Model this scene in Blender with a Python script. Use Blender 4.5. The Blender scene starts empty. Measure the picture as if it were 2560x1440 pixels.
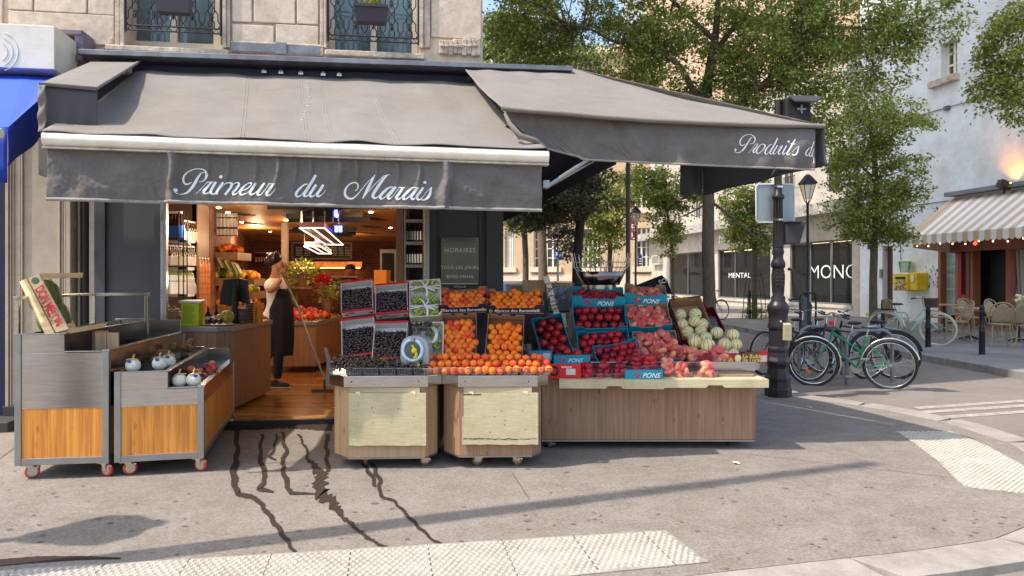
import bpy, math, random
from mathutils import Vector, Matrix, Euler, noise
R = math.radians
rng = random.Random(7)
SC = bpy.context.scene
COL = SC.collection
# ---------------------------------------------------------------- camera, sky, sun, exposure
F = 1850.0; U0 = 1280.0; V0 = 695.0; CH = 1.5
cam_d = bpy.data.cameras.new('camera'); cam_d.sensor_width = 36; cam_d.lens = 36*F/2560
cam_d.shift_y = (V0-720)/2560.0; cam_d.clip_end = 500; cam_d.clip_start = .05
cam = bpy.data.objects.new('camera', cam_d); cam.location = (0, 0, CH); cam.rotation_euler = (R(90), 0, 0)
COL.objects.link(cam); SC.camera = cam
LD = Vector((.602, .243, -1)).normalized()
EL = math.asin(-LD.z)
w = bpy.data.worlds.new('World'); SC.world = w; w.use_nodes = True
nt = w.node_tree; sky = nt.nodes.new('ShaderNodeTexSky'); sky.sky_type = 'NISHITA'; sky.sun_disc = False
sky.sun_elevation = EL; sky.sun_rotation = math.atan2(-LD.x, -LD.y)
sky.air_density = 1.3; sky.dust_density = 2.5
bg = nt.nodes['Background']; nt.links.new(sky.outputs[0], bg.inputs[0]); bg.inputs[1].default_value = .15
sd = bpy.data.lights.new('sun', 'SUN'); sd.energy = 2.9; sd.angle = R(.55); sd.color = (1, .9, .78)
so = bpy.data.objects.new('sun', sd); so.rotation_euler = LD.to_track_quat('-Z', 'Y').to_euler(); so.location = (-20, -8, 30)
COL.objects.link(so)
SC.view_settings.view_transform = 'Standard'; SC.view_settings.look = 'None'
SC.view_settings.exposure = 1.0; SC.view_settings.gamma = 1
# ---------------------------------------------------------------- helpers
def W(u, v, D): return Vector(((u-U0)/F*D, D, CH-(v-V0)/F*D))
def G(u, v, z=0):
    D = (CH-z)*F/(v-V0); return Vector(((u-U0)/F*D, D, z))
def GX(u, v, z=0): p = G(u, v, z); return (p.x, p.y)
FR = {}
def tag(o, label=None, cat=None, group=None, kind=None):
    if label: o['label'] = label
    if cat: o['category'] = cat
    if group: o['group'] = group
    if kind: o['kind'] = kind
    return o
def thing(name, label, cat, loc=(0, 0, 0), rotz=0, group=None, M=None, world=False, kind=None):
    o = bpy.data.objects.new(name, None); COL.objects.link(o); o.empty_display_size = .05
    if M is not None: o.matrix_world = M
    else: o.location = loc; o.rotation_euler = (0, 0, rotz)
    FR[o.name] = Vector(loc) if world else Vector((0, 0, 0))
    return tag(o, label, cat, group, kind)
def copy_tree(o, parent=None):
    c = o.copy(); COL.objects.link(c); c.parent = parent
    for ch in list(o.children): copy_tree(ch, c)
    return c
def strip(c, label=None, group=None, loc=None, rz=None):
    if label: c['label'] = label
    if group: c['group'] = group
    if loc is not None: c.location = loc
    if rz is not None: c.rotation_euler = (0, 0, rz)
    return c
class MB:
    def __init__(s): s.v = []; s.f = []; s.m = []; s.s = []; s.k = 0; s.T = None
    def add(s, vs, fs, smooth=False):
        o = len(s.v)
        if s.T is not None: vs = [s.T @ Vector(p) for p in vs]
        s.v += [tuple(p) for p in vs]
        for f in fs: s.f.append([i+o for i in f]); s.m.append(s.k); s.s.append(smooth)
        return s
    def quad(s, a, b, c, d): return s.add([a, b, c, d], [(0, 1, 2, 3)])
    def poly(s, ps): return s.add(ps, [tuple(range(len(ps)))])
    def slab(s, ps, n):
        ps = [Vector(p) for p in ps]; n = Vector(n); k = len(ps)
        fs = [tuple(range(k))[::-1], tuple(range(k, 2*k))]+[(i, (i+1) % k, (i+1) % k+k, i+k) for i in range(k)]
        return s.add(ps+[p+n for p in ps], fs)
    def box(s, c, sz, M=None):
        c = Vector(c); vs = []
        for z in (-.5, .5):
            for y in (-.5, .5):
                for x in (-.5, .5):
                    p = Vector((x*sz[0], y*sz[1], z*sz[2]))
                    if M is not None: p = M @ p
                    vs.append(c+p)
        return s.add(vs, [(0, 2, 3, 1), (4, 5, 7, 6), (0, 1, 5, 4), (2, 6, 7, 3), (0, 4, 6, 2), (1, 3, 7, 5)])
    def bx(s, x0, x1, y0, y1, z0, z1): return s.box(((x0+x1)/2, (y0+y1)/2, (z0+z1)/2), (abs(x1-x0), abs(y1-y0), abs(z1-z0)))
    def tube(s, ps, r, n=8, cap=True, closed=False):
        ps = [Vector(p) for p in ps]; k = len(ps); rs = r if isinstance(r, (list, tuple)) else [r]*k
        vs = []; up = None
        for i, p in enumerate(ps):
            a = ps[(i-1) % k] if (closed or i > 0) else p; b = ps[(i+1) % k] if (closed or i < k-1) else p
            d = (b-a)
            d = d.normalized() if d.length > 1e-9 else Vector((0, 0, 1))
            if up is None: up = Vector((0, 0, 1)) if abs(d.z) < .9 else Vector((1, 0, 0))
            x = d.cross(up)
            if x.length < 1e-5: up = Vector((0, 1, 0)); x = d.cross(up)
            x.normalize(); y = x.cross(d).normalized(); up = y
            for j in range(n):
                t = 2*math.pi*j/n; vs.append(p+(x*math.cos(t)+y*math.sin(t))*rs[i])
        fs = []
        for i in range(k if closed else k-1):
            for j in range(n):
                a = i*n+j; b = i*n+(j+1) % n; c = ((i+1) % k)*n
                fs.append((a, b, c+(j+1) % n, c+j))
        s.add(vs, fs, True)
        if cap and not closed:
            s.add(vs[:n], [tuple(range(n))]); s.add(vs[-n:], [tuple(range(n))[::-1]])
        return s
    def lathe(s, pr, c=(0, 0, 0), n=20, smooth=True, M=None):
        c = Vector(c); vs = []
        for (r, z) in pr:
            for j in range(n):
                t = 2*math.pi*(j+.5)/n; p = Vector((r*math.cos(t), r*math.sin(t), z))
                if M is not None: p = M @ p
                vs.append(c+p)
        k = len(pr); fs = [(i*n+j, i*n+(j+1) % n, (i+1)*n+(j+1) % n, (i+1)*n+j) for i in range(k-1) for j in range(n)]
        s.add(vs, fs, smooth)
        s.add(vs[:n], [tuple(range(n))[::-1]]); s.add(vs[-n:], [tuple(range(n))])
        return s
    def ball(s, c, r, n=12, M=None, fn=None):
        if not isinstance(r, (tuple, list)): r = (r, r, r)
        c = Vector(c); vs = []; m = max(4, n//2+1)
        for i in range(m+1):
            ph = math.pi*i/m
            for j in range(n):
                t = 2*math.pi*j/n; p = Vector((math.sin(ph)*math.cos(t), math.sin(ph)*math.sin(t), math.cos(ph)))
                if fn: p = fn(p)
                p = Vector((p.x*r[0], p.y*r[1], p.z*r[2]))
                if M is not None: p = M @ p
                vs.append(c+p)
        fs = [(i*n+j, (i+1)*n+j, (i+1)*n+(j+1) % n, i*n+(j+1) % n) for i in range(m) for j in range(n)]
        return s.add(vs, fs, True)
    def grid(s, fn, nu, nv, smooth=True):
        vs = [fn(i/nu, j/nv) for j in range(nv+1) for i in range(nu+1)]
        fs = [(j*(nu+1)+i, j*(nu+1)+i+1, (j+1)*(nu+1)+i+1, (j+1)*(nu+1)+i) for j in range(nv) for i in range(nu)]
        return s.add(vs, fs, smooth)
    def text(s, st, size, M, ext=.001, align='CENTER', shear=0, bold=0, space=1):
        vs, fs = textmesh(st, align, shear, bold, space)
        e = Vector((0, 0, ext)); return s.add([M @ (Vector((x*size, y*size, 0))+e) for x, y in vs], fs)
    def build(s, name, mats, parent=None, bevel=0, solid=0, sub=0, kind=None, label=None):
        if not isinstance(mats, (list, tuple)): mats = [mats]
        if parent is not None: off = FR.get(parent.name, Vector((0, 0, 0)))
        else: off = Vector((0, 0, 0))
        xs = [p[0] for p in s.v]; ys = [p[1] for p in s.v]; z0 = min(p[2] for p in s.v)
        c = Vector(((min(xs)+max(xs))/2, (min(ys)+max(ys))/2, z0))
        me = bpy.data.meshes.new(name)
        me.from_pydata([(p[0]-c.x, p[1]-c.y, p[2]-c.z) for p in s.v], [], s.f)
        for m in mats: me.materials.append(m)
        me.polygons.foreach_set('material_index', s.m); me.polygons.foreach_set('use_smooth', s.s); me.update()
        o = bpy.data.objects.new(name, me); COL.objects.link(o)
        o.location = c-off; FR[o.name] = c
        if parent is not None: o.parent = parent
        if solid: d = o.modifiers.new('s', 'SOLIDIFY'); d.thickness = solid; d.offset = 0
        if bevel: d = o.modifiers.new('b', 'BEVEL'); d.width = bevel; d.segments = 2; d.limit_method = 'ANGLE'; d.harden_normals = False
        if sub: d = o.modifiers.new('u', 'SUBSURF'); d.levels = sub; d.render_levels = sub
        if kind: o['kind'] = kind
        if label: o['label'] = label
        return o
_tc = {}
def textmesh(st, align='CENTER', shear=0, bold=0, space=1):
    k = (st, align, shear, bold, space)
    if k not in _tc:
        cu = bpy.data.curves.new('t', 'FONT'); cu.body = st; cu.align_x = align; cu.align_y = 'CENTER'; cu.shear = shear
        cu.offset = bold; cu.space_character = space; cu.resolution_u = 3
        ob = bpy.data.objects.new('t', cu); COL.objects.link(ob)
        dg = bpy.context.evaluated_depsgraph_get(); ev = ob.evaluated_get(dg); me = ev.to_mesh()
        _tc[k] = ([(p.co.x, p.co.y) for p in me.vertices], [tuple(f.vertices) for f in me.polygons])
        ev.to_mesh_clear(); bpy.data.objects.remove(ob); bpy.data.curves.remove(cu)
    return _tc[k]
def frame(o, x, y):  # matrix with origin o, x axis, y axis (z = x cross y)
    x = Vector(x).normalized(); y = Vector(y); y = (y-x*y.dot(x)).normalized(); z = x.cross(y); o = Vector(o)
    return Matrix(((x.x, y.x, z.x, o.x), (x.y, y.y, z.y, o.y), (x.z, y.z, z.z, o.z), (0, 0, 0, 1)))
class Pl:
    """vertical plane: s along, t outward (towards the viewer), z up"""
    def __init__(s, x, y, slope):
        s.o = Vector((x, y, 0)); a = math.atan(slope) if abs(slope) < 50 else math.pi/2
        s.e = Vector((math.cos(a), math.sin(a), 0)); s.n = Vector((math.sin(a), -math.cos(a), 0)); s.a = a
    def S(s, u, t=0):
        k = (u-U0)/F; o = s.o+s.n*t; return (k*o.y-o.x)/(s.e.x-k*s.e.y)
    def px(s, u, v, t=0): p = s.at(s.S(u, t), 0, t); return s.at(s.S(u, t), CH-(v-V0)/F*p.y, t)
    def Z(s, u, v, t=0): return s.px(u, v, t).z
    def at(s, a, z, t=0): p = s.o+s.e*a+s.n*t; return Vector((p.x, p.y, z))
    def box(s, mb, s0, s1, z0, z1, t0, t1):
        ps = [s.at(s0, z0, t0), s.at(s1, z0, t0), s.at(s1, z1, t0), s.at(s0, z1, t0)]
        return mb.slab(ps, s.n*(t1-t0))
    def boxp(s, mb, u0, v0, u1, v1, t0, t1):
        z1 = s.Z((u0+u1)/2, v0, t1); z0 = s.Z((u0+u1)/2, v1, t1)
        return s.box(mb, s.S(u0, t1), s.S(u1, t1), z0, z1, t0, t1)
    def M(s, a, z, t=0): return frame(s.at(a, z, t), s.e, (0, 0, 1))
# ---------------------------------------------------------------- materials
_m = {}
def mat(name, col, rough=.6, metal=0, spec=.5, nz=0, ns=8, bump=0, bs=60, stretch=None, col2=None, emit=0, trans=0, alpha=1, ior=1.45, dirt=0, ds=1.5, coord='Object', thin=False, rand=0):
    if name in _m: return _m[name]
    m = bpy.data.materials.new(name); m.use_nodes = True; t = m.node_tree; b = t.nodes['Principled BSDF']
    b.inputs['Roughness'].default_value = rough; b.inputs['Metallic'].default_value = metal
    b.inputs['Specular IOR Level'].default_value = spec; b.inputs['IOR'].default_value = ior
    c4 = (*col, 1); b.inputs['Base Color'].default_value = c4
    b.inputs['Transmission Weight'].default_value = trans; b.inputs['Alpha'].default_value = alpha
    if emit: b.inputs['Emission Color'].default_value = c4; b.inputs['Emission Strength'].default_value = emit
    tc = t.nodes.new('ShaderNodeTexCoord'); src = tc.outputs[coord]
    if stretch:
        mp = t.nodes.new('ShaderNodeMapping'); mp.inputs['Scale'].default_value = stretch
        t.links.new(src, mp.inputs[0]); src = mp.outputs[0]
    cur = None
    if nz or col2:
        n = t.nodes.new('ShaderNodeTexNoise'); n.inputs['Scale'].default_value = ns; n.inputs['Detail'].default_value = 8; n.inputs['Roughness'].default_value = .65
        t.links.new(src, n.inputs['Vector'])
        r = t.nodes.new('ShaderNodeValToRGB'); r.color_ramp.elements[0].position = .32; r.color_ramp.elements[1].position = .68
        c2 = col2 or tuple(max(0, c*(1-nz)) for c in col)
        if not col2: c1 = tuple(min(1, c*(1+nz)) for c in col)
        else: c1 = col
        r.color_ramp.elements[0].color = (*c2, 1); r.color_ramp.elements[1].color = (*c1, 1)
        t.links.new(n.outputs[0], r.inputs[0]); cur = r.outputs[0]
    if dirt:
        n2 = t.nodes.new('ShaderNodeTexNoise'); n2.inputs['Scale'].default_value = ds; n2.inputs['Detail'].default_value = 10; n2.inputs['Roughness'].default_value = .82
        t.links.new(tc.outputs[coord], n2.inputs['Vector'])
        r2 = t.nodes.new('ShaderNodeValToRGB'); r2.color_ramp.elements[0].position = .40; r2.color_ramp.elements[1].position = .57
        g = 1-dirt; r2.color_ramp.elements[0].color = (g, g*.96, g*.9, 1); r2.color_ramp.elements[1].color = (1, 1, 1, 1)
        t.links.new(n2.outputs[0], r2.inputs[0])
        mx = t.nodes.new('ShaderNodeMix'); mx.data_type = 'RGBA'; mx.blend_type = 'MULTIPLY'; mx.inputs[0].default_value = 1
        if cur: t.links.new(cur, mx.inputs[6])
        else: mx.inputs[6].default_value = c4
        t.links.new(r2.outputs[0], mx.inputs[7]); cur = mx.outputs[2]
    if rand:
        oi = t.nodes.new('ShaderNodeObjectInfo'); hs = t.nodes.new('ShaderNodeHueSaturation')
        ma = t.nodes.new('ShaderNodeMath'); ma.operation = 'MULTIPLY_ADD'; ma.inputs[1].default_value = rand; ma.inputs[2].default_value = 1-rand/2
        t.links.new(oi.outputs['Random'], ma.inputs[0]); t.links.new(ma.outputs[0], hs.inputs['Value'])
        mb_ = t.nodes.new('ShaderNodeMath'); mb_.operation = 'MULTIPLY_ADD'; mb_.inputs[1].default_value = rand*.09; mb_.inputs[2].default_value = .5-rand*.045
        t.links.new(oi.outputs['Random'], mb_.inputs[0]); t.links.new(mb_.outputs[0], hs.inputs['Hue'])
        if cur: t.links.new(cur, hs.inputs['Color'])
        else: hs.inputs['Color'].default_value = c4
        cur = hs.outputs[0]
    if cur: t.links.new(cur, b.inputs['Base Color'])
    if bump:
        n3 = t.nodes.new('ShaderNodeTexNoise'); n3.inputs['Scale'].default_value = bs; n3.inputs['Detail'].default_value = 6
        t.links.new(src, n3.inputs['Vector']); bp = t.nodes.new('ShaderNodeBump'); bp.inputs['Strength'].default_value = bump; bp.inputs['Distance'].default_value = .01
        t.links.new(n3.outputs[0], bp.inputs['Height']); t.links.new(bp.outputs[0], b.inputs['Normal'])
    _m[name] = m; return m
def wood(name, c1, c2, axis=2, sc=1, rough=.5, knot=(.12, .05, .02)):
    if name in _m: return _m[name]
    m = bpy.data.materials.new(name); m.use_nodes = True; t = m.node_tree; b = t.nodes['Principled BSDF']; b.inputs['Roughness'].default_value = rough
    tc = t.nodes.new('ShaderNodeTexCoord'); mp = t.nodes.new('ShaderNodeMapping')
    s = [38*sc]*3; s[axis] = 1.6*sc; mp.inputs['Scale'].default_value = s; t.links.new(tc.outputs['Object'], mp.inputs[0])
    n = t.nodes.new('ShaderNodeTexNoise'); n.inputs['Scale'].default_value = 1; n.inputs['Detail'].default_value = 7; n.inputs['Distortion'].default_value = .6; t.links.new(mp.outputs[0], n.inputs[0])
    r = t.nodes.new('ShaderNodeValToRGB'); r.color_ramp.elements[0].position = .33; r.color_ramp.elements[1].position = .66
    r.color_ramp.elements[0].color = (*c2, 1); r.color_ramp.elements[1].color = (*c1, 1); t.links.new(n.outputs[0], r.inputs[0])
    mp2 = t.nodes.new('ShaderNodeMapping'); s2 = [9*sc]*3; s2[axis] = 4*sc; mp2.inputs['Scale'].default_value = s2; t.links.new(tc.outputs['Object'], mp2.inputs[0])
    vo = t.nodes.new('ShaderNodeTexVoronoi'); vo.inputs['Scale'].default_value = 1; t.links.new(mp2.outputs[0], vo.inputs['Vector'])
    r2 = t.nodes.new('ShaderNodeValToRGB'); r2.color_ramp.elements[0].position = .08; r2.color_ramp.elements[1].position = .17
    r2.color_ramp.elements[0].color = (1, 1, 1, 1); r2.color_ramp.elements[1].color = (0, 0, 0, 1); t.links.new(vo.outputs['Distance'], r2.inputs[0])
    n4 = t.nodes.new('ShaderNodeTexNoise'); n4.inputs['Scale'].default_value = 2.3; t.links.new(tc.outputs['Object'], n4.inputs[0])
    mth = t.nodes.new('ShaderNodeMath'); mth.operation = 'MULTIPLY'; t.links.new(r2.outputs[0], mth.inputs[0]); t.links.new(n4.outputs[0], mth.inputs[1])
    mx = t.nodes.new('ShaderNodeMix'); mx.data_type = 'RGBA'; t.links.new(mth.outputs[0], mx.inputs[0]); t.links.new(r.outputs[0], mx.inputs[6]); mx.inputs[7].default_value = (*knot, 1)
    t.links.new(mx.outputs[2], b.inputs['Base Color'])
    _m[name] = m; return m
def bricks(name, c1, c2, mortar, sc, rough=.85, w_=.5, h_=.25):
    if name in _m: return _m[name]
    m = bpy.data.materials.new(name); m.use_nodes = True; t = m.node_tree; b = t.nodes['Principled BSDF']; b.inputs['Roughness'].default_value = rough
    tc = t.nodes.new('ShaderNodeTexCoord'); sx = t.nodes.new('ShaderNodeSeparateXYZ'); t.links.new(tc.outputs['Object'], sx.inputs[0])
    ad = t.nodes.new('ShaderNodeMath'); ad.operation = 'ADD'; t.links.new(sx.outputs[0], ad.inputs[0]); t.links.new(sx.outputs[1], ad.inputs[1])
    cx = t.nodes.new('ShaderNodeCombineXYZ'); t.links.new(ad.outputs[0], cx.inputs[0]); t.links.new(sx.outputs[2], cx.inputs[1])
    br = t.nodes.new('ShaderNodeTexBrick'); br.inputs['Scale'].default_value = sc; br.inputs['Color1'].default_value = (*c1, 1); br.inputs['Color2'].default_value = (*c2, 1)
    br.inputs['Mortar'].default_value = (*mortar, 1); br.inputs['Mortar Size'].default_value = .02; br.inputs['Brick Width'].default_value = w_; br.inputs['Row Height'].default_value = h_
    t.links.new(cx.outputs[0], br.inputs['Vector']); t.links.new(br.outputs[0], b.inputs['Base Color'])
    bp = t.nodes.new('ShaderNodeBump'); bp.inputs['Strength'].default_value = .4; bp.inputs['Distance'].default_value = .01; bp.invert = True
    t.links.new(br.outputs['Fac'], bp.inputs['Height']); t.links.new(bp.outputs[0], b.inputs['Normal'])
    _m[name] = m; return m
def glass_thin(name, col=(1, 1, 1), op=.25, rough=.05):
    m = bpy.data.materials.new(name); m.use_nodes = True; t = m.node_tree; b = t.nodes['Principled BSDF']
    b.inputs['Base Color'].default_value = (*col, 1); b.inputs['Roughness'].default_value = rough
    tr = t.nodes.new('ShaderNodeBsdfTransparent'); mx = t.nodes.new('ShaderNodeMixShader'); fr = t.nodes.new('ShaderNodeLayerWeight'); fr.inputs[0].default_value = .25
    ma = t.nodes.new('ShaderNodeMath'); ma.operation = 'MULTIPLY_ADD'; ma.inputs[1].default_value = .7; ma.inputs[2].default_value = op; t.links.new(fr.outputs['Fresnel'], ma.inputs[0])
    t.links.new(ma.outputs[0], mx.inputs[0]); t.links.new(tr.outputs[0], mx.inputs[1]); t.links.new(b.outputs[0], mx.inputs[2])
    t.links.new(mx.outputs[0], t.nodes['Material Output'].inputs['Surface']); return m
def fruit_mat(name, base, blush, bias=.5, rough=.4, ns=9, sss=0, rand=.25, spec=.4):
    m = mat(name, base, rough, spec=spec, nz=0, rand=0); t = m.node_tree; b = t.nodes['Principled BSDF']
    tc = t.nodes.new('ShaderNodeTexCoord'); oi = t.nodes.new('ShaderNodeObjectInfo')
    add = t.nodes.new('ShaderNodeVectorMath'); add.operation = 'ADD'; t.links.new(tc.outputs['Object'], add.inputs[0])
    sc = t.nodes.new('ShaderNodeVectorMath'); sc.operation = 'SCALE'; sc.inputs['Scale'].default_value = 30; t.links.new(oi.outputs['Location'], sc.inputs[0]); t.links.new(sc.outputs[0], add.inputs[1])
    n = t.nodes.new('ShaderNodeTexNoise'); n.inputs['Scale'].default_value = ns; n.inputs['Detail'].default_value = 4; t.links.new(add.outputs[0], n.inputs[0])
    n2 = t.nodes.new('ShaderNodeMath'); n2.operation = 'MULTIPLY_ADD'; n2.inputs[1].default_value = rand; n2.inputs[2].default_value = -rand/2; t.links.new(oi.outputs['Random'], n2.inputs[0])
    s2 = t.nodes.new('ShaderNodeMath'); s2.operation = 'ADD'; t.links.new(n.outputs[0], s2.inputs[0]); t.links.new(n2.outputs[0], s2.inputs[1])
    r = t.nodes.new('ShaderNodeValToRGB'); r.color_ramp.elements[0].position = bias-.12; r.color_ramp.elements[1].position = bias+.14
    r.color_ramp.elements[0].color = (*base, 1); r.color_ramp.elements[1].color = (*blush, 1); t.links.new(s2.outputs[0], r.inputs[0])
    t.links.new(r.outputs[0], b.inputs['Base Color'])
    return m
def leafmat(name, c1, c2, c3, tl=.35):
    m = bpy.data.materials.new(name); m.use_nodes = True; t = m.node_tree; b = t.nodes['Principled BSDF']; b.inputs['Roughness'].default_value = .5
    g = t.nodes.new('ShaderNodeNewGeometry'); r = t.nodes.new('ShaderNodeValToRGB'); r.color_ramp.elements[0].color = (*c1, 1); r.color_ramp.elements[1].color = (*c3, 1)
    e = r.color_ramp.elements.new(.55); e.color = (*c2, 1); t.links.new(g.outputs['Random Per Island'], r.inputs[0]); t.links.new(r.outputs[0], b.inputs['Base Color'])
    tr = t.nodes.new('ShaderNodeBsdfTranslucent'); t.links.new(r.outputs[0], tr.inputs[0]); mx = t.nodes.new('ShaderNodeMixShader'); mx.inputs[0].default_value = tl
    t.links.new(b.outputs[0], mx.inputs[1]); t.links.new(tr.outputs[0], mx.inputs[2]); t.links.new(mx.outputs[0], t.nodes['Material Output'].inputs['Surface']); return m
M_asph = mat('pavement_asphalt', (.245, .215, .188), .85, nz=.30, ns=55, bump=.6, bs=260, dirt=.20, ds=3.4)
M_road = mat('road_asphalt', (.22, .19, .17), .85, nz=.2, ns=60, bump=.3, bs=200, dirt=.2, ds=.6)
M_kerb = mat('kerb_granite', (.33, .30, .27), .8, nz=.15, ns=120, bump=.2, bs=200, dirt=.25, ds=2)
M_stone = mat('limestone', (.70, .58, .47), .85, nz=.12, ns=14, bump=.35, bs=90, dirt=.25, ds=2.2)
M_stone2 = mat('worn_limestone', (.64, .54, .44), .9, nz=.25, ns=10, bump=.6, bs=40, dirt=.4, ds=3)
M_char = mat('charcoal_panel', (.075, .075, .086), .55, nz=.1, ns=3)
M_cream = mat('cream_paint', (.50, .43, .34), .5, nz=.04, ns=3, dirt=.12)
M_fab = mat('awning_fabric', (.205, .192, .178), .9, nz=.10, ns=60, bump=.12, bs=500, dirt=.10, ds=1.3)
M_fabv = mat('valance_fabric', (.155, .145, .14), .9, nz=.10, ns=60, bump=.12, bs=500, dirt=.14, ds=2)
M_fabd = mat('awning_underside', (.022, .024, .045), .9)
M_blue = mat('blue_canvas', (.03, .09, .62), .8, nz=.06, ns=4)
M_white = mat('white_paint', (.82, .77, .64), .45, nz=.03, ns=3, dirt=.1)
M_bar = mat('awning_bar', (.84, .80, .70), .35, nz=.03, ns=3, dirt=.12, ds=4)
M_letter = mat('white_lettering', (.8, .86, .87), .7)
M_zinc = mat('zinc', (.24, .25, .28), .5, .6, nz=.2, ns=7, dirt=.2)
M_steel = mat('stainless_steel', (.55, .54, .53), .2, 1, nz=.12, ns=6, stretch=(1, 1, 9))
M_steeld = mat('dull_steel', (.36, .36, .36), .4, .9, nz=.1, ns=6)
M_chrome = mat('chrome', (.7, .7, .7), .15, 1)
M_black = mat('black_metal', (.018, .018, .021), .45, .2, nz=.1, ns=5)
M_iron = mat('wrought_iron', (.03, .03, .035), .5, .3)
M_lamp = mat('lamp_post_iron', (.035, .03, .036), .38, .3, nz=.15, ns=6, dirt=.2)
M_rub = mat('rubber', (.02, .02, .021), .7)
M_redw = mat('red_castor_tyre', (.55, .08, .05), .5)
M_brw = mat('brown_castor_tyre', (.32, .13, .05), .5)
M_pine = wood('orange_pine', (.82, .34, .06), (.50, .16, .025), rough=.45, knot=(.14, .03, .008))
M_oak = wood('oak_laminate', (.36, .21, .125), (.24, .135, .08), sc=1.2, rough=.5, knot=(.12, .06, .03))
M_oakl = wood('light_oak', (.50, .33, .19), (.38, .235, .13), sc=1, rough=.5)
M_board = mat('washed_board', (.56, .49, .31), .55, nz=.16, ns=5, stretch=(1.2, 1.2, 30), dirt=.16, ds=2.5)
M_cratew = wood('crate_wood', (.86, .62, .34), (.70, .46, .22), axis=0, sc=.8, rough=.7)
M_cratep = wood('pale_crate_wood', (.72, .66, .52), (.58, .52, .38), axis=1, sc=.8, rough=.7)
M_card = mat('brown_cardboard', (.36, .21, .12), .8, nz=.06, ns=6)
M_cardw = mat('white_cardboard', (.62, .60, .58), .7, nz=.03, ns=6)
M_red = mat('red_print', (.62, .015, .035), .5)
M_cyan = mat('blue_carton', (.012, .28, .40), .55, nz=.05, ns=6)
M_cyand = mat('blue_carton_side', (.01, .19, .28), .55)
M_navy = mat('navy_carton', (.018, .014, .045), .5)
M_dred = mat('dark_red_carton', (.13, .008, .02), .5, col2=(.32, .012, .03), ns=25)
M_gold = mat('gold_print', (.72, .50, .09), .5)
M_ink = mat('white_print', (.85, .85, .83), .6)
M_inkk = mat('black_print', (.015, .015, .015), .6)
M_tint = glass_thin('tinted_acrylic', (.10, .09, .11), .45, .08)
M_tub = glass_thin('clear_plastic', (.34, .33, .33), .05, .5)
M_glass = mat('window_glass', (.045, .055, .06), .04, spec=.8)
M_gl2 = glass_thin('shop_glass', (.03, .035, .04), .3, .02)
M_floorw = wood('oak_floor', (.50, .24, .06), (.28, .12, .03), axis=0, sc=.35, rough=.18)
M_lw = mat('led_white', (1, .80, .62), emit=1.9)
M_spot = mat('downlight', (1, .78, .5), emit=9)
M_leaf = leafmat('street_tree_leaves', (.10, .18, .035), (.30, .36, .075), (.66, .62, .20), .52)
M_leafd = leafmat('dark_tree_leaves', (.07, .12, .035), (.20, .26, .08), (.45, .46, .16), .46)
M_bark = mat('tree_bark', (.14, .105, .075), .9, nz=.4, ns=14, stretch=(3, 3, .6), bump=.9, bs=22)
M_skin = mat('skin', (.46, .22, .13), .55)
# ---------------------------------------------------------------- planes
TH = .153
FA = Pl(-.09, 8.27, TH)
VF = Pl(.233, 5.75, TH)
FB = Pl(13.0, 27.0, 0); FB.e = Vector((.153, -.988, 0)); FB.n = Vector((-.988, -.153, 0))
# ---------------------------------------------------------------- ground
mb = MB(); mb.quad((-90, -40, -.05), (120, -40, -.05), (120, 200, -.05), (-90, 200, -.05)); mb.build('road', M_road, kind='structure')
inner = [(-9, 1.5), (-2, 3.05), (.85, 3.72), (1.52, 3.9), (2.2, 4.07), (2.76, 4.25), (3.3, 4.6), (3.85, 5.15), (4.25, 5.85), (4.5, 6.7), (4.5, 7.6), (4.25, 8.4), (3.9, 8.95), (3.55, 9.3), (3.42, 9.9), (2.6, 15), (.5, 28), (-1.5, 42)]
def offs(ps, d):
    out = []
    for i, p in enumerate(ps):
        a = Vector(ps[max(0, i-1)]); b = Vector(ps[min(len(ps)-1, i+1)]); t = (b-a).normalized(); out.append((p[0]+t.y*d, p[1]-t.x*d))
    return out
mb = MB(); mb.slab([(x, y, -.15) for x, y in inner+[(-20, 42), (-20, 1.5)]], (0, 0, .15)); mb.build('pavement', M_asph, kind='structure')
def strip_mesh(a, b, z0, z1):
    m = MB(); n = len(a)
    for i in range(n-1):
        q = [a[i], a[i+1], b[i+1], b[i]]; m.slab([(x, y, z0) for x, y in q], (0, 0, z1-z0))
    return m
def resamp(ps, step):
    out = [Vector(ps[0])]
    for i in range(len(ps)-1):
        a = Vector(ps[i]); b = Vector(ps[i+1]); n = max(1, int((b-a).length/step))
        for k in range(1, n+1): out.append(a.lerp(b, k/n))
    return out
def kerbstones(line, w_, z0, z1, L=1.0, gap=.008):
    pts = resamp(line, .05); m = MB(); i = 0; n = int(L/.05)
    o1 = offs([tuple(p) for p in pts], .008); o2 = offs([tuple(p) for p in pts], w_)
    while i < len(pts)-1:
        j = min(len(pts)-1, i+n); A = o1[i:j+1]; B = o2[i:j+1]
        if len(A) > 2: A = A[:-1]+[(A[-1][0]*.85+A[-2][0]*.15, A[-1][1]*.85+A[-2][1]*.15)]; B = B[:-1]+[(B[-1][0]*.85+B[-2][0]*.15, B[-1][1]*.85+B[-2][1]*.15)]
        m.slab([(x, y, z0) for x, y in A[::3]+[A[-1]]+[B[-1]]+B[::-3]], (0, 0, z1-z0)); i = j
    return m
kerbstones(inner[:-2], .30, -.2, .002).build('kerb', M_kerb, kind='structure', bevel=.01)
mb = MB()
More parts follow.
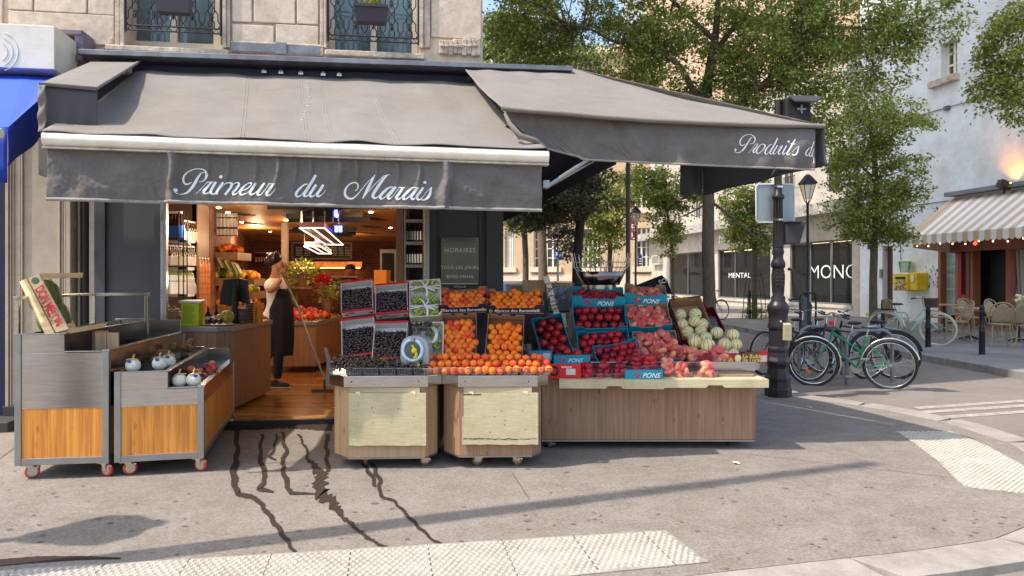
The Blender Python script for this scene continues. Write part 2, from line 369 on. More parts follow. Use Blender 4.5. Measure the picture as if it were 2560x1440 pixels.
for x0, y0, x1, y1 in [(1.9, 6.35, 3.9, 5.2), (-3.9, 5.2, -4.6, 7.1), (2.9, 9.6, 4.2, 7.9), (.0, 5.7, .12, 5.0)]:
    a = Vector((x0, y0)); b = Vector((x1, y1)); t = (b-a).normalized()*.003; q = Vector((t.y, -t.x)); ps = []
    mb.quad((a.x+q.x, a.y+q.y, .0032), (b.x+q.x, b.y+q.y, .0032), (b.x-q.x, b.y-q.y, .0032), (a.x-q.x, a.y-q.y, .0032))
mb.build('pavement_joint', mat('joint_tar', (.06, .055, .05), .7), kind='structure')
far = [(8.3, 5), (8.0, 11.5), (7.9, 14.3), (6.95, 20.3), (6.7, 27), (5.6, 36), (4, 50)]
mb = MB(); mb.slab([(x, y, -.15) for x, y in far]+[(40, 50, -.15), (40, 5, -.15)], (0, 0, .22)); mb.build('far_pavement', mat('far_pavement_asphalt', (.25, .235, .225), .85, nz=.15, ns=60, bump=.3, bs=200, dirt=.3, ds=.8), kind='structure')
kerbstones([(x, y) for x, y in far][::-1], .26, -.2, .073).build('far_kerb', mat('far_kerb_granite', (.25, .245, .235), .8, nz=.15, ns=60, dirt=.3, ds=2), kind='structure', bevel=.01)
# painted road stripes, tactile studs
mb = MB()
for (u0, v0, u1, v1) in [(2290, 1020, 2600, 999), (2270, 1033, 2600, 1011), (2330, 1045, 2600, 1026)]:
    a = G(u0, v0, -.046); b = G(u1, v1, -.046); h = Vector((0, .07, 0)); mb.quad(a-h, b-h, b+h, a+h)
mb.build('road_marking', mat('road_paint', (.42, .39, .36), .7, nz=.3, ns=30, dirt=.45, ds=6), kind='structure')
def inside(p, poly):
    c = False; n = len(poly)
    for i in range(n):
        a = poly[i]; b = poly[(i+1) % n]
        if (a[1] > p[1]) != (b[1] > p[1]) and p[0] < (b[0]-a[0])*(p[1]-a[1])/(b[1]-a[1])+a[0]: c = not c
    return c
M_tac = mat('tactile_slab', (.36, .335, .29), .75, nz=.22, ns=55, bump=.5, bs=120, dirt=.3, ds=3)
M_stud = mat('tactile_stud', (.50, .475, .41), .6, nz=.1, ns=40, dirt=.2, ds=5)
def tactile(poly, dirv, cut):
    t = Vector(dirv).normalized(); q = Vector((-t.y, t.x)); m = MB(); c0 = Vector(poly[0]); M2 = MB(); m.slab([(x, y, .001) for x, y in poly], (0, 0, .004))
    for i in range(-20, 200):
        for j in range(-60, 60):
            p = c0+t*(i*.0376)+q*(j*.0376)+t*(.0188*(j % 2))
            if not inside(p, poly) or not inside(p+t*.02, poly) or not inside(p-t*.02, poly) or not inside(p+q*.018, poly) or not inside(p-q*.018, poly): continue
            vs = [(p.x+math.cos(a*math.pi/3+.5)*r, p.y+math.sin(a*math.pi/3+.5)*r, z) for r, z in ((.0125, .005), (.0085, .0098)) for a in range(6)]
            M2.add(vs, [tuple(range(6, 12))]+[(a, (a+1) % 6, (a+1) % 6+6, a+6) for a in range(6)], False)
    for k in range(1, 40):
        p = c0+t*(k*.42)
        for s in (1,):
            a = p; b = p-q*1
            pts = [a+(b-a)*(i/60) for i in range(61)]; pts = [x for x in pts if inside(x, poly)]
            if len(pts) > 3:
                a, b = pts[0], pts[-1]; h = t*.003; M3.quad((a.x-h.x, a.y-h.y, .0056), (b.x-h.x, b.y-h.y, .0056), (b.x+h.x, b.y+h.y, .0056), (a.x+h.x, a.y+h.y, .0056))
    o = m.build('tactile_paving', M_tac, kind='structure'); M2.build('tactile_studs', M_stud, kind='structure')
M3 = MB()
tactile([(-4.2, 3.52), (.91, 4.39), (1.04, 3.9), (.3, 3.72), (-4.2, 2.95)], (1, .17), 0)
tactile([GX(2238, 1079), GX(2285, 1110), GX(2345, 1155), GX(2380, 1190), GX(2408, 1218), GX(2600, 1240), GX(2600, 1200), GX(2560, 1165), GX(2470, 1115), GX(2378, 1079)], (.3, -1), 0)
M3.build('tactile_joint', mat('joint_tar', (.06, .055, .05), .7), kind='structure')
# wet trails and puddle
M_wet = mat('wet_asphalt', (.045, .035, .030), .7, spec=.05, bump=.25, bs=200)
def wet(path, sc=.8, name='water', jag=.16):
    P = []
    for i in range(len(path)-1):
        a = path[i]; b = path[i+1]; n = max(2, int(math.hypot(b[0]-a[0], b[1]-a[1])/4))
        for k in range(n): f = k/n; P.append([a[j]*(1-f)+b[j]*f for j in range(3)])
    P.append(list(path[-1])); L = []; Rr = []
    for i, (u, v, w_) in enumerate(P):
        a = P[max(0, i-1)]; b = P[min(len(P)-1, i+1)]; dx, dy = b[0]-a[0], b[1]-a[1]; l = math.hypot(dx, dy) or 1
        nx, ny = -dy/l, dx/l; j1 = 1+rng.uniform(-jag, jag); j2 = 1+rng.uniform(-jag, jag)
        h = w_*.5*sc; u += 2.5*math.sin(i*.7)+rng.uniform(-1, 1)
        L.append(G(u+nx*h*j1, v+ny*h*j1*.8, .0042)); Rr.append(G(u-nx*h*j2, v-ny*h*j2*.8, .0042))
    m = MB()
    for i in range(len(L)-1): m.quad(L[i], Rr[i], Rr[i+1], L[i+1])
    m.build(name, M_wet, kind='structure')
wet([(590, 1075, 16), (594, 1130, 15), (583, 1185, 24), (592, 1233, 20), (640, 1245, 17), (668, 1280, 16), (700, 1325, 18), (720, 1355, 15), (740, 1385, 10)])
wet([(655, 1085, 10), (650, 1130, 12), (655, 1165, 18), (664, 1190, 16), (650, 1222, 18), (684, 1230, 8)])
wet([(690, 1085, 8), (688, 1120, 8), (672, 1140, 10), (690, 1150, 5)])
wet([(705, 1080, 10), (716, 1130, 14), (705, 1160, 12), (715, 1200, 18), (726, 1232, 14), (790, 1234, 5)])
wet([(745, 1085, 8), (765, 1120, 8), (772, 1150, 10), (800, 1180, 34), (800, 1230, 46), (832, 1255, 34), (850, 1285, 16), (900, 1330, 12), (945, 1360, 12), (968, 1368, 7)], jag=.5)
wet([(818, 1085, 14), (816, 1130, 12), (820, 1180, 14)])
wet([(906, 1158, 12), (926, 1185, 14), (940, 1216, 12)]); wet([(930, 1160, 14), (950, 1200, 14), (950, 1240, 11), (985, 1252, 10), (1020, 1290, 12), (1050, 1320, 12), (1085, 1352, 9), (1112, 1360, 5)])
wet([(745, 1386, 5), (755, 1440, 7)]); wet([(985, 1372, 5), (1030, 1440, 8)], jag=.6); wet([(1120, 1362, 4), (1205, 1440, 6)], jag=.6)
wet([(545, 1072, 14), (600, 1066, 28), (720, 1060, 34), (832, 1066, 34)], jag=.15, name='puddle')
wet([(-40, 1410, 26), (90, 1398, 24), (200, 1394, 15), (300, 1395, 5)], jag=.08, name='puddle')
mb = MB(); rg = random.Random(21)
for i in range(220):
    v = 1150+rg.random()**.8*290; u = rg.uniform(0, 2560); p = G(u, v, .0035)
    if not inside((p.x, p.y), inner+[(-20, 42), (-20, 1.5)]): continue
    r = rg.uniform(.004, .02)*(1.4 if rg.random() < .12 else 1); k = rg.randrange(5, 9); mb.poly([(p.x+math.cos(a*6.283/k)*r*rg.uniform(.6, 1.2), p.y+math.sin(a*6.283/k)*r*rg.uniform(.6, 1.2), .0036) for a in range(k)])
mb.build('pavement_stains', mat('gum_stain', (.145, .127, .112), .7), kind='stuff')
# small litter
mb = MB()
for i in range(70):
    u, v = rng.uniform(60, 2500), rng.uniform(1195, 1330); p = G(u, v, .004); r = rng.uniform(.004, .013); a0 = rng.random()*6
    mb.poly([(p.x+math.cos(a0+a*2.1)*r*rng.uniform(.4, 1.3), p.y+math.sin(a0+a*2.1)*r*.8, .0045) for a in range(3)])
mb.build('pavement_specks', mat('speck', (.34, .30, .24), .9), kind='stuff')
for (u, v, lb) in [(1841, 1158, 'small crumpled white paper scrap on the pavement in front of the long table'), (2025, 1019, 'small white paper scrap on the shaded pavement near the lamp post')]:
    p = G(u, v, .005); m = MB(); m.grid(lambda a, b: (p.x+(a-.5)*.045, p.y+(b-.5)*.06, .012+.007*math.sin(a*7)*math.cos(b*5)), 4, 4); tag(m.build('paper_scrap', M_cardw), lb, 'litter')
# ---------------------------------------------------------------- front building
bld = thing('corner_building', 'cream stone corner building with dark shopfront panels below and iron balconies above', 'building', FA.at(-2, 0, -5), world=True)
SL = FA.S(-160); S_cu = FA.S(1207)
U = lambda u, t=0: FA.S(u, t)
mb = MB()
wins = [(312, 555), (818, 1048)]
zt = 5.2; zs = 3.62
edges = [SL, U(312), U(555), U(818), U(1048), S_cu]
for a, b in ((SL, U(8)), (edges[1], edges[1]), ):
    pass
FA.box(mb, SL, U(312), zs, 36, -.5, -.02); FA.box(mb, U(555), U(818), zs, 36, -.5, -.02); FA.box(mb, U(1048), S_cu, zs, 36, -.5, -.02)  # walls carried far above view, height chosen to shade the white building
for a, b in wins:
    FA.box(mb, U(a)+.002, U(b)-.002, 6.2, 36, -.5, -.025); FA.box(mb, U(a)+.002, U(b)-.002, zs, 3.93, -.5, -.06)
FA.box(mb, S_cu-.5, S_cu-.003, zs, 36, -14, -.502); FA.box(mb, -.4, -.003, 0, zs-.003, -14, -.5)  # tall, deep side wall, unseen above, sized to throw the same shade
mb.build('wall', M_stone, bld)
mb = MB()  # projecting stone blocks
def blk(u0, v0, u1, v1): FA.boxp(mb, u0+2.5, v0, u1-2.5, v1, -.021, .012)
for (u0, u1, vj) in [(18, 83, 26), (83, 218, 32), (218, 287, 38)]: blk(u0, -120, u1, vj-2)
blk(18, 32, 287, 108); blk(-160, -120, 8, 58)
for (u0, u1, vj) in [(578, 632, 56), (632, 740, 59), (740, 798, 62)]: blk(u0, -120, u1, vj-2)
for (u0, u1, vj) in [(578, 687, 107), (687, 798, 112)]: blk(u0, 62, u1, vj)
mb.build('stone_blocks', M_stone, bld, bevel=.008)
mb = MB(); FA.boxp(mb, 1078, -150, 1203, 95, -.021, .008); mb.build('corner_render', M_stone, bld, bevel=.006)
mb = MB()
for i in range(9):
    u = 1098+i*11.5; FA.boxp(mb, u, 97+rng.uniform(-2, 4), u+11.5, 136+rng.uniform(-4, 3), -.02, .05+rng.uniform(-.012, .02))
for i in range(8): FA.boxp(mb, 1100+i*12, 110+rng.uniform(-2, 2), 1111+i*12, 116+rng.uniform(-1, 3), .0, .075)
mb.build('crumbling_cornice', M_stone2, bld, bevel=.012)
mb = MB()
for i in range(14):
    u = rng.uniform(196, 285); v = rng.uniform(82, 128); FA.boxp(mb, u, v, u+rng.uniform(12, 26), v+rng.uniform(9, 22), -.02, rng.uniform(.0, .03))
mb.build('broken_stone', M_stone2, bld, bevel=.012)
for pr_ in (((287, 300), (300, 311)), ((556, 566), (566, 576)), ((800, 809), (809, 817)), ((1049, 1060), (1060, 1076))):
    mb = MB()
    for u0, u1 in pr_: FA.boxp(mb, u0, -200, u1-1, 118, -.02, .03+(.02 if u0 in (300, 556, 809, 1049) else 0))
    mb.build('window_surround', M_stone2, bld, bevel=.006)
mb = MB(); FA.boxp(mb, 262, 117, 570, 130, -.02, .09); FA.boxp(mb, 812, 128, 1062, 142, -.02, .09); FA.boxp(mb, 575, 106, 808, 134, -.02, .02); mb.build('stone_ledge', M_stone2, bld, bevel=.01)
mb = MB(); FA.boxp(mb, 577, 110, 800, 131, .021, .03); FA.boxp(mb, 690, 106, 716, 134, .031, .05); mb.build('lead_flashing', M_zinc, bld)
for wi, (a, b) in enumerate(wins):
    s0, s1 = U(a, -.3), U(b, -.3); m = MB(); z0, z1 = 3.93, 6.2
    for k in (s0+.05, (s0+s1)/2, s1-.05): FA.box(m, k-.035, k+.035, z0, z1, -.34, -.28)
    FA.box(m, s0, s1, z0, z0+.12, -.339, -.281)
    fr = m.build('window_frame', M_white, bld); m = MB(); FA.box(m, s0, s1, z0, z1, -.36, -.35); m.build('pane', mat('pane_blue', (.14, .2, .22), .06, spec=.9, nz=.5, ns=1.5), fr)
    # railing
    rl = MB(); s0, s1 = U(a, .02)+.01, U(b, .02)-.01; z0 = FA.Z((a+b)/2, 80 if wi == 0 else 104, .02); z1 = z0+.52
    P = lambda s, z: FA.at(s, z, .03)
    for z in (z0, z0+.05, z1, z1+.05): rl.tube([P(s0, z), P(s1, z)], .011 if z > z1 else .008, 6)
    for s in (s0, s1): rl.tube([P(s, z0-.02), P(s, z1+.05)], .012, 6)
    n = 5; dw = (s1-s0)/n
    for i in range(n+1):
        c = s0+i*dw
        for dx in (-.028, .028):
            if s0 < c+dx < s1:
                rl.tube([P(c+dx, z0+.05), P(c+dx*.1, z0+.09), P(c+dx, z0+.13), P(c+dx, z0+.2), P(c+dw*.5*(1 if dx > 0 else -1), z0+.3), P(c+dx, z0+.4), P(c+dx, z1)], .0065, 5, cap=False)
    for i in range(n):
        c = s0+(i+.5)*dw
        for dx in (-1, 1):
            rl.tube([P(c+dx*.03, z0+.05), P(c+dx*.03, z0+.11), P(c, z0+.17), P(c-dx*.03, z0+.22), P(c-dx*.03, z0+.36), P(c, z0+.42), P(c+dx*.04, z1)], .0065, 5, cap=False)
        for zz in (z0+.17, z0+.42):
            for k in range(7):
                aa = k/7*6.283; rl.ball(P(c+.022*math.cos(aa), zz+.03*math.sin(aa)), .009, 6)
            rl.ball(P(c, zz), .013, 6); rl.tube([P(c, zz-.05), P(c, zz+.05)], .004, 4)
    for i in range(n*2): c = s0+(i+.5)*dw/2; rl.tube([P(c-.03, z0+.0), P(c, z0+.045), P(c+.03, z0)], .005, 4)
    rl.build('balcony_railing', M_iron, bld)
def planter(u, v0, v1, wpx, lb, plants=True):
    p = FA.px(u, v1, .2); t = thing('window_box', lb, 'planter', p, FA.a, group='dark window boxes hung on the balcony railings')
    w_ = wpx/F*p.y; h = (v1-v0)/F*p.y; m = MB(); q = .42
    ps = []
    for (sx, sz, d) in ((q, 0, .06), (.5, h, .085)): ps += [(-sx*w_, -d, sz), (sx*w_, -d, sz), (sx*w_, d, sz), (-sx*w_, d, sz)]
    m.add(ps, [(0, 3, 2, 1), (0, 1, 5, 4), (1, 2, 6, 5), (2, 3, 7, 6), (3, 0, 4, 7)]); m.box((0, -.09, h-.012), (w_, .012, .024)); m.build('trough', mat('planter_plastic', (.045, .035, .05), .5), t, solid=.008)
    m = MB(); m.bx(-.45*w_, .45*w_, -.07, .07, h-.06, h-.03); m.build('soil', mat('soil', (.03, .02, .012), .9), t)
    if plants:
        m = MB()
        for i in range(130):
            a = rng.uniform(-.28, .3)*w_; b = rng.uniform(-.05, .05); z = h+rng.uniform(-.02, .13); l = rng.uniform(.02, .05)
            d = Vector((rng.uniform(-1, 1), rng.uniform(-1, .3), rng.uniform(.2, 1))).normalized(); e = d.cross(Vector((rng.uniform(-1, 1), .3, .2))).normalized()*l*.4; c = Vector((a, b, z))
            m.quad(c, c+d*l*.5+e, c+d*l, c+d*l*.5-e)
        m.build('plant', leafmat('box_plant', (.1, .16, .03), (.35, .42, .05), (.5, .42, .06), .3), t)
planter(436, -60, 34, 86, 'dark window box cut by the top edge, in front of the left balcony', False)
planter(928, 18, 58, 84, 'dark window box with yellow green plant on the right balcony')
# charcoal ground floor panels
mb = MB(); ZL = 3.3
FA.box(mb, U(235), U(410), 0, ZL, -.13, -.04); FA.box(mb, U(1072), -.004, 0, ZL, -.49, -.04)
FA.box(mb, U(235), U(262), 0, ZL-.002, -.04, 0); FA.box(mb, U(384), U(410), 0, ZL-.002, -.04, 0); FA.box(mb, U(262), U(384), 0, .25, -.04, -.003)
FA.box(mb, U(1072), U(1090), 0, ZL-.002, -.04, 0); FA.box(mb, U(1198), U(1204), 0, ZL-.002, -.04, -.005); FA.box(mb, U(1216), -.006, 0, ZL-.002, -.04, 0)
FA.box(mb, U(1090), U(1198), 0, .35, -.04, -.006)
FA.box(mb, U(410), U(1072), 2.75, ZL, -.4, -.05)
for z in (1.72, 1.76): FA.box(mb, U(235), U(240), z, z+.02, 0, .006)
mb.build('shopfront_panel', M_char, bld, bevel=.006)
mb = MB(); FA.box(mb, SL, S_cu+.1, ZL+.003, zs-.003, -.4, -.03); mb.build('fascia', mat('dark_fascia', (.035, .035, .05), .7), bld)
mb = MB(); FA.box(mb, U(405), U(419), .06, 2.28, -.03, .05); FA.box(mb, U(1060), U(1073), .06, 2.28, -.03, .05); FA.box(mb, U(405), U(1073), 2.28, 2.36, -.03, .06)
FA.box(mb, U(411.5), U(413), .06, 2.28, .05, .056)
mb.build('door_frame', M_steeld, bld, bevel=.004)
mb = MB(); FA.box(mb, U(405), U(1073), 2.36, 2.75, -.1, -.03); mb.build('door_head_panel', M_char, bld)
mb = MB()
for z in (.45, .7, 1.3, 1.34, 1.37, 2.1): mb.ball(FA.at(U(408), z, .052), .006, 6)
for k in range(5): mb.tube([FA.at(U(407)+.004*k, 2.1+.02*k, .053), FA.at(U(409)+.002*k, 2.13+.02*k, .053)], .003, 4)
mb.build('door_frame_marks', M_inkk, bld)
# left neighbour
nb = thing('cream_shopfront_pilaster', 'cream moulded pilaster between the blue awning shop and the charcoal panel', 'shopfront', FA.at(U(100), 0), world=True)
mb = MB(); FA.box(mb, U(12), U(178), .0, 3.3, -.35, -.02); FA.box(mb, U(218), U(234), 0, 3.3, -.35, -.045); FA.box(mb, U(178), U(218), 0, 3.3, -.4, -.2)
for a, b, d in ((14, 22, .03), (24, 28, .02), (30, 34, .012), (46, 49, .012), (52, 56, .02), (146, 150, .02), (153, 157, .012), (160, 164, .02), (166, 177, .03)): FA.box(mb, U(a), U(b), .25 if a > 30 else .2, 3.29, -.02, -.02+d)
FA.box(mb, U(57), U(146), .9, .93, -.02, -.008); mb.build('pilaster', M_cream, nb, bevel=.004)
mb = MB(); FA.box(mb, U(8), U(180), 0, .2, -.34, .015); mb.build('plinth', mat('dark_granite', (.05, .045, .045), .7, nz=.5, ns=90), nb, bevel=.006)
mb = MB(); FA.box(mb, U(-200), U(10), 0, 3.3, -.3, -.02); mb.build('navy_panel', mat('navy_paint', (.012, .015, .05), .45), nb)
mb = MB(); FA.box(mb, U(-200), U(40, .2), -.03, .1, -.3, .35); mb.build('doorstep', mat('dark_granite', (.05, .045, .045), .7, nz=.5, ns=90), nb, bevel=.01)
t = thing('drain_pipe', 'dark vertical drain pipe beside the cream pilaster', 'pipe', FA.at(U(202), 0, -.1), world=True)
mb = MB(); mb.tube([FA.at(U(203), 0, -.1), FA.at(U(203), 3.3, -.1)], .045, 12); mb.build('pipe', mat('dark_pipe', (.02, .014, .02), .5), t)
mb = MB(); mb.tube([FA.at(U(186), 0, -.12), FA.at(U(186), 3.3, -.12)], .018, 8); mb.build('thin_pipe', M_cream, t)
mb = MB(); FA.boxp(mb, 181, 548, 190, 570, -.12, -.08); FA.boxp(mb, 181, 745, 189, 775, -.12, -.08); mb.build('bracket', M_steeld, t)
# signboard + metal box
t = thing('blank_signboard', 'cream blank sign box above the blue awning at the left edge', 'sign', FA.at(U(50), 3.2, .5), world=True)
mb = MB(); FA.box(mb, FA.S(-200, .75), FA.S(136, .75), FA.Z(100, 172, .75), FA.Z(100, 63, .75), .25, .75); mb.build('board', M_white, t, bevel=.006)
mb = MB(); c = FA.px(0, 128, .755)
for k in range(3): mb.tube([c+FA.n*-.002+FA.e*(.06+.045*k)*math.cos(a/10)+Vector((0, 0, (.08+.05*k)*math.sin(a/10))) for a in range(-13, 14)], .003, 4)
mb.build('faint_emblem', mat('faint_emblem', (.80, .75, .62), .5), t)
t = thing('metal_shop_bracket', 'purple grey metal canopy box between the signboard and the grey awning', 'canopy box', FA.at(U(180), 3.2, .2), world=True)
mb = MB(); FA.boxp(mb, 138, 72, 205, 85, .0, .3); FA.boxp(mb, 186, 84, 210, 136, .0, .28); FA.boxp(mb, 142, 136, 206, 150, 0, .3); mb.build('frame', mat('purple_grey_metal', (.17, .13, .17), .5, nz=.2, ns=6), t, bevel=.01)
mb = MB(); FA.boxp(mb, 140, 84, 190, 136, .0, .15); mb.build('recess', mat('aubergine', (.09, .015, .07), .6), t)
mb = MB(); FA.boxp(mb, 152, 151, 178, 186, -.01, .06); mb.build('plaster_bracket', M_stone2, t)
# blue awning
t = thing('blue_awning', 'bright blue canvas awning of the shop at the left edge', 'awning', (-4.4, 6.3, 2.8), world=True)
mb = MB()
q = [W(-120, 180, 7.0), W(64, 178, 7.2), W(20, 318, 5.3), W(-260, 318, 5.2)]
mb.slab(q, (0, 0, -.012)); mb.slab([W(64, 178, 7.2), W(148, 182, 7.3), W(135, 215, 6.6), W(20, 318, 5.3)], (0, 0, -.012)); mb.build('canopy', M_blue, t)
mb = MB(); a = W(20, 318, 5.3); b = W(146, 185, 7.3); c = W(92, 300, 5.9)
mb.grid(lambda x, y: (lambda p: p+Vector((.012*math.sin(x*13+y*3)*y, 0, 0)))(a.lerp(b, x)+Vector((0, 0, -y*(.28+.2*x)))), 14, 6)
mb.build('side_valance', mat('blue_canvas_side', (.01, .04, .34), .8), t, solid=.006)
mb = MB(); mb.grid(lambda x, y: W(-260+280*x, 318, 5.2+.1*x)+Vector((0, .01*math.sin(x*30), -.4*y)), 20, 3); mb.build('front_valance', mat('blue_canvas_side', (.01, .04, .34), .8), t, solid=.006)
mb = MB(); p = W(4, 333, 5.2); mb.tube([p+Vector((-1, -.1, 0)), p], .035, 10); mb.build('front_bar', M_white, t)
# ---------------------------------------------------------------- grey awnings
aw = thing('grey_shop_awning', 'grey fabric awning with white front bar and script lettering over the shop door', 'awning', FA.at(-2, 3.5, .3), world=True)
tl, tr_ = FA.px(340, 176, .25), FA.px(1196, 206, .25); bl, br = VF.px(104, 329, .04), VF.px(1368, 372, .04)
def roof(x, y):
    p = tl.lerp(tr_, x).lerp(bl.lerp(br, x), y); p.z -= .05*math.sin(math.pi*y)*(1+.15*math.sin(x*9)); p.z += .006*math.sin(x*31+y*2)+.014*noise.noise(Vector((x*14, y*7, 3))); return p
mb = MB(); mb.grid(roof, 90, 40); mb.build('canopy', M_fab, aw, solid=.004)
mb = MB()
for a, b in (((607, 575)), ((735, 738)), ((783, 800)), ((905, 968))):
    xa = (a-340)/856; xb = (b-104)/1264
    for dd in (-.0035, .0035):
        mb.tube([roof(xa+dd+(xb-xa)*k/12, k/12)+Vector((0, -.002, .0035)) for k in range(13)], .0022, 4)
for k in range(14): mb.ball(roof((758-340)/856+rng.uniform(-.006, .006), .1+k*.045)+Vector((0, 0, .002)), (.035*rng.uniform(.4, 1), .014, .002), 7, Euler((.5, 0, 0)).to_matrix())
mb.build('seam_stitching', mat('stitch', (.30, .285, .27), .9), aw)
s0, s1 = VF.S(103, .05), VF.S(1373, .05)
mb = MB(); zb = lambda u: (VF.Z(u, 343 if u < 700 else 391, .05))
z0, z1 = VF.Z(103, 345, .05), VF.Z(1373, 391, .05)
prof = [(.055*math.cos(a)+.0, .052*math.sin(a)) for a in [i*math.pi/8 for i in range(16)]]
vs = []
for (s, z) in ((s0, z0), (s1, z1)):
    for t_, zz in prof: vs.append(VF.at(s, z+zz, t_+.0))
mb.add(vs, [(i, (i+1) % 16, (i+1) % 16+16, i+16) for i in range(16)], True); mb.add(vs[:16], [tuple(range(16))]); mb.add(vs[16:], [tuple(range(16))[::-1]]); mb.build('front_bar', M_bar, aw)
mb = MB(); mb.slab([VF.at(s0, z0-.055, -.03), VF.at(s1, z1-.055, -.03), VF.at(s1, z1-.055, .045), VF.at(s0, z0-.055, .045)], (0, 0, -.012)); mb.build('bar_lip', mat('bar_lip', (.55, .50, .42), .5, dirt=.4, ds=8), aw)
va, vb = VF.S(118), VF.S(1355)
def val(s, y):  # s in metres, y 0..1 down
    x = (s-va)/(vb-va); zt_ = z0+(z1-z0)*x-.06; zb_ = VF.Z(120, 499, 0)*(1-x)+VF.Z(1355, 527, 0)*x
    r = .016*math.sin(x*17+1)*y+.009*math.sin(x*43+y*2.5)*y*(1-y*.3)
    for c, wd, am in ((.235, .012, .03), (.30, .005, .012), (.34, .004, .012), (.395, .006, .012), (.44, .006, .02), (.475, .004, .012), (.505, .005, .014), (.565, .007, .018), (.6, .005, .016), (.64, .005, .01), (.685, .006, .014), (.73, .006, .014), (.79, .012, .028)):
        r += am*2.1*math.exp(-((x-c-.004*math.sin(y*6))/wd)**2)*(math.exp(-((y-.25)/.3)**2) if c not in (.235, .79) else 1)
    r += .04*noise.noise(Vector((x*9, y*1.5+x*6, 1)))*y+.016*noise.noise(Vector((x*36, y*4, 5)))*y+.005*noise.noise(Vector((x*120, y*14, 8)))
    if x > .8: r += .03*math.sin((x*9-y*1.6)*5)*y*(1-y)*2
    if x < .2: r += .026*math.sin((x*12-y*1.2)*5+1)*y*(1-y)*2
    return VF.at(s, zt_+(zb_-zt_)*y, r-.004)
mb = MB(); mb.grid(lambda x, y: val(va+(vb-va)*x, y), 420, 34); mb.build('valance', M_fabv, aw, solid=.003)
mb = MB(); mb.tube([val(va+(vb-va)*i/60, 1)+Vector((0, 0, .004)) for i in range(61)], .0135, 8); mb.build('hem', mat('awning_hem', (.33, .31, .29), .85, nz=.2, ns=20, dirt=.2), aw)
mb = MB()
for a in (.235, .79): mb = MB(); mb.tube([val(va+(vb-va)*(a+.012), .1+i*.08)+VF.n*.006 for i in range(12)], .003, 4); mb.build('patch_edge', M_fab, aw)
# script lettering
def catmull(P, n=7):
    out = []; P = [P[0]]+list(P)+[P[-1]]
    for i in range(1, len(P)-2):
        for k in range(n):
            t = k/n; out.append(tuple(.5*((2*P[i][j])+(-P[i-1][j]+P[i+1][j])*t+(2*P[i-1][j]-5*P[i][j]+4*P[i+1][j]-P[i+2][j])*t*t+(-P[i-1][j]+3*P[i][j]-3*P[i+1][j]+P[i+2][j])*t**3) for j in range(len(P[0]))))
    out.append(tuple(P[-1])); return out
def script(mb, strokes, ox, oy, sc, place, wf=.8):
    for li, st in enumerate(strokes):
        if len(st) == 1:
            x, y, w_ = st[0]; mb.poly([place(ox+(x+w_*math.cos(a))/sc, oy+(y+w_*math.sin(a))/sc, .0) for a in [k*.6283 for k in range(10)]]); continue
        P = catmull(st); L = []; Rr = []
        for i, (x, y, w_) in enumerate(P):
            a = P[max(0, i-1)]; b = P[min(len(P)-1, i+1)]; dx, dy = b[0]-a[0], b[1]-a[1]; l = math.hypot(dx, dy) or 1; h = max(w_*wf, 9)*.5
            e = .0003*(li % 6)
            L.append(place(ox+(x-dy/l*h)/sc, oy+(y+dx/l*h)/sc, e)); Rr.append(place(ox+(x+dy/l*h)/sc, oy+(y-dx/l*h)/sc, e))
        for i in range(len(L)-1): mb.quad(L[i], Rr[i], Rr[i+1], L[i+1])
def place1(u, v, e):
    s = VF.S(u); x = (s-va)/(vb-va); vt = 361+(409-361)*x; vbm = 499+28*x
    return val(s, min(.99, (v-vt)/(vbm-vt)))+VF.n*(.0045+e)
T1 = [[(680,190,12),(620,210,25),(560,290,55),(500,400,70),(440,500,70),(370,580,55),(290,620,30),(210,625,18),(150,600,24),(140,560,50)],[(145,550,36)],
[(435,385,20),(370,420,35),(310,420,40),(280,350,50),(300,260,40),(380,180,25),(500,125,20),(600,122,22),(680,150,35),(735,230,60),(715,310,50),(650,365,25),(580,380,12)],
[(530,625,8),(620,540,10),(700,440,12),(745,385,22)],[(735,388,20),(850,388,30)],[(815,395,45),(750,480,60),(690,560,65),(690,615,50),(740,615,25),(800,570,12)],
[(905,385,60),(860,460,62),(820,540,60),(810,605,55),(860,630,30),(930,590,12)],[(995,280,34)],[(1040,390,50),(980,480,58),(930,580,60),(915,638,58)],
[(930,600,10),(1000,500,12),(1080,420,20),(1150,400,35),(1200,420,58),(1185,480,60),(1140,550,58),(1075,645,60)],
[(1090,600,10),(1180,480,12),(1260,410,20),(1320,400,40),(1338,440,58),(1290,520,60),(1225,595,60),(1235,635,45),(1290,620,20),(1340,570,10)],
[(1400,560,15),(1480,530,20),(1565,460,30),(1575,415,32),(1530,412,20),(1450,460,38),(1380,550,60),(1365,615,58),(1410,645,35),(1500,610,15),(1560,550,10)],
[(1665,410,50),(1600,510,60),(1552,595,60),(1575,640,45),(1640,615,20),(1720,530,12),(1780,440,20)],[(1825,410,50),(1750,520,60),(1695,605,60),(1715,650,45),(1775,625,15),(1860,510,10),(1910,430,20)],
[(1900,425,20),(2020,432,30)],[(1985,440,45),(1920,540,60),(1868,615,62),(1885,660,50),(1950,635,20),(2035,530,9)]]
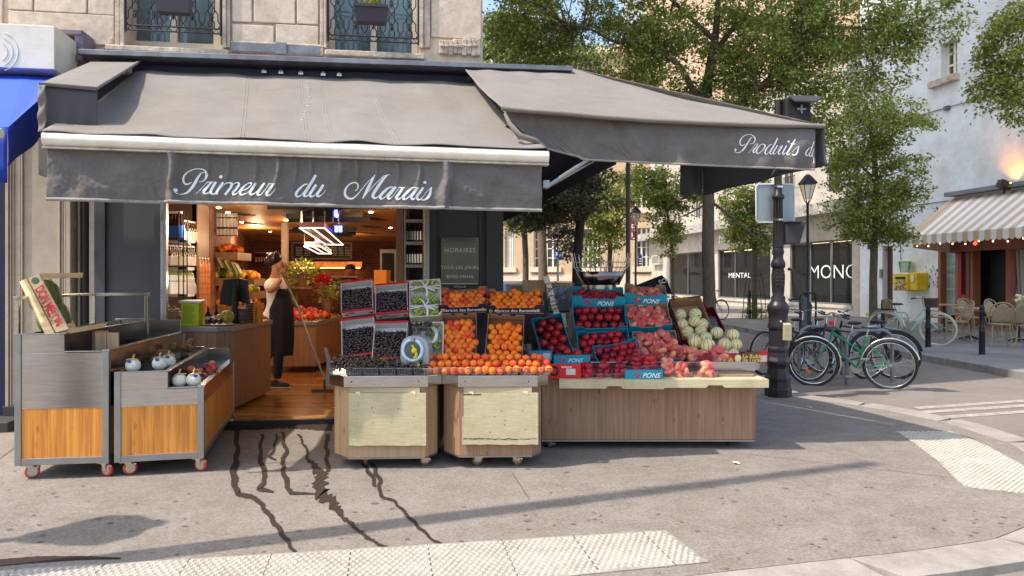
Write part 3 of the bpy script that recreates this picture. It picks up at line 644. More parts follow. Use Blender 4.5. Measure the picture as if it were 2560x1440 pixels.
T2 = [[(320,300,15),(260,310,30),(190,370,45),(130,450,50),(140,505,40),(200,490,20),(270,400,12),(330,320,15)],[(445,145,50),(390,250,55),(330,350,55),(272,440,55),(255,492,48),(300,500,25),(350,450,10)],
[(450,305,50),(410,370,55),(352,465,55),(365,505,45),(420,490,18),(500,390,12),(550,310,20)],[(565,305,50),(520,380,55),(468,465,55),(485,505,40),(540,470,15),(600,400,8)],
[(1070,410,20),(1110,370,25),(1115,300,35),(1060,270,25),(980,300,25),(920,380,40),(910,470,50),(960,530,45),(1040,530,35),(1130,440,20),(1250,290,14),(1400,140,10)],
[(1390,145,15),(1350,220,45),(1290,340,60),(1230,460,50),(1190,540,15)],[(1190,540,10),(1300,400,14),(1450,240,16),(1540,160,16),(1630,140,15)],[(1590,150,20),(1520,220,50),(1430,350,62),(1360,470,62),(1375,525,50),(1430,515,25),(1480,460,10)],
[(1690,350,12),(1620,355,30),(1550,410,50),(1480,490,55),(1485,540,45),(1540,525,20),(1620,430,12),(1680,360,12)],[(1725,348,45),(1660,430,55),(1602,505,55),(1615,545,40),(1670,510,14),(1770,380,12)],
[(1770,362,20),(1870,366,28)],[(1835,375,45),(1780,460,55),(1732,525,55),(1765,555,40),(1820,520,14)],[(2060,365,12),(1990,368,30),(1920,430,50),(1850,505,55),(1855,555,45),(1910,540,20),(2000,440,12)],
[(2080,360,45),(2020,440,55),(1972,515,55),(1995,560,40),(2040,530,14),(2110,440,10)],[(2165,360,45),(2110,440,55),(2062,515,55),(2085,565,40),(2140,540,14),(2220,430,10)],[(2188,278,26)],
[(2220,430,8),(2290,362,10)],[(2300,350,12),(2285,400,40),(2262,490,55),(2205,555,42),(2145,570,25),(2130,545,20)]]
T3 = [[(650,245,12),(600,280,30),(540,370,45),(470,480,55),(400,580,55),(310,650,30),(230,660,20),(188,625,24),(190,590,40)],[(195,580,30)],
[(450,425,15),(400,460,28),(345,465,35),(310,400,40),(340,300,35),(420,215,22),(530,175,18),(620,185,20),(700,250,40),(715,330,40),(660,410,25),(570,430,12)],
[(540,670,8),(620,580,12),(700,450,14)],[(700,435,15),(800,430,25)],[(780,450,36),(720,540,45),(662,615,50),(685,660,35),(740,620,12)],
[(870,440,20),(800,520,40),(750,620,48),(790,680,30),(870,640,20),(960,540,40),(980,460,45),(920,430,22),(870,440,20)],
[(1170,440,14),(1110,460,30),(1020,560,45),(980,655,48),(1020,700,30),(1090,640,14),(1180,500,10)],[(1320,270,44),(1250,410,50),(1160,570,50),(1112,655,48),(1140,698,30),(1200,640,10)],
[(1315,460,44),(1250,570,50),(1202,655,48),(1222,698,34),(1290,650,12),(1400,480,10)],[(1445,470,44),(1380,580,50),(1332,665,48),(1357,705,30),(1420,650,10)],[(1555,470,44),(1500,570,50),(1452,665,48),(1472,710,30),(1540,650,10)],[(1610,365,34)],
[(1790,300,46),(1730,400,50),(1640,560,50),(1572,675,48),(1592,716,32),(1650,670,10)],[(1650,425,25),(1790,430,25)],[(1710,640,8),(1800,540,8),(1870,490,10)],[(1885,485,14),(1862,570,40),(1838,660,50),(1780,720,36),(1715,718,25),(1700,690,16)],
[(2230,520,12),(2160,540,25),(2080,640,40),(2067,715,45),(2110,738,25),(2170,660,12),(2230,540,10)],[(2292,360,22),(2250,480,35),(2192,640,35),(2162,725,32),(2190,758,25),(2240,700,10)],[(2280,560,22),(2242,700,30),(2235,765,22),(2268,740,10)],[(2280,780,20),(2280,940,18)]]
mb = MB(); script(mb, T1, 420, 400, 7.529, place1); script(mb, T2, 720, 410, 6.4, place1); mb.build('lettering', M_letter, aw)
# side cheek under left hood
hd = thing('grey_side_hood', 'short grey fabric hood at the left end of the long grey awning', 'awning', (-3.6, 6.3, 2.9), world=True)
mb = MB(); hq = [W(232, 152, 7.35), W(350, 153, 7.45), W(240, 221, 5.5), W(98, 209, 5.35)]; mb.slab(hq, (0, 0, -.015)); mb.build('canopy', M_fab, hd)
mb = MB(); mb.tube([hq[3], hq[2], hq[1]], .014, 6); mb.build('hem', M_fab, hd)
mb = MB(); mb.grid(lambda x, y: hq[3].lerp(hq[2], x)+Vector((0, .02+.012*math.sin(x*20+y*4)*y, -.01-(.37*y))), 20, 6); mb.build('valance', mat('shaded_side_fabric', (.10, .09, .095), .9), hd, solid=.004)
mb = MB(); a = W(95, 212, 5.33); mb.grid(lambda x, y: a+Vector((.055*x, .01*math.sin(y*16+x*3), -.34*y)), 3, 20); a2 = W(97, 345, 5.4); mb.slab([a2, a2+Vector((.09, .02, .03)), a2+Vector((.09, .02, -.30)), a2+Vector((0, 0, -.27))], (0, .004, 0)); mb.build('side_strip', M_fab, hd, solid=.004)
# beam and cassette
bm = thing('awning_beam', 'long zinc capped beam above the grey awnings', 'beam', FA.at(-2, 3.7), world=True)
def bz(t, u0, v0, u1, v1, th, t0, t1):
    m = MB(); a = FA.px(u0, v0, t1); b = FA.px(u1, v1, t1); d = FA.n*(t0-t1); m.slab([a, b, b+d, a+d], (0, 0, -th)); return m
bz(0, 196, 122, 1432, 165, .05, .05, .42).build('zinc_cap', M_zinc, bm, bevel=.004)
bz(0, 250, 140, 1200, 172, .05, .02, .25).build('cassette', mat('navy_cassette', (.016, .016, .045), .6), bm)
bz(0, 330, 158, 1200, 188, .09, -.02, .14).build('roller', mat('navy_roller', (.03, .035, .075), .5), bm)
mb = MB()
for u, v in ((660, 180), (702, 182), (752, 184), (808, 187), (848, 188), (1172, 201)): FA.boxp(mb, u-6, v-5, u+6, v+2, .14, .2); FA.boxp(mb, u-3, v-9, u+3, v-4, .14, .18)
mb.build('hook', M_steel, bm)
# right awning
VR = Pl(.148, 6.09, .07)
ra = thing('grey_corner_awning', 'grey fabric corner awning with white script lettering covering the fruit table', 'awning', (1.3, 6.6, 2.9), world=True)
A, B, C, D_ = W(1157, 166, 7.95), W(1436, 172, 8.2), W(2060, 313, 6.26), W(1254, 268, 5.98)
def rf(x, y):
    p = A.lerp(B, x).lerp(D_.lerp(C, x), y); p.z -= .05*math.sin(math.pi*y)*(.6+.4*x)+.03*math.sin(math.pi*x)*y; p.z += .012*noise.noise(Vector((x*8, y*5, 9))); return p
mb = MB(); mb.grid(rf, 60, 30)
Cf, Bf = Vector((2.12, 8.25, 2.79)), Vector((.35, 10.2, 3.8))
mb.grid(lambda x, y: B.lerp(Bf, x).lerp(C.lerp(Cf, x), y), 12, 10); mb.build('canopy', M_fab, ra, solid=.004)
mb = MB(); mb.tube([rf(i/40, 1)+Vector((0, -.012, -.012)) for i in range(41)], .02, 8); mb.build('front_roll', M_fab, ra)
def rv(x, y):
    u0 = 1264+104*y**1.5; u = u0+(2038-u0)*x; vt = 276+(322-276)*x; vbm = 392+(424-392)*x**.8 if x > .12 else 392-20*(1-x/.12)
    r = .045*noise.noise(Vector((x*9, y*2+x*4, 2)))*(.3+y)+.008*math.sin(x*60+y*3)*y+.012*noise.noise(Vector((x*34, y*4, 7)))*y+.02*math.exp(-((x-.42+y*.06)/.03)**2)*math.sin(y*3.1)-.02*math.exp(-((x-.36-y*.02)/.02)**2)
    return VR.px(u, vt+(vbm-vt)*y, r)
mb = MB(); mb.grid(rv, 260, 26); mb.build('valance', M_fabv, ra, solid=.003)
mb = MB(); mb.tube([rv(i/60, 1) for i in range(61)], .010, 6); mb.build('hem', mat('awning_hem', (.25, .235, .225), .85), ra)
for x in (.08, .31, .33, .74): mb = MB(); mb.tube([rv(x+.004, i/10)+VR.n*.004 for i in range(11)], .0025 if x > .1 else .006, 4); mb.build('seam', M_fab, ra)
mb = MB()
mb.tube([W(1262, 285, 5.9), W(1275, 310, 5.85), W(1300, 340, 5.83), W(1340, 352, 5.85), W(1362, 366, 5.88)], [.012, .02, .026, .022, .008], 8)
mb.build('rolled_edge', M_fab, ra)
def place3(u, v, e):
    x = (u-1264)/(2038-1264)
    for _ in range(4):
        vt = 276+46*x; vbm = 392+32*x**.8; y = (v-vt)/(vbm-vt); u0 = 1264+104*max(0, y)**1.5; x = (u-u0)/(2038-u0)
    return rv(min(x, 1), y)+VR.n*(.0045+e)
mb = MB(); script(mb, T3, 1820, 320, 10.667, place3); mb.build('lettering', mat('bright_lettering', (.9, .88, .88), .6), ra)
mb = MB(); mb.grid(lambda x, y: (lambda p: Vector((p.x+.03*math.sin(x*14+y)*y, p.y, p.z-.34*y-.03*x*y)))(C.lerp(Cf, x)), 40, 8)
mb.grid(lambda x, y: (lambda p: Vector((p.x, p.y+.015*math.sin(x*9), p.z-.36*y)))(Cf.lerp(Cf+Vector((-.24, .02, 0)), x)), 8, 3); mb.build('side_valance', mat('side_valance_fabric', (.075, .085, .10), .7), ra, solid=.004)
mb = MB(); mb.tube([W(1362, 470, 5.95), W(1475, 396, 6.15)], .018, 8); mb.tube([W(1378, 462, 6.05), W(1500, 392, 6.3)], .014, 8); mb.bx(.25, .3, 5.9, 6.0, 2.22, 2.28); mb.build('folding_arm', M_steeld, ra)
na = thing('navy_side_awning', 'dark navy awning along the receding side wall behind the grey corner awning', 'awning', (.3, 9, 2.8), world=True)
mb = MB(); a = Vector((.885, 6.32, 2.47)); b = Vector((-.35, 14.0, 2.47)); up = Vector((0, 0, .22)); mb.slab([a, b, b+up, a+up], (.006, 0, 0)); wl = Vector((-.9, -.14, .12)); mb.slab([a+up, b+up, b+up+wl, a+up+wl], (0, 0, .01)); mb.slab([a, a+up, a+up+wl, a+Vector((-.6, -.1, .1))], (0, .006, 0)); mb.build('canopy', M_fabd, na)
# ---------------------------------------------------------------- shop interior
FZ = .06
T = lambda u, v, D: W(u, v, D)
room = thing('shop_interior', 'warm wooden shop interior with brick walls seen through the open front', 'shop room', FA.at(-2, FZ, -2), world=True)
mb = MB(); q = [FA.at(U(566), 0, .36), FA.at(-.3, 0, .36), FA.at(-.3, 0, -.02), FA.at(-.35, 0, -13), FA.at(-6, 0, -13), FA.at(U(405)-1.8, 0, -3), FA.at(U(405), 0, -.02), FA.at(U(566), 0, -.02)]
q[1] = FA.at(U(1000), 0, .36); q[2] = FA.at(U(1000), 0, -.02); q.insert(3, FA.at(U(1073), 0, -.021))
mb.slab([(p.x, p.y, .02) for p in q], (0, 0, FZ-.02)); mb.build('shop_floor', M_floorw, kind='structure')
mb = MB(); FA.box(mb, U(560), U(850), .003, FZ-.005, .361, .40); mb.build('threshold_edge', M_iron, room)
CZ = 2.52
mb = MB(); mb.slab([FA.at(-6.5, CZ, -.4), FA.at(-.3, CZ, -.4), FA.at(-.3, CZ, -13), FA.at(-7.5, CZ, -13)], (0, 0, .05)); mb.build('ceiling', mat('oak_ceiling', (.40, .19, .055), .5, nz=.1, ns=3), room)
mb = MB()
for i, (v, u0, u1) in enumerate([(524, 668, 940), (534, 708, 855), (542, 765, 906), (546, 715, 880), (551, 795, 924), (556, 720, 910), (578, 731, 891), (583, 721, 870), (588, 750, 890), (592, 790, 880)]):
    D = (CZ-.1-CH)*F/(V0-v); mb.slab([W(u0, v, D), W(u1, v, D), W(u1, v, D+.1), W(u0, v, D+.1)], (0, 0, .08))
for u in (754, 783, 812, 833, 846): 
    mb.slab([W(u-2, 528, 9.9), W(u+2, 528, 9.9), W(u+2, 562, 13), W(u-2, 562, 13)], (0, 0, .04))
mb.build('ceiling_baffles', M_black, room)
mb = MB(); rr = random.Random(3)
for k in range(8):
    for j in range(5):
        D = 10.5+k*1.0+j*.12; u = 560+k*14+j*12 if k % 2 else 930+j*8-k*4
        p = W(u, 0, D); mb.box((p.x, p.y, CZ-.006), (.22, .05, .012))
mb.build('ceiling_slots', mat('slot_dark', (.06, .025, .008), .8), room, kind='stuff')
sp = MB()
for (u, v) in [(547, 520), (570, 532), (927, 531), (870, 532), (976, 570), (675, 579), (715, 551), (604, 556)]:
    D = (CZ-CH-.01)*F/(V0-v); p = W(u, v, D); sp.lathe([(.033, 0), (.033, .012)], (p.x, p.y, CZ-.015), 10)
sp.build('downlight', M_spot, room)
M_brk = bricks('dark_red_brick', (.20, .055, .035), (.10, .03, .025), (.16, .11, .08), 3.2)
M_brkw = bricks('side_brick', (.30, .12, .07), (.16, .055, .035), (.22, .15, .10), 3.2)
bk = FA.at(0, 0, -12.9)
mb = MB(); FA.box(mb, -8, -.3, 0, CZ, -13.1, -12.9); mb.build('back_wall', M_brk, room)
mb = MB(); a, b = W(525, 690, 10.6), W(622, 690, 20.3); mb.slab([(a.x, a.y, 0), (b.x, b.y, 0), (b.x, b.y, CZ), (a.x, a.y, CZ)], (-.1, 0, 0)); mb.build('side_wall', M_brkw, room)
mb = MB(); a, b = W(492, 690, 9.6), W(526, 690, 10.7); mb.slab([(a.x, a.y, 0), (b.x, b.y, 0), (b.x, b.y, CZ), (a.x, a.y, CZ)], (-.06, 0, 0)); a = W(412, 690, 9.6); mb.slab([(a.x-.6, a.y, 0), (a.x+.41, a.y, 0), (a.x+.41, a.y, CZ), (a.x-.6, a.y, CZ)], (0, .05, 0)); mb.build('partition', mat('dark_brown_board', (.13, .065, .035), .5, nz=.2, ns=4), room)
mb = MB(); FA.box(mb, U(990, -1.3), U(1010, -1.3), FZ, 2.5, -1.5, -1.3); FA.box(mb, U(703, -6), U(718, -6), FZ, CZ, -6.2, -6); mb.build('pillar', mat('pillar_plaster', (.33, .26, .22), .7), room)
mb = MB(); FA.box(mb, -.34, -.3, 0, CZ, -12.9, -.5); mb.build('right_wall', M_char, room)
mb = MB(); FA.box(mb, U(950, -12.8), U(955, -12.8), FZ, 2.2, -12.9, -12.8); FA.box(mb, U(986, -12.8), U(990, -12.8), FZ, 2.2, -12.9, -12.8); FA.box(mb, U(950, -12.8), U(990, -12.8), 2.2, 2.3, -12.9, -12.8); mb.build('door_surround', M_steeld, room)
mb = MB(); FA.box(mb, U(955, -12.85), U(986, -12.85), FZ, 2.2, -12.9, -12.85); mb.build('back_door', M_black, room)
# copper lit wall band
mb = MB(); FA.boxp(mb, 715, 654, 905, 668, -12.9, -12.6); mb.build('copper_shelf', mat('copper_shelf', (.75, .30, .10), .35, .6, nz=.3, ns=9), room)
mb = MB(); FA.boxp(mb, 718, 669, 900, 670.5, -12.7, -12.55); mb.build('shelf_light', mat('warm_strip', (1, .55, .22), emit=3), room)
# chalk menu board
mn = thing('menu_board', 'long chalk menu board in a wooden frame high on the back wall', 'menu board', FA.at(U(800, -12.7), 2.0, -12.7), world=True)
mb = MB(); FA.boxp(mb, 731, 609, 877, 645, -12.88, -12.84); mb.build('slate', M_black, mn)
mb = MB(); FA.boxp(mb, 728, 605, 880, 609, -12.88, -12.8); FA.boxp(mb, 728, 645, 880, 648.5, -12.88, -12.8); FA.boxp(mb, 728, 609, 731.5, 645, -12.88, -12.8); FA.boxp(mb, 876, 609, 880, 645, -12.88, -12.8); mb.build('frame', M_oakl, mn)
mb = MB()
for c0, c1 in ((740, 756), (762, 776), (832, 843), (847, 858), (863, 874)):
    for r_ in range(6):
        v = 619+r_*3.8; u = c0
        while u < c1: d = rr.uniform(2, 5); FA.boxp(mb, u, v-.7, min(u+d, c1), v+.7, -12.84, -12.835); u += d+1.5
mb.build('chalk_lines', M_ink, mn)
# pendant lights
def pend(pts, z, lb):
    ps = []
    for u, v in pts:
        D = (CH-z)*F/(v-V0); ps.append(W(u, v, D))
    t = thing('pendant_light', lb, 'pendant lamp', sum(ps, Vector())/4, world=True, group='rectangular led pendants over the shop aisle')
    m = MB(); m.slab([p+Vector((0, 0, .01)) for p in ps], (0, 0, .07)); m.build('housing', mat('pendant_housing', (.18, .07, .06), .5), t)
    m = MB(); a, b, c, d = ps
    for p, q in ((a, b), (b, c), (c, d), (d, a), ((a+b)/2, (c+d)/2)): m.tube([p, q], .009, 5)
    m.build('led_strip', M_lw, t)
    m = MB()
    for p in ps: m.tube([p+Vector((0, 0, .08)), (p.x, p.y, CZ)], .006, 4)
    m.build('hanging_wire', M_black, t)
pend([(749, 570), (811, 570), (858, 612), (815, 611.5)], 2.2, 'nearer and larger glowing rectangular pendant lamp in the shop')
pend([(761, 616), (801, 616), (829, 634), (796, 634)], 2.06, 'smaller glowing rectangular pendant lamp deeper in the shop')
for (u, v, D) in ((841, 538, 10.5), (841, 576, 12), (851, 576, 12), (791, 604, 14.5), (799, 604, 14.5)):
    p = W(u, v, D); m = MB(); m.ball(p, .035 if D < 13 else .04, 8); m.box((p.x, p.y, p.z+.05), (.05, .05, .05)); tag(m.build('blue_spotlight', mat('blue_led', (.06, .08, 1), emit=6)), {(841, 538): 'upper blue glowing spotlight under the shop ceiling'}.get((u, v), 'small blue glowing spotlight in a pair under the shop ceiling'), 'spotlight', 'blue spotlights in the shop')
def plight(u, v, D, e, col=(1, .66, .36), r=.12):
    l = bpy.data.lights.new('ceiling_and_fill_light', 'POINT'); l.energy = e; l.color = col; l.shadow_soft_size = r; o = bpy.data.objects.new('ceiling_and_fill_light', l); o.location = W(u, v, D); COL.objects.link(o)
LK = .62
plight(620, 560, 10.0, 30*LK); plight(880, 560, 10.5, 26*LK); plight(760, 600, 13, 40*LK); plight(640, 600, 15, 35*LK); plight(850, 610, 17, 30*LK); plight(500, 560, 8.6, 7*LK, (1, .85, .7), .05); plight(505, 700, 8.5, 5*LK, (1, .85, .7), .05); plight(600, 570, 8.9, 12*LK)  # both lights beside the bottle shelf are added to brighten it
# bottle shelves
M_lab = [mat('bottle_blue', (.02, .16, .62), .3), mat('bottle_dark', (.05, .018, .01), .15, nz=.2, ns=9), mat('bottle_white', (.62, .60, .56), .4), mat('bottle_copper', (.52, .2, .08), .25, nz=.4, ns=30), mat('bottle_green', (.20, .24, .05), .25)]
def bottle_mesh(h, r, lab):
    m = MB(); m.lathe([(r, 0), (r, h*.55), (r*.4, h*.75), (r*.36, h*.97), (r*.36, h)], (0, 0, 0), 10); m.k = 1; m.lathe([(r*1.03, h*.08), (r*1.03, h*.5)], (0, 0, 0), 10); m.k = 2; m.lathe([(r*.42, h*.93), (r*.42, h*1.01)], (0, 0, 0), 8)
    return m
def put_rows(proto_args, spots, lb, gp, name='bottle', cat='bottle'):
    h, r, mats = proto_args; first = None
    for i, p in enumerate(spots):
        if first is None: first = bottle_mesh(h, r, 0).build(name, mats); first.location = (0, 0, 0); o = first
        else: o = first.copy(); COL.objects.link(o)
        o.location = p; tag(o, lb, cat, gp)
sh = thing('bottle_shelf_unit', 'wall shelf unit of drinks behind the wooden counter', 'shelf', W(447, 820, 8.6), world=True)
mb = MB(); SY = 8.55
for v0, v1 in ((600, 606), (668, 675), (735, 742)):
    a = W(419, v0, SY); b = W(466, v1, SY); mb.bx(a.x, b.x, SY, SY+.22, b.z, a.z); 
    c = W(466, v0, SY); d = W(490, v0, SY+1.0); mb.slab([(c.x, SY, c.z), (d.x-.02, SY+.9, c.z), (d.x-.14, SY+.9, c.z), (c.x-.1, SY, c.z)], (0, 0, -.03))
mb.build('shelf', mat('shelf_grey', (.46, .42, .38), .5), sh)
mb = MB()
for u in (447, 459, 468): mb.tube([W(u, 530, 8.5), W(u, 750, 8.5)], .007, 5)
mb.build('wire_bracket', M_black, sh)
def row(u0, u1, v, D0, D1, n): return [W(u0+(u1-u0)*i/(n-1), v, D0+(D1-D0)*i/(n-1)) for i in range(n)]
put_rows((.33, .042, [M_lab[1], M_lab[0], M_ink]), row(426, 452, 600, 8.6, 8.6, 4), 'dark bottle with blue lower label on the top drinks shelf', 'blue labelled bottles on the top shelf')
put_rows((.26, .034, [M_lab[1], M_lab[2], M_ink]), row(462, 486, 606, 8.7, 9.4, 6), 'dark bottle with white label in the slanting row of the top drinks shelf', 'white labelled bottles on the top shelf')
put_rows((.26, .030, [M_lab[1], M_lab[2], M_ink]), row(424, 484, 668, 8.6, 9.2, 14), 'small white capped bottle on the second drinks shelf', 'small bottles on the second shelf')
put_rows((.2, .032, [M_lab[2], M_lab[2], M_ink]), row(424, 484, 735, 8.6, 9.2, 12), 'jar with pale label on the third drinks shelf', 'pale labelled jars on the third shelf', 'jar', 'jar')
put_rows((.15, .03, [M_lab[4], M_lab[2], M_ink]), row(424, 478, 704, 8.6, 9.2, 9), 'short jar standing above the third drinks shelf', 'short jars above the third shelf', 'jar', 'jar')
for k in range(5): put_rows((.25, .032, [M_lab[3], M_lab[3], M_ink]), row(498, 520, 690+k*28, 9.8, 10.4, 4), 'copper coloured bottle in the tall rack at the brick wall edge', 'copper coloured bottles in the tall rack')
mb = MB()
for v in (548, 604, 661, 700): 
    a = W(1012, v, 8.6); b = W(1059, v+8, 8.6); mb.bx(a.x, b.x, 8.6, 8.9, b.z, a.z)
for u in (1012, 1059): a = W(u, 520, 8.61); mb.bx(a.x-.01, a.x+.01, 8.61, 8.91, FZ, a.z)
sh2 = thing('dark_shelf_unit', 'narrow dark shelf unit of bottles beside the opening hours panel', 'shelf', W(1036, 860, 8.7), world=True); mb.build('shelf', mat('shelf_grey', (.46, .42, .38), .5), sh2)
mb = MB(); a = W(1008, 520, 8.95); b = W(1062, 520, 8.95); mb.bx(a.x, b.x, 8.95, 8.98, FZ, a.z); mb.build('back_panel', M_black, sh2)
for v in (604, 661): put_rows((.24, .026, [M_lab[1], M_steel, M_steel]), row(1018, 1054, v, 8.7, 8.7, 6), 'dark bottle with silver label on the narrow shelf unit, %s row' % ('upper' if v < 650 else 'lower'), 'dark bottles on the narrow shelf')
# front counter
ct = thing('shop_counter', 'wooden serving counter with grey top inside the shop opening', 'counter', (-3.3, 8.3, FZ), world=True)
XL, XR, Y0, Y1, Z1 = -3.66, -3.0, 7.86, 9.2, .985
mb = MB(); mb.slab([(XL, Y0, FZ+.04), (XR-.14, Y0, FZ+.04), (XR, Y0+.12, FZ+.04), (XR, Y1, FZ+.04), (XL, Y1, FZ+.04)], (0, 0, Z1-.1)); mb.build('body', M_oak, ct)
mb = MB(); mb.slab([(XL-.02, Y0-.02, Z1-.055), (XR-.13, Y0-.02, Z1-.055), (XR+.02, Y0+.11, Z1-.055), (XR+.02, Y1+.02, Z1-.055), (XL-.02, Y1+.02, Z1-.055)], (0, 0, .05)); mb.build('top', mat('counter_top', (.30, .27, .26), .3), ct, bevel=.004)
mb = MB(); mb.bx(XL+.05, XR-.05, Y0+.15, Y1-.05, FZ, FZ+.04); mb.build('plinth', M_black, ct)
# things on the counter
def on_counter(u, v): D = (CH-Z1+.005)*F/(v-V0); p = W(u, v, D); return Vector((p.x, p.y, Z1-.005))
CT = lambda u, D: Vector(((u-U0)/F*D, D, Z1-.004))
t = thing('lime_box', 'bright lime green open carton on the wooden counter', 'box', CT(479, 7.98), .1)
mb = MB(); mb.bx(-.09, .09, -.06, .12, 0, .25); mb.build('carton', mat('lime_card', (.50, .60, .02), .6), t)
mb = MB(); mb.slab([(-.11, -.08, .252), (.12, -.08, .252), (.11, .14, .262), (-.1, .14, .262)], (0, 0, .02)); mb.build('white_liner', M_cardw, t)
mb = MB()
for k in range(14): mb.bx(-.07, .02+.04*rr.random(), -.0625, -.061, .04+k*.013, .045+k*.013)
mb.build('small_print', mat('green_print', (.16, .28, .02), .6), t)
t = thing('wood_hook_basket', 'curved wooden stand holding a wire ball of nuts at the counter edge', 'basket', CT(430, 8.1))
mb = MB(); mb.tube([(-.07, 0, 0), (-.085, 0, .08), (-.075, 0, .18), (-.04, 0, .22)], .018, 8); mb.bx(-.09, .09, -.06, .06, 0, .02); mb.build('stand', M_oakl, t)
mb = MB(); mb.ball((.02, 0, .11), (.075, .06, .085), 12)
for k in range(60): a = Vector((rr.gauss(0, 1), rr.gauss(0, 1), rr.gauss(0, 1))).normalized(); mb.ball((.02+a.x*.075, a.y*.06, .11+a.z*.085), .014, 6)
mb.build('nuts', mat('nut_shell', (.36, .30, .26), .4, nz=.6, ns=60), t)
t = thing('fruit_plate', 'white plate of exotic fruit on the counter', 'plate', CT(545, 8.05))
mb = MB(); mb.lathe([(.05, 0), (.16, .018), (.165, .022), (.05, .006)], (0, 0, 0), 24); mb.build('plate', M_white, t)
for i, (dx, dy, r, c) in enumerate([(-.06, 0, .035, 'plum'), (-.01, -.07, .03, 'plum'), (.02, .02, .055, 'amber'), (.10, .0, .075, 'striped'), (.05, -.08, .03, 'plum'), (-.09, -.05, .028, 'plum')]):
    m = MB(); m.ball((0, 0, r), r, 14); o = m.build('exotic_fruit', {'plum': mat('dark_plum_skin', (.05, .01, .03), .3), 'amber': mat('amber_skin', (.5, .2, .03), .4), 'striped': mat('striped_melon_skin', (.42, .34, .05), .4, col2=(.12, .14, .02), ns=25, stretch=(1, 1, .2))}[c]); p = CT(545, 8.05); o.location = p+Vector((dx, dy, .02))
    tag(o, {'plum': 'small dark plum coloured fruit on the white counter plate', 'amber': 'amber orange fruit in the middle of the white counter plate', 'striped': 'striped yellow green melon on the right of the white counter plate'}[c], 'fruit', 'fruit on the white plate')
put_rows((.2, .035, [M_lab[1], M_lab[2], M_inkk]), [CT(520, 8.1), CT(540, 8.3)], 'small dark bottle with round label behind the counter plate', 'small bottles behind the plate')
put_rows((.27, .042, [mat('orange_juice', (.80, .25, .02), .25), mat('orange_juice', (.80, .25, .02), .25), M_red]), [CT(633, 8.6), CT(648, 8.6)], 'orange juice bottle with red cap at the far end of the counter', 'orange juice bottles on the counter')
for i, (u, D, n) in enumerate([(606, 8.4, 6), (622, 8.55, 8), (600, 8.7, 5)]):
    t = thing('jar_stack', ['left stack of dark lidded tubs on the counter', 'taller stack of dark lidded tubs on the counter', 'rear stack of dark lidded tubs on the counter'][i], 'tub stack', CT(u, D)); m = MB()
    for k in range(n): m.lathe([(.05, k*.03), (.052, k*.03+.02), (.047, k*.03+.026)], (0, 0, 0), 12)
    m.build('tub', mat('tub_dark', (.08, .06, .06), .35, nz=.5, ns=30), t)
t = thing('till_screen', 'black point of sale screen on a pole seen from behind', 'till', CT(582, 8.35))
mb = MB(); mb.tube([(.02, 0, 0), (.02, 0, .40)], .035, 10); mb.build('pole', M_black, t)
mb = MB(); mb.slab([(-.15, -.02, .22), (.05, .04, .20), (.03, .04, .52), (-.10, -.02, .50)], (0, .03, 0)); mb.slab([(.05, .04, .25), (.20, -.03, .22), (.17, -.03, .50), (.04, .04, .52)], (0, .03, 0)); mb.build('screen', M_black, t, bevel=.006)
# produce shelves inside (left wall) and islands
def heap(c, rx, ry, h, n, r, cols, name, lb, cat='fruit heap'):
    m = MB()
    for i in range(n):
        a = rr.random()*6.283; q = math.sqrt(rr.random()); x = math.cos(a)*q*rx; y = math.sin(a)*q*ry; z = h*(1-q*q)*rr.uniform(.7, 1); m.k = rr.randrange(len(cols)); rad = r*rr.uniform(.8, 1.15); m.ball((c[0]+x, c[1]+y, c[2]+z+rad*.6), rad, 8)
    o = m.build(name, cols); return tag(o, lb, cat, kind='stuff')
M_or = mat('orange_skin', (.82, .25, .02), .45); M_or2 = mat('orange_skin_light', (.85, .42, .05), .45); M_rd = mat('red_produce', (.55, .03, .02), .4); M_ye = mat('yellow_produce', (.75, .50, .06), .4); M_gr = mat('green_produce', (.12, .26, .03), .5); M_pk = mat('pink_produce', (.6, .1, .12), .5)
for (u0, u1, v, D, lb, cols, r) in [(528, 600, 762, 11.5, 'heap of oranges on the lower wall shelf in the shop', [M_or, M_or2], .05), (596, 636, 757, 12.8, 'heap of oranges on the shelf further into the shop', [M_or, M_or2], .05), (528, 580, 692, 11.5, 'cut leafy greens on the upper wall shelf in the shop', [M_gr, M_gr, M_ye], .06), (582, 640, 694, 12.8, 'orange and yellow fruit on the upper wall shelf in the shop', [M_or, M_ye], .06), (532, 600, 628, 11.5, 'red jars and fruit on the top wall shelf in the shop', [M_rd, M_or, M_gr], .045)]:
    a = W(u0, v, D); b = W(u1, v, D); m = MB(); m.bx(a.x, b.x, D-.1, D+.5, a.z-.14, a.z-.02); tag(m.build('wall_shelf', M_oak), 'wooden wall shelf under the '+lb.split(' on ')[0].replace('heap of ', ''), 'shelf', 'wooden wall shelves in the shop')
    heap(((a.x+b.x)/2, D+.12, a.z-.02), (b.x-a.x)/2*.95, .2, .08, 46, r, cols, 'produce', lb)
for (u, v, D, r, mm, lb) in [(580, 636, 12, .1, M_or2, 'large orange gourd above the shop wall shelf'), (600, 642, 12, .075, M_rd, 'red round fruit on a jar above the shop wall shelf')]:
    m = MB(); m.ball(W(u, v+7, D), r, 14); tag(m.build('gourd', mm), lb, 'gourd')
m = MB()
for i in range(9):
    a = W(548+i*6, 640+i*2.2, 11.3); m.k = i % 3; m.box(a+Vector((0, 0, -.09)), (.022, .12, .17), Euler((0, R(-28), 0)).to_matrix())
tag(m.build('packet_row', [mat('packet_dark', (.10, .05, .03), .6), mat('packet_cream', (.55, .45, .32), .6), M_gr]), 'slanted row of packets on the upper wall shelf in the shop', 'packets')
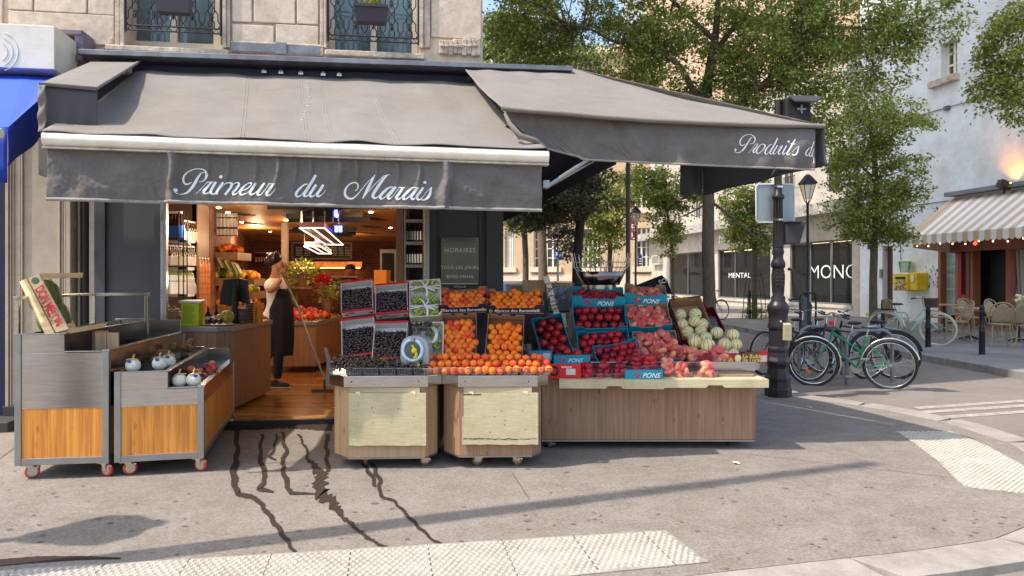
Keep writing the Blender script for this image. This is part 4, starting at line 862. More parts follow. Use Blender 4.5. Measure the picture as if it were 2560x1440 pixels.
def island(u0, u1, vt, vb, D, dep, name, lb):
    a = W(u0, vt, D); b = W(u1, vb, D); m = MB(); z0 = FZ+.1
    t = thing(name, lb, 'display counter', ((a.x+b.x)/2, D+dep/2, FZ), world=True)
    m.bx(a.x, b.x, D, D+dep, z0, a.z-.06); m.build('body', M_oak, t, bevel=.01); m = MB(); m.bx(a.x-.02, b.x+.02, D-.02, D+dep, a.z-.055, a.z); m.build('top_band', M_steeld, t)
    m = MB()
    for x in (a.x+.1, b.x-.1): m.bx(x-.03, x+.03, D+.1, D+.16, FZ, z0)
    m.build('foot', M_black, t); return a, b
a, b = island(668, 790, 804, 925, 11.2, 1.6, 'wooden_island', 'wooden display counter on feet behind the sweeping woman')
heap(((a.x+b.x)/2, 11.8, a.z), .42, .5, .14, 90, .05, [M_rd, M_rd, M_pk, M_or], 'red_fruit_heap', 'heap of red fruit on the wooden island in the shop')
a, b = island(776, 846, 806, 905, 12.9, 1.8, 'rear_island', 'second wooden display counter to the right of the sweeping woman')
heap(((a.x+b.x)/2, 13, a.z), .3, .5, .12, 70, .045, [M_ye, M_or2, M_rd, M_gr], 'yellow_fruit_heap', 'heap of small yellow and red fruit on the second island')
mb = MB(); m = None
for (u, v, D, s, lb, fl) in [(722, 705, 13.5, .3, 'leafy potted plant left of the row behind the woman', None), (756, 700, 13.0, .34, 'bright green potted plant in a tapered pot behind the mop handle', None), (790, 712, 13.6, .26, 'smaller leafy potted plant at the right of the row', None), (806, 727, 13, .2, 'bunch of bright red flowers on the shop stand', M_rd), (818, 765, 12.6, .3, 'leafy green plant above the small yellow fruit', None)]:
    p = W(u, v, D); t = thing('potted_plant', lb, 'plant', p, group='plants on the shop stand'); m = MB(); m.lathe([(.06, -.12), (.1, .1), (.105, .11)], (0, 0, 0), 12); m.build('pot', M_oak, t); m = MB()
    for i in range(150):
        d = Vector((rr.gauss(0, 1), rr.gauss(0, 1), rr.gauss(.5, .8))).normalized(); c = Vector((0, 0, .12))+d*s*rr.uniform(.2, 1)*.8; e = d.cross(Vector((rr.random(), rr.random(), 1))).normalized()*.03; m.quad(c, c+d*.03+e, c+d*.07, c+d*.03-e)
    m.build('leaves', fl or leafmat('plant_leaf', (.08, .15, .02), (.3, .36, .08), (.5, .5, .15), .2), t)
m = MB(); a = W(640, 690, 13.8)
for (u0, v0, u1, v1) in [(740, 715, 905, 722), (905, 735, 1000, 742), (830, 690, 900, 694)]:
    p, q = W(u0, v0, 14), W(u1, v1, 14); m.bx(p.x, q.x, 13.9, 14.4, q.z, p.z)
for u in (742, 820, 900): p = W(u, 690, 14); m.bx(p.x-.02, p.x+.02, 14, 14.05, FZ, p.z)
tag(m.build('display_rack', M_oak), 'wooden rack with shelves in the middle of the shop', 'rack')
heap((W(760, 712, 14.1).x, 14.1, W(760, 715, 14.1).z), .35, .15, .1, 40, .05, [M_gr, M_ye, M_or], 'rack_produce', 'green and yellow produce on the left of the shop rack')
heap((W(860, 712, 14.1).x, 14.1, W(860, 715, 14.1).z), .35, .15, .12, 44, .05, [M_rd, M_gr, M_pk], 'rack_produce', 'red and green produce on the right of the shop rack')
put_rows((.24, .04, [M_lab[3], M_lab[2], M_ink]), [W(908+i*9, 735, 14.1) for i in range(10)], 'copper jar on the far right shelf of the shop rack', 'copper jars on the shop rack', 'jar', 'jar')
put_rows((.26, .035, [M_lab[1], M_lab[3], M_ink]), [W(640+i*7, 655, 19.6) for i in range(9)], 'dark bottle on the back wall at the left', 'dark bottles on the back wall')
for (u0, u1, v, D, lb, cols) in [(560, 640, 726, 12.2, 'mixed green vegetables on the middle wall shelf', [M_gr, M_ye, M_gr]), (600, 650, 790, 12.4, 'lemons and limes on the lowest wall shelf', [M_ye, M_gr])]:
    a = W(u0, v, D); b = W(u1, v, D); m = MB(); m.bx(a.x, b.x, D-.1, D+.5, a.z-.14, a.z-.02); tag(m.build('wall_shelf', M_oak), 'wooden wall shelf under the '+lb.split(' on ')[0], 'shelf', 'wooden wall shelves in the shop'); heap(((a.x+b.x)/2, D+.12, a.z-.02), (b.x-a.x)/2*.95, .2, .08, 46, .045, cols, 'produce', lb)
for k in range(3): put_rows((.22, .035, [M_lab[1+k % 2], M_lab[2], M_ink]), [W(534+i*9, 590-k*22, 11.6) for i in range(7)], 'bottle on a brick wall ledge above the produce, row %s' % ('low', 'middle', 'high')[k], 'bottles on the brick wall ledges')
p, q = W(935, 675, 11.5), W(966, 740, 11.5); m = MB(); m.bx(p.x, q.x, 11.5, 11.9, q.z-.6, p.z); tag(m.build('orange_wood_cabinet', mat('orange_wood', (.62, .25, .03), .5, nz=.15, ns=4)), 'bright orange wooden cabinet seen above the cherry cartons', 'cabinet')
p = W(875, 690, 15); m = MB()
# second person far inside
t = thing('person', 'person in dark top with short dark hair bent behind the rear shelf', 'person', (p.x, 15, FZ), world=True)
m = MB(); m.ball(W(876, 680, 15), (.1, .11, .13), 14); m.tube([W(876, 690, 15), W(874, 720, 15), W(874, 760, 15), W(874, 830, 15)], [.06, .2, .19, .14], 12); m.build('body', mat('far_person_skin', (.35, .12, .09), .6), t)
m = MB(); m.ball(W(875, 672, 15)+Vector((0, .02, .01)), (.115, .12, .09), 12); m.build('hair', M_inkk, t)
m = MB(); m.tube([W(874, 705, 15), W(873, 720, 14.98), W(873, 760, 14.98), W(873, 860, 15)], [.12, .24, .22, .2], 12); m.build('shirt', mat('dark_shirt', (.06, .02, .03), .8), t)
# sign HORAIRES
sg = thing('opening_hours_sign', 'transparent grey opening hours panel fixed on the charcoal pillar', 'sign', FA.at(U(1150), 1.6, .02), world=True)
mb = MB(); FA.boxp(mb, 1103, 593, 1197, 712, .012, .022); mb.build('panel', mat('sign_acrylic', (.13, .14, .14), .12, spec=.7, nz=.1, ns=3), sg)
mb = MB()
for st, u, v, h in (('HORAIRES', 1150, 626, 11.5), ('TOUS LES JOURS', 1150, 669, 8.6), ('8H30-19H45', 1150, 692, 8.6)):
    p = FA.px(u, v, .0235); M = frame(p, FA.e, (0, 0, 1)); mb.text(st, h/F*p.y*1.35, M, 0, space=1.12)
FA.boxp(mb, 1106, 708.5, 1194, 710, .022, .0235); mb.build('writing', M_ink, sg)
mb = MB(); FA.boxp(mb, 1133, 713, 1167, 721, -.003, .004); mb.build('small_plate', M_inkk, sg); mb = MB(); p = FA.px(1150, 717, .0055); mb.text('BONJOUR', .03, frame(p, FA.e, (0, 0, 1)), 0); mb.build('small_plate_writing', M_ink, sg)
mb = MB()
for u, v in ((1108.5, 600), (1191.5, 600)): mb.ball(FA.px(u, v, .03), .012, 8)
mb.build('fixing_stud', M_chrome, sg)
# ---------------------------------------------------------------- sweeping woman
def skin_fig(name, nodes, edges, mats, parent, sub=2, root=0):
    me = bpy.data.meshes.new(name); me.from_pydata([tuple(n[0]) for n in nodes], edges, []); me.materials.append(mats)
    o = bpy.data.objects.new(name, me); COL.objects.link(o)
    md = o.modifiers.new('skin', 'SKIN'); md.use_smooth_shade = True; s = o.modifiers.new('u', 'SUBSURF'); s.levels = sub; s.render_levels = sub
    for i, n in enumerate(nodes):
        v = me.skin_vertices[0].data[i]; r = n[1]; v.radius = r if isinstance(r, tuple) else (r, r); v.use_root = (i == root)
    off = FR.get(parent.name, Vector()); o.location = -off; o.parent = parent
    return o
DP = 9.76
pw = thing('person', 'woman in white shirt and dark apron sweeping the shop floor, one arm raised', 'person', (W(690, 968, DP).x, DP, FZ), world=True)
P = lambda u, v, d=0: W(u, v, DP+d)
N = []; E = []
def nd(u, v, d, r, pr=None):
    N.append((P(u, v, d), r)); i = len(N)-1
    if pr is not None: E.append((i, pr))
    return i
pel = nd(697, 795, 0, .125); wst = nd(694, 765, 0, .11, pel); chst = nd(690, 725, 0, .10, wst); sh_ = nd(687, 700, 0, .085, chst); nk = nd(688, 683, 0, .05, sh_); jaw = nd(692, 668, 0, .062, nk); hd_ = nd(690, 652, 0, .088, jaw); top = nd(688, 642, 0, .06, hd_)
# near arm raised: shoulder (near side -y)
s1 = nd(679, 703, -.12, .048, sh_); e1 = nd(672, 730, -.22, .046, s1); m1 = nd(690, 715, -.22, .036, e1); h1 = nd(704, 696, -.2, .027, m1)
s2 = nd(697, 703, .12, .046, sh_); e2 = nd(722, 745, .17, .042, s2); h2 = nd(744, 768, .06, .027, e2)
hp1 = nd(700, 822, -.07, .085, pel); k1 = nd(696, 880, -.08, .058, hp1); a1 = nd(692, 945, -.08, .038, k1)
hp2 = nd(690, 822, .08, .085, pel); k2 = nd(674, 876, .10, .058, hp2); a2 = nd(655, 925, .12, .038, k2)
skin_fig('body', N, E, M_skin, pw)
def fingers(c, dirs, nm):
    m = MB(); m.ball(c, (.035, .022, .04), 10)
    for (pts) in dirs: m.tube([c+Vector(p) for p in pts], [.0095]*(len(pts)-1)+[.006], 6)
    m.build(nm, M_skin, pw)
c = P(707, 688, -.2); fingers(c, [[(.01, -.01, .02), (.03, -.015, .055), (.035, -.02, .085)], [(0, -.01, .03), (.012, -.02, .07), (.014, -.02, .1)], [(-.012, -.01, .03), (-.01, -.02, .065), (-.012, -.02, .092)], [(-.022, -.005, .02), (-.03, -.01, .05), (-.035, -.01, .07)], [(.025, 0, -.01), (.05, -.01, .015), (.055, -.02, .04)]], 'hand')
c = P(747, 771, .02); fingers(c, [[(.01, -.01, .02), (.04, -.03, .012), (.035, -.045, -.01)], [(.01, -.01, .006), (.042, -.03, -.004), (.036, -.045, -.024)], [(.01, -.01, -.01), (.04, -.03, -.02), (.034, -.045, -.038)], [(.006, -.01, -.024), (.034, -.03, -.034), (.03, -.045, -.048)], [(-.01, -.02, .02), (0, -.045, .03), (.018, -.055, .026)]], 'hand')
# face
m = MB(); fc = P(699, 661, 0); m.ball(fc+Vector((.005, 0, 0)), (.055, .06, .075), 14); m.ball(fc+Vector((.06, 0, -.005)), (.016, .012, .02), 8); m.ball(fc+Vector((.045, 0, -.035)), (.012, .022, .007), 8); m.ball(fc+Vector((-.04, -.06, 0)), (.018, .008, .028), 8); m.build('face', M_skin, pw)
m = MB(); m.ball(fc+Vector((.045, -.03, .018)), (.01, .008, .006), 8); m.ball(fc+Vector((.045, .03, .018)), (.01, .008, .006), 8); m.build('eye', M_inkk, pw)
m = MB(); hc = P(686, 648, 0)
def hairfn(p): q = 1+.06*noise.noise(p*3); return p*q
m.ball(hc, (.103, .103, .098), 20, fn=hairfn); m.ball(hc+Vector((-.06, 0, -.035)), (.07, .088, .08), 16, fn=hairfn); m.ball(hc+Vector((-.07, 0, .055)), (.045, .045, .038), 14, fn=hairfn); m.build('hair', mat('black_hair', (.012, .009, .012), .35, nz=.4, ns=30), pw)
m = MB(); m.tube([hc+Vector((.02+.0*k, -.100*math.cos(k/8*3.14), .102*math.sin(k/8*3.14))) for k in range(9)], .0045, 5); m.build('hairband', mat('grey_band', (.3, .28, .27), .5), pw)
# shirt
N = []; E = []
a = nd(694, 776, 0, .125); b = nd(690, 745, 0, .132, a); c_ = nd(688, 720, 0, .142, b); d = nd(687, 700, 0, .118, c_); e = nd(678, 703, -.13, .088, d); f = nd(671, 728, -.22, .074, e); g = nd(699, 703, .13, .08, d); h = nd(711, 728, .165, .066, g); i_ = nd(684, 792, 0, .118, a)
skin_fig('shirt', N, E, mat('white_shirt', (.85, .83, .78), .85, nz=.1, ns=14, bump=.8, bs=12), pw)
# apron: front-side shell
def ap(x, y):  # x around 0..1, y down 0..1
    v = 722+(888-722)*y; zc = P(696, v).z; w_ = .17+.05*y; ang = -2.1+3.5*x; rr_ = .138+.03*math.sin(y*3)+.012*math.sin(x*22+y*2)*y
    c0 = P(697+6*y, v)
    return Vector((c0.x+rr_*math.cos(ang)*1.05, c0.y+rr_*math.sin(ang), zc))
m = MB(); m.grid(lambda x, y: ap(x*(.55+.45*min(1, y*3.2))+(.22*(1-min(1, y*3.2))), y), 26, 26); m.build('apron', mat('dark_apron', (.018, .014, .022), .8, nz=.3, ns=8), pw, solid=.006)
m = MB(); m.tube([P(676, 706, -.13), P(690, 690, -.06), P(700, 722, -.1)], .008, 5); m.tube([P(699, 700, .05), P(705, 724, -.02)], .008, 5); m.build('apron_strap', mat('dark_apron', (.018, .014, .022), .8), pw)
N = []; E = []
a = nd(697, 800, 0, .125); b = nd(700, 830, -.07, .102, a); c_ = nd(697, 880, -.08, .076, b); d = nd(693, 950, -.08, .058, c_); b2 = nd(690, 828, .08, .10, a); c2 = nd(673, 878, .1, .074, b2); d2 = nd(655, 925, .12, .054, c2)
skin_fig('trousers', N, E, mat('navy_trousers', (.02, .022, .045), .85, nz=.3, ns=9), pw)
m = MB(); bx_ = P(690, 962, -.08); m.ball((bx_.x+.05, bx_.y, FZ+.035), (.135, .048, .045), 14); m.ball((bx_.x-.02, bx_.y, FZ+.06), (.07, .045, .05), 12); b3 = P(655, 930, .12); m.ball((b3.x-.01, b3.y, b3.z-.05), (.06, .045, .1), 12); m.build('shoe', mat('dark_shoe', (.035, .03, .03), .6), pw)
m = MB(); m.ball((bx_.x+.05, bx_.y, FZ+.012), (.14, .052, .014), 14); m.build('shoe_sole', M_white, pw)
mp = thing('mop', 'long silver handled mop held by the woman', 'mop', (W(815, 965, 9.5).x, 9.5, FZ), world=True)
m = MB(); m.tube([P(703, 680, -.25), P(747, 771, -.03), P(812, 950, -.4)], .013, 8); m.build('handle', M_steel, mp)
m = MB(); e = P(812, 950, -.4); m.bx(e.x-.16, e.x+.10, e.y-.04, e.y+.04, FZ, FZ+.035); m.tube([e, (e.x, e.y, FZ+.03)], .02, 6); m.build('mop_head', mat('mop_head', (.14, .11, .09), .9), mp)
t = thing('wet_floor_sign', 'folded grey plastic floor sign beside the mop head', 'floor sign', W(821, 970, 8.6), world=True)
m = MB(); a = W(814, 908, 8.7); b = W(831, 968, 8.6); m.slab([(a.x, 8.7, b.z), (b.x, 8.7, b.z), (b.x-.01, 8.75, a.z), (a.x, 8.75, a.z)], (0, .02, 0)); m.slab([W(808, 868, 8.8), W(818, 872, 8.8), W(829, 908, 8.76), W(818, 908, 8.76)], (0, .02, 0)); m.build('panel', mat('grey_plastic', (.40, .38, .36), .5), t)
# ---------------------------------------------------------------- carts
def caster(mb, x, y, z1, r=.045, a=.6, wm=1):
    ca, sa = math.cos(a), math.sin(a); c = Vector((x+ca*.025, y+sa*.025, r)); ax = Vector((-sa, ca, 0))
    Mx = Matrix(((ca, 0, -sa), (sa, 0, ca), (0, 1, 0)))
    mb.k = wm; mb.lathe([(r*.72, -.014), (r, -.012), (r, .012), (r*.72, .014)], c, 18, M=Mx)
    mb.k = 0; mb.lathe([(r*.7, -.015), (r*.7, .015)], c, 14, M=Mx); mb.lathe([(.014, -.02), (.014, .02)], c, 8, M=Mx)
    for s in (-1, 1): mb.slab([c+ax*s*.022+Vector((0, 0, -.01)), c+ax*s*.022+Vector((ca*-.05, sa*-.05, z1-r-.005)), c+ax*s*.022+Vector((ca*.01, sa*.01, z1-r-.005))], ax*.004)
    mb.box((x, y, z1-.006), (.08, .07, .01)); mb.box(c+Vector((ca*.03, sa*.03, z1-r-.03)), (.035, .03, .012))
def left_cart(name, lb, loc, rz, w, L, ztiers, zp0, zp1, rail):
    t = thing(name, lb, 'display cart', loc, rz); zb = .11
    def panel(nm, mt, *bx): m = MB(); [m.bx(*b) for b in bx]; return m.build(nm, mt, t, bevel=.003)
    h0, h1 = ztiers; xm = .34 if rail else .37
    # steel frame
    m = MB(); p = .045
    for (x, y, z) in ((0, 0, h0), (w-p, 0, h1), (0, L-p, h0), (w-p, L-p, h1)): m.bx(x, x+p, y, y+p, zb, z)
    for y in (0, L-p): m.bx(p, w-p, y+.002, y+p-.002, zb, zb+.05)
    for x in (0, w-p): m.bx(x+.002, x+p-.002, p, L-p, zb, zb+.05)
    m.build('frame', M_steeld, t, bevel=.003)
    m = MB(); m.bx(p, w-p, .012, .02, zb+.05, zp1); m.build('front_wood_panel', M_pine, t)
    m = MB(); m.bx(w-.02, w-.012, p, L-p, zb+.05, zp1); m.build('side_wood_panel', M_pine, t)
    m = MB(); m.bx(p, w-p, .010, .022, zp1, h1-.004); m.bx(p, xm, .0105, .0215, h1-.004, h0); m.bx(w-.024, w-.008, p, L-p, zp1, h1); m.bx(0, .01, p, L-p, zb+.05, h0); m.bx(p, w-p, L-.02, L-.01, zb+.05, h0)
    m.build('steel_panel', M_steel, t, bevel=.002)
    m = MB(); m.bx(xm-.008, xm+.004, .023, L-.021, h1-.16, h0+.002); m.bx(xm+.005, w-.025, .023, L-.021, h1-.06, h1-.05); m.bx(.011, xm-.009, .023, L-.021, h0-.06, h0-.05)
    for k in (.33, .66): m.bx(.011, xm-.009, L*k, L*k+.01, h0-.049, h0-.005); m.bx(xm+.005, w-.025, L*k, L*k+.01, h1-.049, h1-.005)
    m.build('trays', mat('dark_steel_tray', (.10, .09, .10), .25, .8), t)
    m = MB(); m.bx(w-.05, w+.006, .0, L, h1+.001, h1+.018); m.bx(xm-.02, xm+.02, .0, L, h0+.003, h0+.012); m.bx(0, xm-.021, -.003, .03, h0+.001, h0+.008); m.bx(xm+.006, w-.052, -.003, .03, h1+.001, h1+.01); m.bx(.0, xm-.022, L-.05, L, h0+.004, h0+.02); m.build('rim', M_steel, t, bevel=.003)
    if rail:
        m = MB()
        for y in (.0, 1.35): m.bx(.0, .03, y, y+.03, h0+.001, h0+.26)
        m.bx(-.005, .035, -.01, 1.4, h0+.261, h0+.285); m.bx(.036, .5, 1.35, 1.385, h0+.255, h0+.285); m.bx(.46, .49, 1.35, 1.385, h1, h0+.254)
        m.build('rail', M_steel, t, bevel=.003)
    for i, (x, y, a) in enumerate([(.07, .06, .4), (w-.05, .06, -.5), (.07, L-.12, 2.), (w-.06, L-.1, .3)]): m = MB(); caster(m, x, y, zb, .05, a); m.build('castor', [M_steel, M_redw], t)
    return t
c1 = left_cart('steel_display_cart', 'tall steel and orange wood cart at the far left holding the melon crate', (-3.68, 5.47, 0), R(8), .655, 1.95, (1.08, .945), .16, .525, True)
c2 = left_cart('steel_display_cart', 'lower steel and orange wood cart with fruit beside the wooden counter', (-2.99, 5.56, 0), R(14), .63, 1.95, (.785, .655), .16, .525, False)
def mid_cart(lb, fp, bandfp, z0, z1, z2, board, M0, cst, splash):
    cx = sum(p[0] for p in fp)/len(fp); cy = sum(p[1] for p in fp)/len(fp); t = thing('wooden_display_cart', lb, 'display cart', (cx, cy, 0), world=True)
    m = MB(); m.slab([(x, y, z0) for x, y in fp], (0, 0, z1-z0)); m.build('body', M0, t, bevel=.003)
    m = MB(); m.slab([(x, y, z0-.012) for x, y in fp], (0, 0, .0115)); m.build('base_edge', M_steeld, t)
    m = MB(); m.slab([(x, y, z1+.001) for x, y in bandfp], (0, 0, z2-z1)); m.build('top_band', M_steel, t, bevel=.004)
    m = MB()
    for p in bandfp[:4]: m.ball((p[0]*.8+cx*.2, p[1]-.004 if p[1] < 5.95 else p[1], (z1+z2)/2), .006, 6)
    m.build('screw', M_black, t)
    m = MB(); bx0, bx1, bz0, bz1, by = board
    m.add([(bx0+(bx1-bx0)*i/12, by-(0.018 if k else 0), (bz0 if j == 0 else bz1)+(rng.uniform(-.004, .004) if j == 0 else 0)) for k in (0, 1) for j in (0, 1) for i in range(13)],
          [(26+i, 26+i+1, 39+i+1, 39+i) for i in range(12)]+[(13+i, 39+i, 39+i+1, 13+i+1) for i in range(12)]+[(i, i+1, 26+i+1, 26+i) for i in range(12)]+[(0, 26, 39, 13), (12, 25, 51, 38)])
    m.build('drop_board', M_board, t)
    m = MB(); m.bx(bx0+.01, bx1-.05, by-.004, by+.0, bz1+.002, z1-.002); m.build('upper_board', mat('upper_board', (.48, .40, .26), .6, nz=.12, ns=5, stretch=(1, 1, 25)), t)
    m = MB()
    for x in (bx0+.07, bx1-.10): m.box((x, by-.014, bz1+.004), (.035, .012, .012)); m.box((x+.012, by-.017, bz1-.002), (.012, .01, .018))
    m.build('hinge', M_white, t)
    m = MB()
    for i in range(7): m.ball((rng.uniform(bx0+.05, bx1-.05), by-.0185, rng.uniform(bz0+.08, bz1-.05)), (.005, .001, .004), 6)
    if splash:
        for i in range(22): x = bx0+.01+(bx1-bx0-.02)*i/22; m.box((x+.012, by-.0188, bz0+.045+rng.uniform(-.004, .004)), (.026, .001, rng.uniform(.003, .01)))
        m.box((bx0+.006, by-.0188, (bz0+bz1)/2+.12), (.006, .001, .2)); m.box((bx0+.08, by-.0188, bz1-.012), (.14, .001, .01))
    m.build('board_stains', mat('board_stain', (.10, .06, .03), .8), t)
    for i, (x, y, a) in enumerate(cst): m = MB(); caster(m, x, y, z0-.012, .042, a); m.build('castor', [M_steel, M_brw], t)
    return t
mid_cart('wooden cart with pale drop board carrying the cherries and grapes', [(-1.285, 5.8), (-.685, 5.83), (-.605, 5.97), (-.62, 6.75), (-1.46, 6.7), (-1.43, 5.96)],
    [(-1.31, 5.765), (-.66, 5.795), (-.565, 5.95), (-.58, 6.8), (-1.49, 6.75), (-1.465, 5.94)], .09, .645, .735, (-1.275, -.672, .19, .6, 5.80), M_oakl, [(-1.17, 5.92, 1.57), (-.72, 5.93, .3), (-1.2, 6.6, .3), (-.72, 6.6, 2)], False)
mid_cart('wooden cart with stained pale drop board carrying the apricots', [(-.415, 5.82), (.155, 5.84), (.235, 5.97), (.24, 6.78), (-.56, 6.75), (-.55, 6.0)],
    [(-.42, 5.785), (.2, 5.805), (.29, 5.95), (.29, 6.83), (-.59, 6.8), (-.578, 5.97)], .1, .645, .735, (-.39, .205, .195, .6, 5.81), M_oak, [(-.3, 5.93, .4), (.02, 5.95, -.5), (-.35, 6.65, .3), (.1, 6.65, 2)], True)
lt = thing('long_fruit_table', 'long low wooden table with pale fold out shelf under the blue cartons', 'display table', (1.2, 7.2, 0), world=True)
mb = MB(); mb.slab([(.262, 6.5, .08), (2.12, 6.5, .08), (2.16, 6.56, .08), (2.16, 8.0, .08), (.262, 8.0, .08)], (0, 0, .57)); mb.build('body', M_oak, lt, bevel=.003)
mb = MB(); mb.bx(.262, 2.13, 6.49, 7.9, .066, .079); mb.build('base_edge', M_steeld, lt)
mb = MB(); mb.bx(.30, 2.22, 6.75, 8.1, .652, .735); mb.slab([(2.221, 6.76, .655), (2.29, 6.85, .655), (2.29, 8.1, .655), (2.221, 8.1, .655)], (0, 0, .078)); mb.build('top_band', M_steel, lt, bevel=.004)
mb = MB(); X0, X1, XN = .405, 2.197, .0
pts = [(X0, .632), (X0, .555), (.80, .553), (.82, .575), (.93, .575), (.95, .553), (1.30, .548), (1.30, .560), (1.66, .560), (1.68, .582), (1.80, .582), (1.82, .562), (X1, .562), (X1, .632)]
mb.slab([(x, 6.33, z) for x, z in pts][::-1], (0, .02, 0)); mb.bx(X0, X1, 6.351, 6.748, .60, .632); mb.build('fold_out_shelf', M_board, lt)
for i, (x, y, a) in enumerate([(.32, 6.56, -.4), (1.94, 6.62, 1.57), (.4, 7.9, 0), (2, 7.9, 1)]): m = MB(); caster(m, x, y, .068, .035, a, 1); m.build('castor', [M_steel, M_rub], lt)
mb = MB()
prof = [(6.1, .736), (6.78, 1.4), (6.8, .736)]
for x0, x1 in ((-1.42, -.6), ): mb.slab([(x0, y+.12, z-.05) for y, z in prof], (x1-x0, 0, 0))
mb.build('display_wedge', M_char, bpy.data.objects['wooden_display_cart'])
mb = MB(); mb.slab([(-.5, y+.22, z-.07) for y, z in prof], (.6, 0, 0)); mb.build('display_wedge', M_char, bpy.data.objects['wooden_display_cart.001'])
mb = MB(); mb.slab([(.9, y, z) for y, z in ((7.1, .736), (7.65, 1.1), (8.0, 1.1), (8.0, .736))], (1.2, 0, 0)); mb.build('display_wedge', M_char, lt)
# ---------------------------------------------------------------- fruit prototypes
def groove(p): a = math.atan2(p.y, p.x); q = 1-.09*math.exp(-(a/.22)**2)*math.sqrt(max(0, 1-p.z*p.z)); return Vector((p.x*q, p.y*q, p.z*(1-.10*math.exp(-(p.x*p.x+p.y*p.y)/.06))))
def flatp(p): r2 = p.x*p.x+p.y*p.y; q = .62-.34*math.exp(-r2/.09); return Vector((p.x*1.1, p.y*1.1, p.z*q/.62*.66))
F_apr = fruit_mat('apricot_skin', (.85, .21, .012), (.70, .06, .02), .66, .5, 14, rand=.36)
F_aprr = fruit_mat('blushed_apricot_skin', (.85, .22, .022), (.66, .05, .03), .58, .5, 14, rand=.45)
F_nec = fruit_mat('nectarine_skin', (.50, .02, .03), (.20, .008, .02), .52, .28, 18, rand=.45)
F_pea = fruit_mat('flat_peach_skin', (.78, .36, .20), (.60, .10, .10), .40, .6, 16, rand=.40)
F_chr = fruit_mat('cherry_skin', (.018, .003, .008), (.06, .006, .012), .6, .1, 30, rand=.4, spec=1.0)
F_grp = fruit_mat('grape_skin', (.33, .42, .07), (.50, .52, .14), .55, .3, 40, rand=.3)
F_mel = mat('melon_skin', (.80, .67, .36), .6, nz=.12, ns=22, bump=.25, bs=60, rand=.15)
F_mels = mat('melon_stripe', (.23, .26, .12), .6, nz=.2, ns=30)
FP = {}
def fproto(kind):
    if kind in FP: return FP[kind]
    m = MB(); mats = None
    if kind == 'apricot': m.ball((0, 0, 0), .0315, 16, fn=groove); mats = F_apr
    if kind == 'apricotr': m.ball((0, 0, 0), .0315, 16, fn=groove); mats = F_aprr
    if kind == 'nectarine': m.ball((0, 0, 0), .042, 16, fn=groove); mats = F_nec
    if kind == 'peach': m.ball((0, 0, 0), .043, 18, fn=flatp); mats = F_pea
    if kind == 'cherry':
        m.ball((0, 0, 0), .0135, 10); m.k = 1; m.tube([(0, 0, .012), (.006, .002, .03), (.016, .0, .052)], .0013, 4); mats = [F_chr, mat('cherry_stem', (.26, .20, .07), .6)]
    if kind == 'melon':
        nseg = 60
        def rib(p): a = math.atan2(p.y, p.x)-.0524; q = 1-.045*math.exp(-(math.sin(a*5)/.25)**2)*math.sqrt(max(0, 1-p.z*p.z)); return p*q
        o = len(m.f); m.ball((0, 0, 0), (.062, .062, .061), nseg, fn=rib)
        for i in range(o, len(m.f)):
            c = sum((Vector(m.v[j]) for j in m.f[i]), Vector())/4; a = math.atan2(c.y, c.x)-.0524
            if abs(math.sin(a*5)) < .1: m.m[i] = 1
        m.k = 1; m.tube([(0, 0, .06), (.004, 0, .075)], [.008, .006], 7); mats = [F_mel, F_mels]
    me_o = m.build('fruit', mats); me = me_o.data; bpy.data.objects.remove(me_o)
    # recentre
    z0 = -min(p[2] for p in m.v); xs = [p[0] for p in m.v]; ys = [p[1] for p in m.v]
    me.transform(Matrix.Translation(((min(xs)+max(xs))/2, (min(ys)+max(ys))/2, -z0))); FP[kind] = me; return me
CNT = {}
def fruit(kind, nm, M, lb, gp, s=1, rot=None):
    me = fproto(kind); o = bpy.data.objects.new(nm, me); COL.objects.link(o)
    r = rot if rot is not None else Euler((rng.uniform(-1.2, 1.2), rng.uniform(-1.2, 1.2), rng.random()*6.28)).to_matrix().to_4x4()
    o.matrix_world = M @ r @ Matrix.Scale(s*rng.uniform(.94, 1.05), 4); CNT[gp] = CNT.get(gp, 0)+1
    return tag(o, lb, {'apricotr': 'apricot', 'peach': 'flat peach'}.get(kind, kind), gp)
def fill(M, x0, x1, y0, y1, z, kind, nm, lb, gp, sp, jit=.12, s=1, drop=0, skip=0, layer2=0):
    n = max(1, int((x1-x0)/sp+.5)); rows = max(1, int((y1-y0)/(sp*.87)+.5)); out = []
    for j in range(rows+1):
        y = y0+(y1-y0)*j/rows; k = n if j % 2 else n+1
        for i in range(k):
            x = x0+(x1-x0)*((i+(.5 if j % 2 else 0))/n)
            if rng.random() < skip: continue
            out.append((x+rng.uniform(-jit, jit)*sp, y+rng.uniform(-jit, jit)*sp, z+rng.uniform(-.2, .3)*sp*.4))
    for i in range(int(len(out)*layer2)): a = rng.choice(out); out.append((a[0]+sp*.4, min(y1, a[1]+sp*.3), a[2]+sp*.6))
    res = []
    for p in out:
        rot = None
        if kind == 'nectarine': rot = Euler((rng.uniform(-.5, .9), rng.uniform(-.4, .4), rng.random()*6.28)).to_matrix().to_4x4()
        if kind == 'peach': rot = Euler((rng.uniform(-.9, .9), rng.uniform(-.8, .8), rng.random()*6.28)).to_matrix().to_4x4()
        Mw = M @ Matrix.Translation(p)
        if kind == 'cherry': CH_.append(Mw.translation.copy()); continue
        res.append(fruit(kind, nm, Mw, lb, gp, s, rot))
    return res
CH_ = []
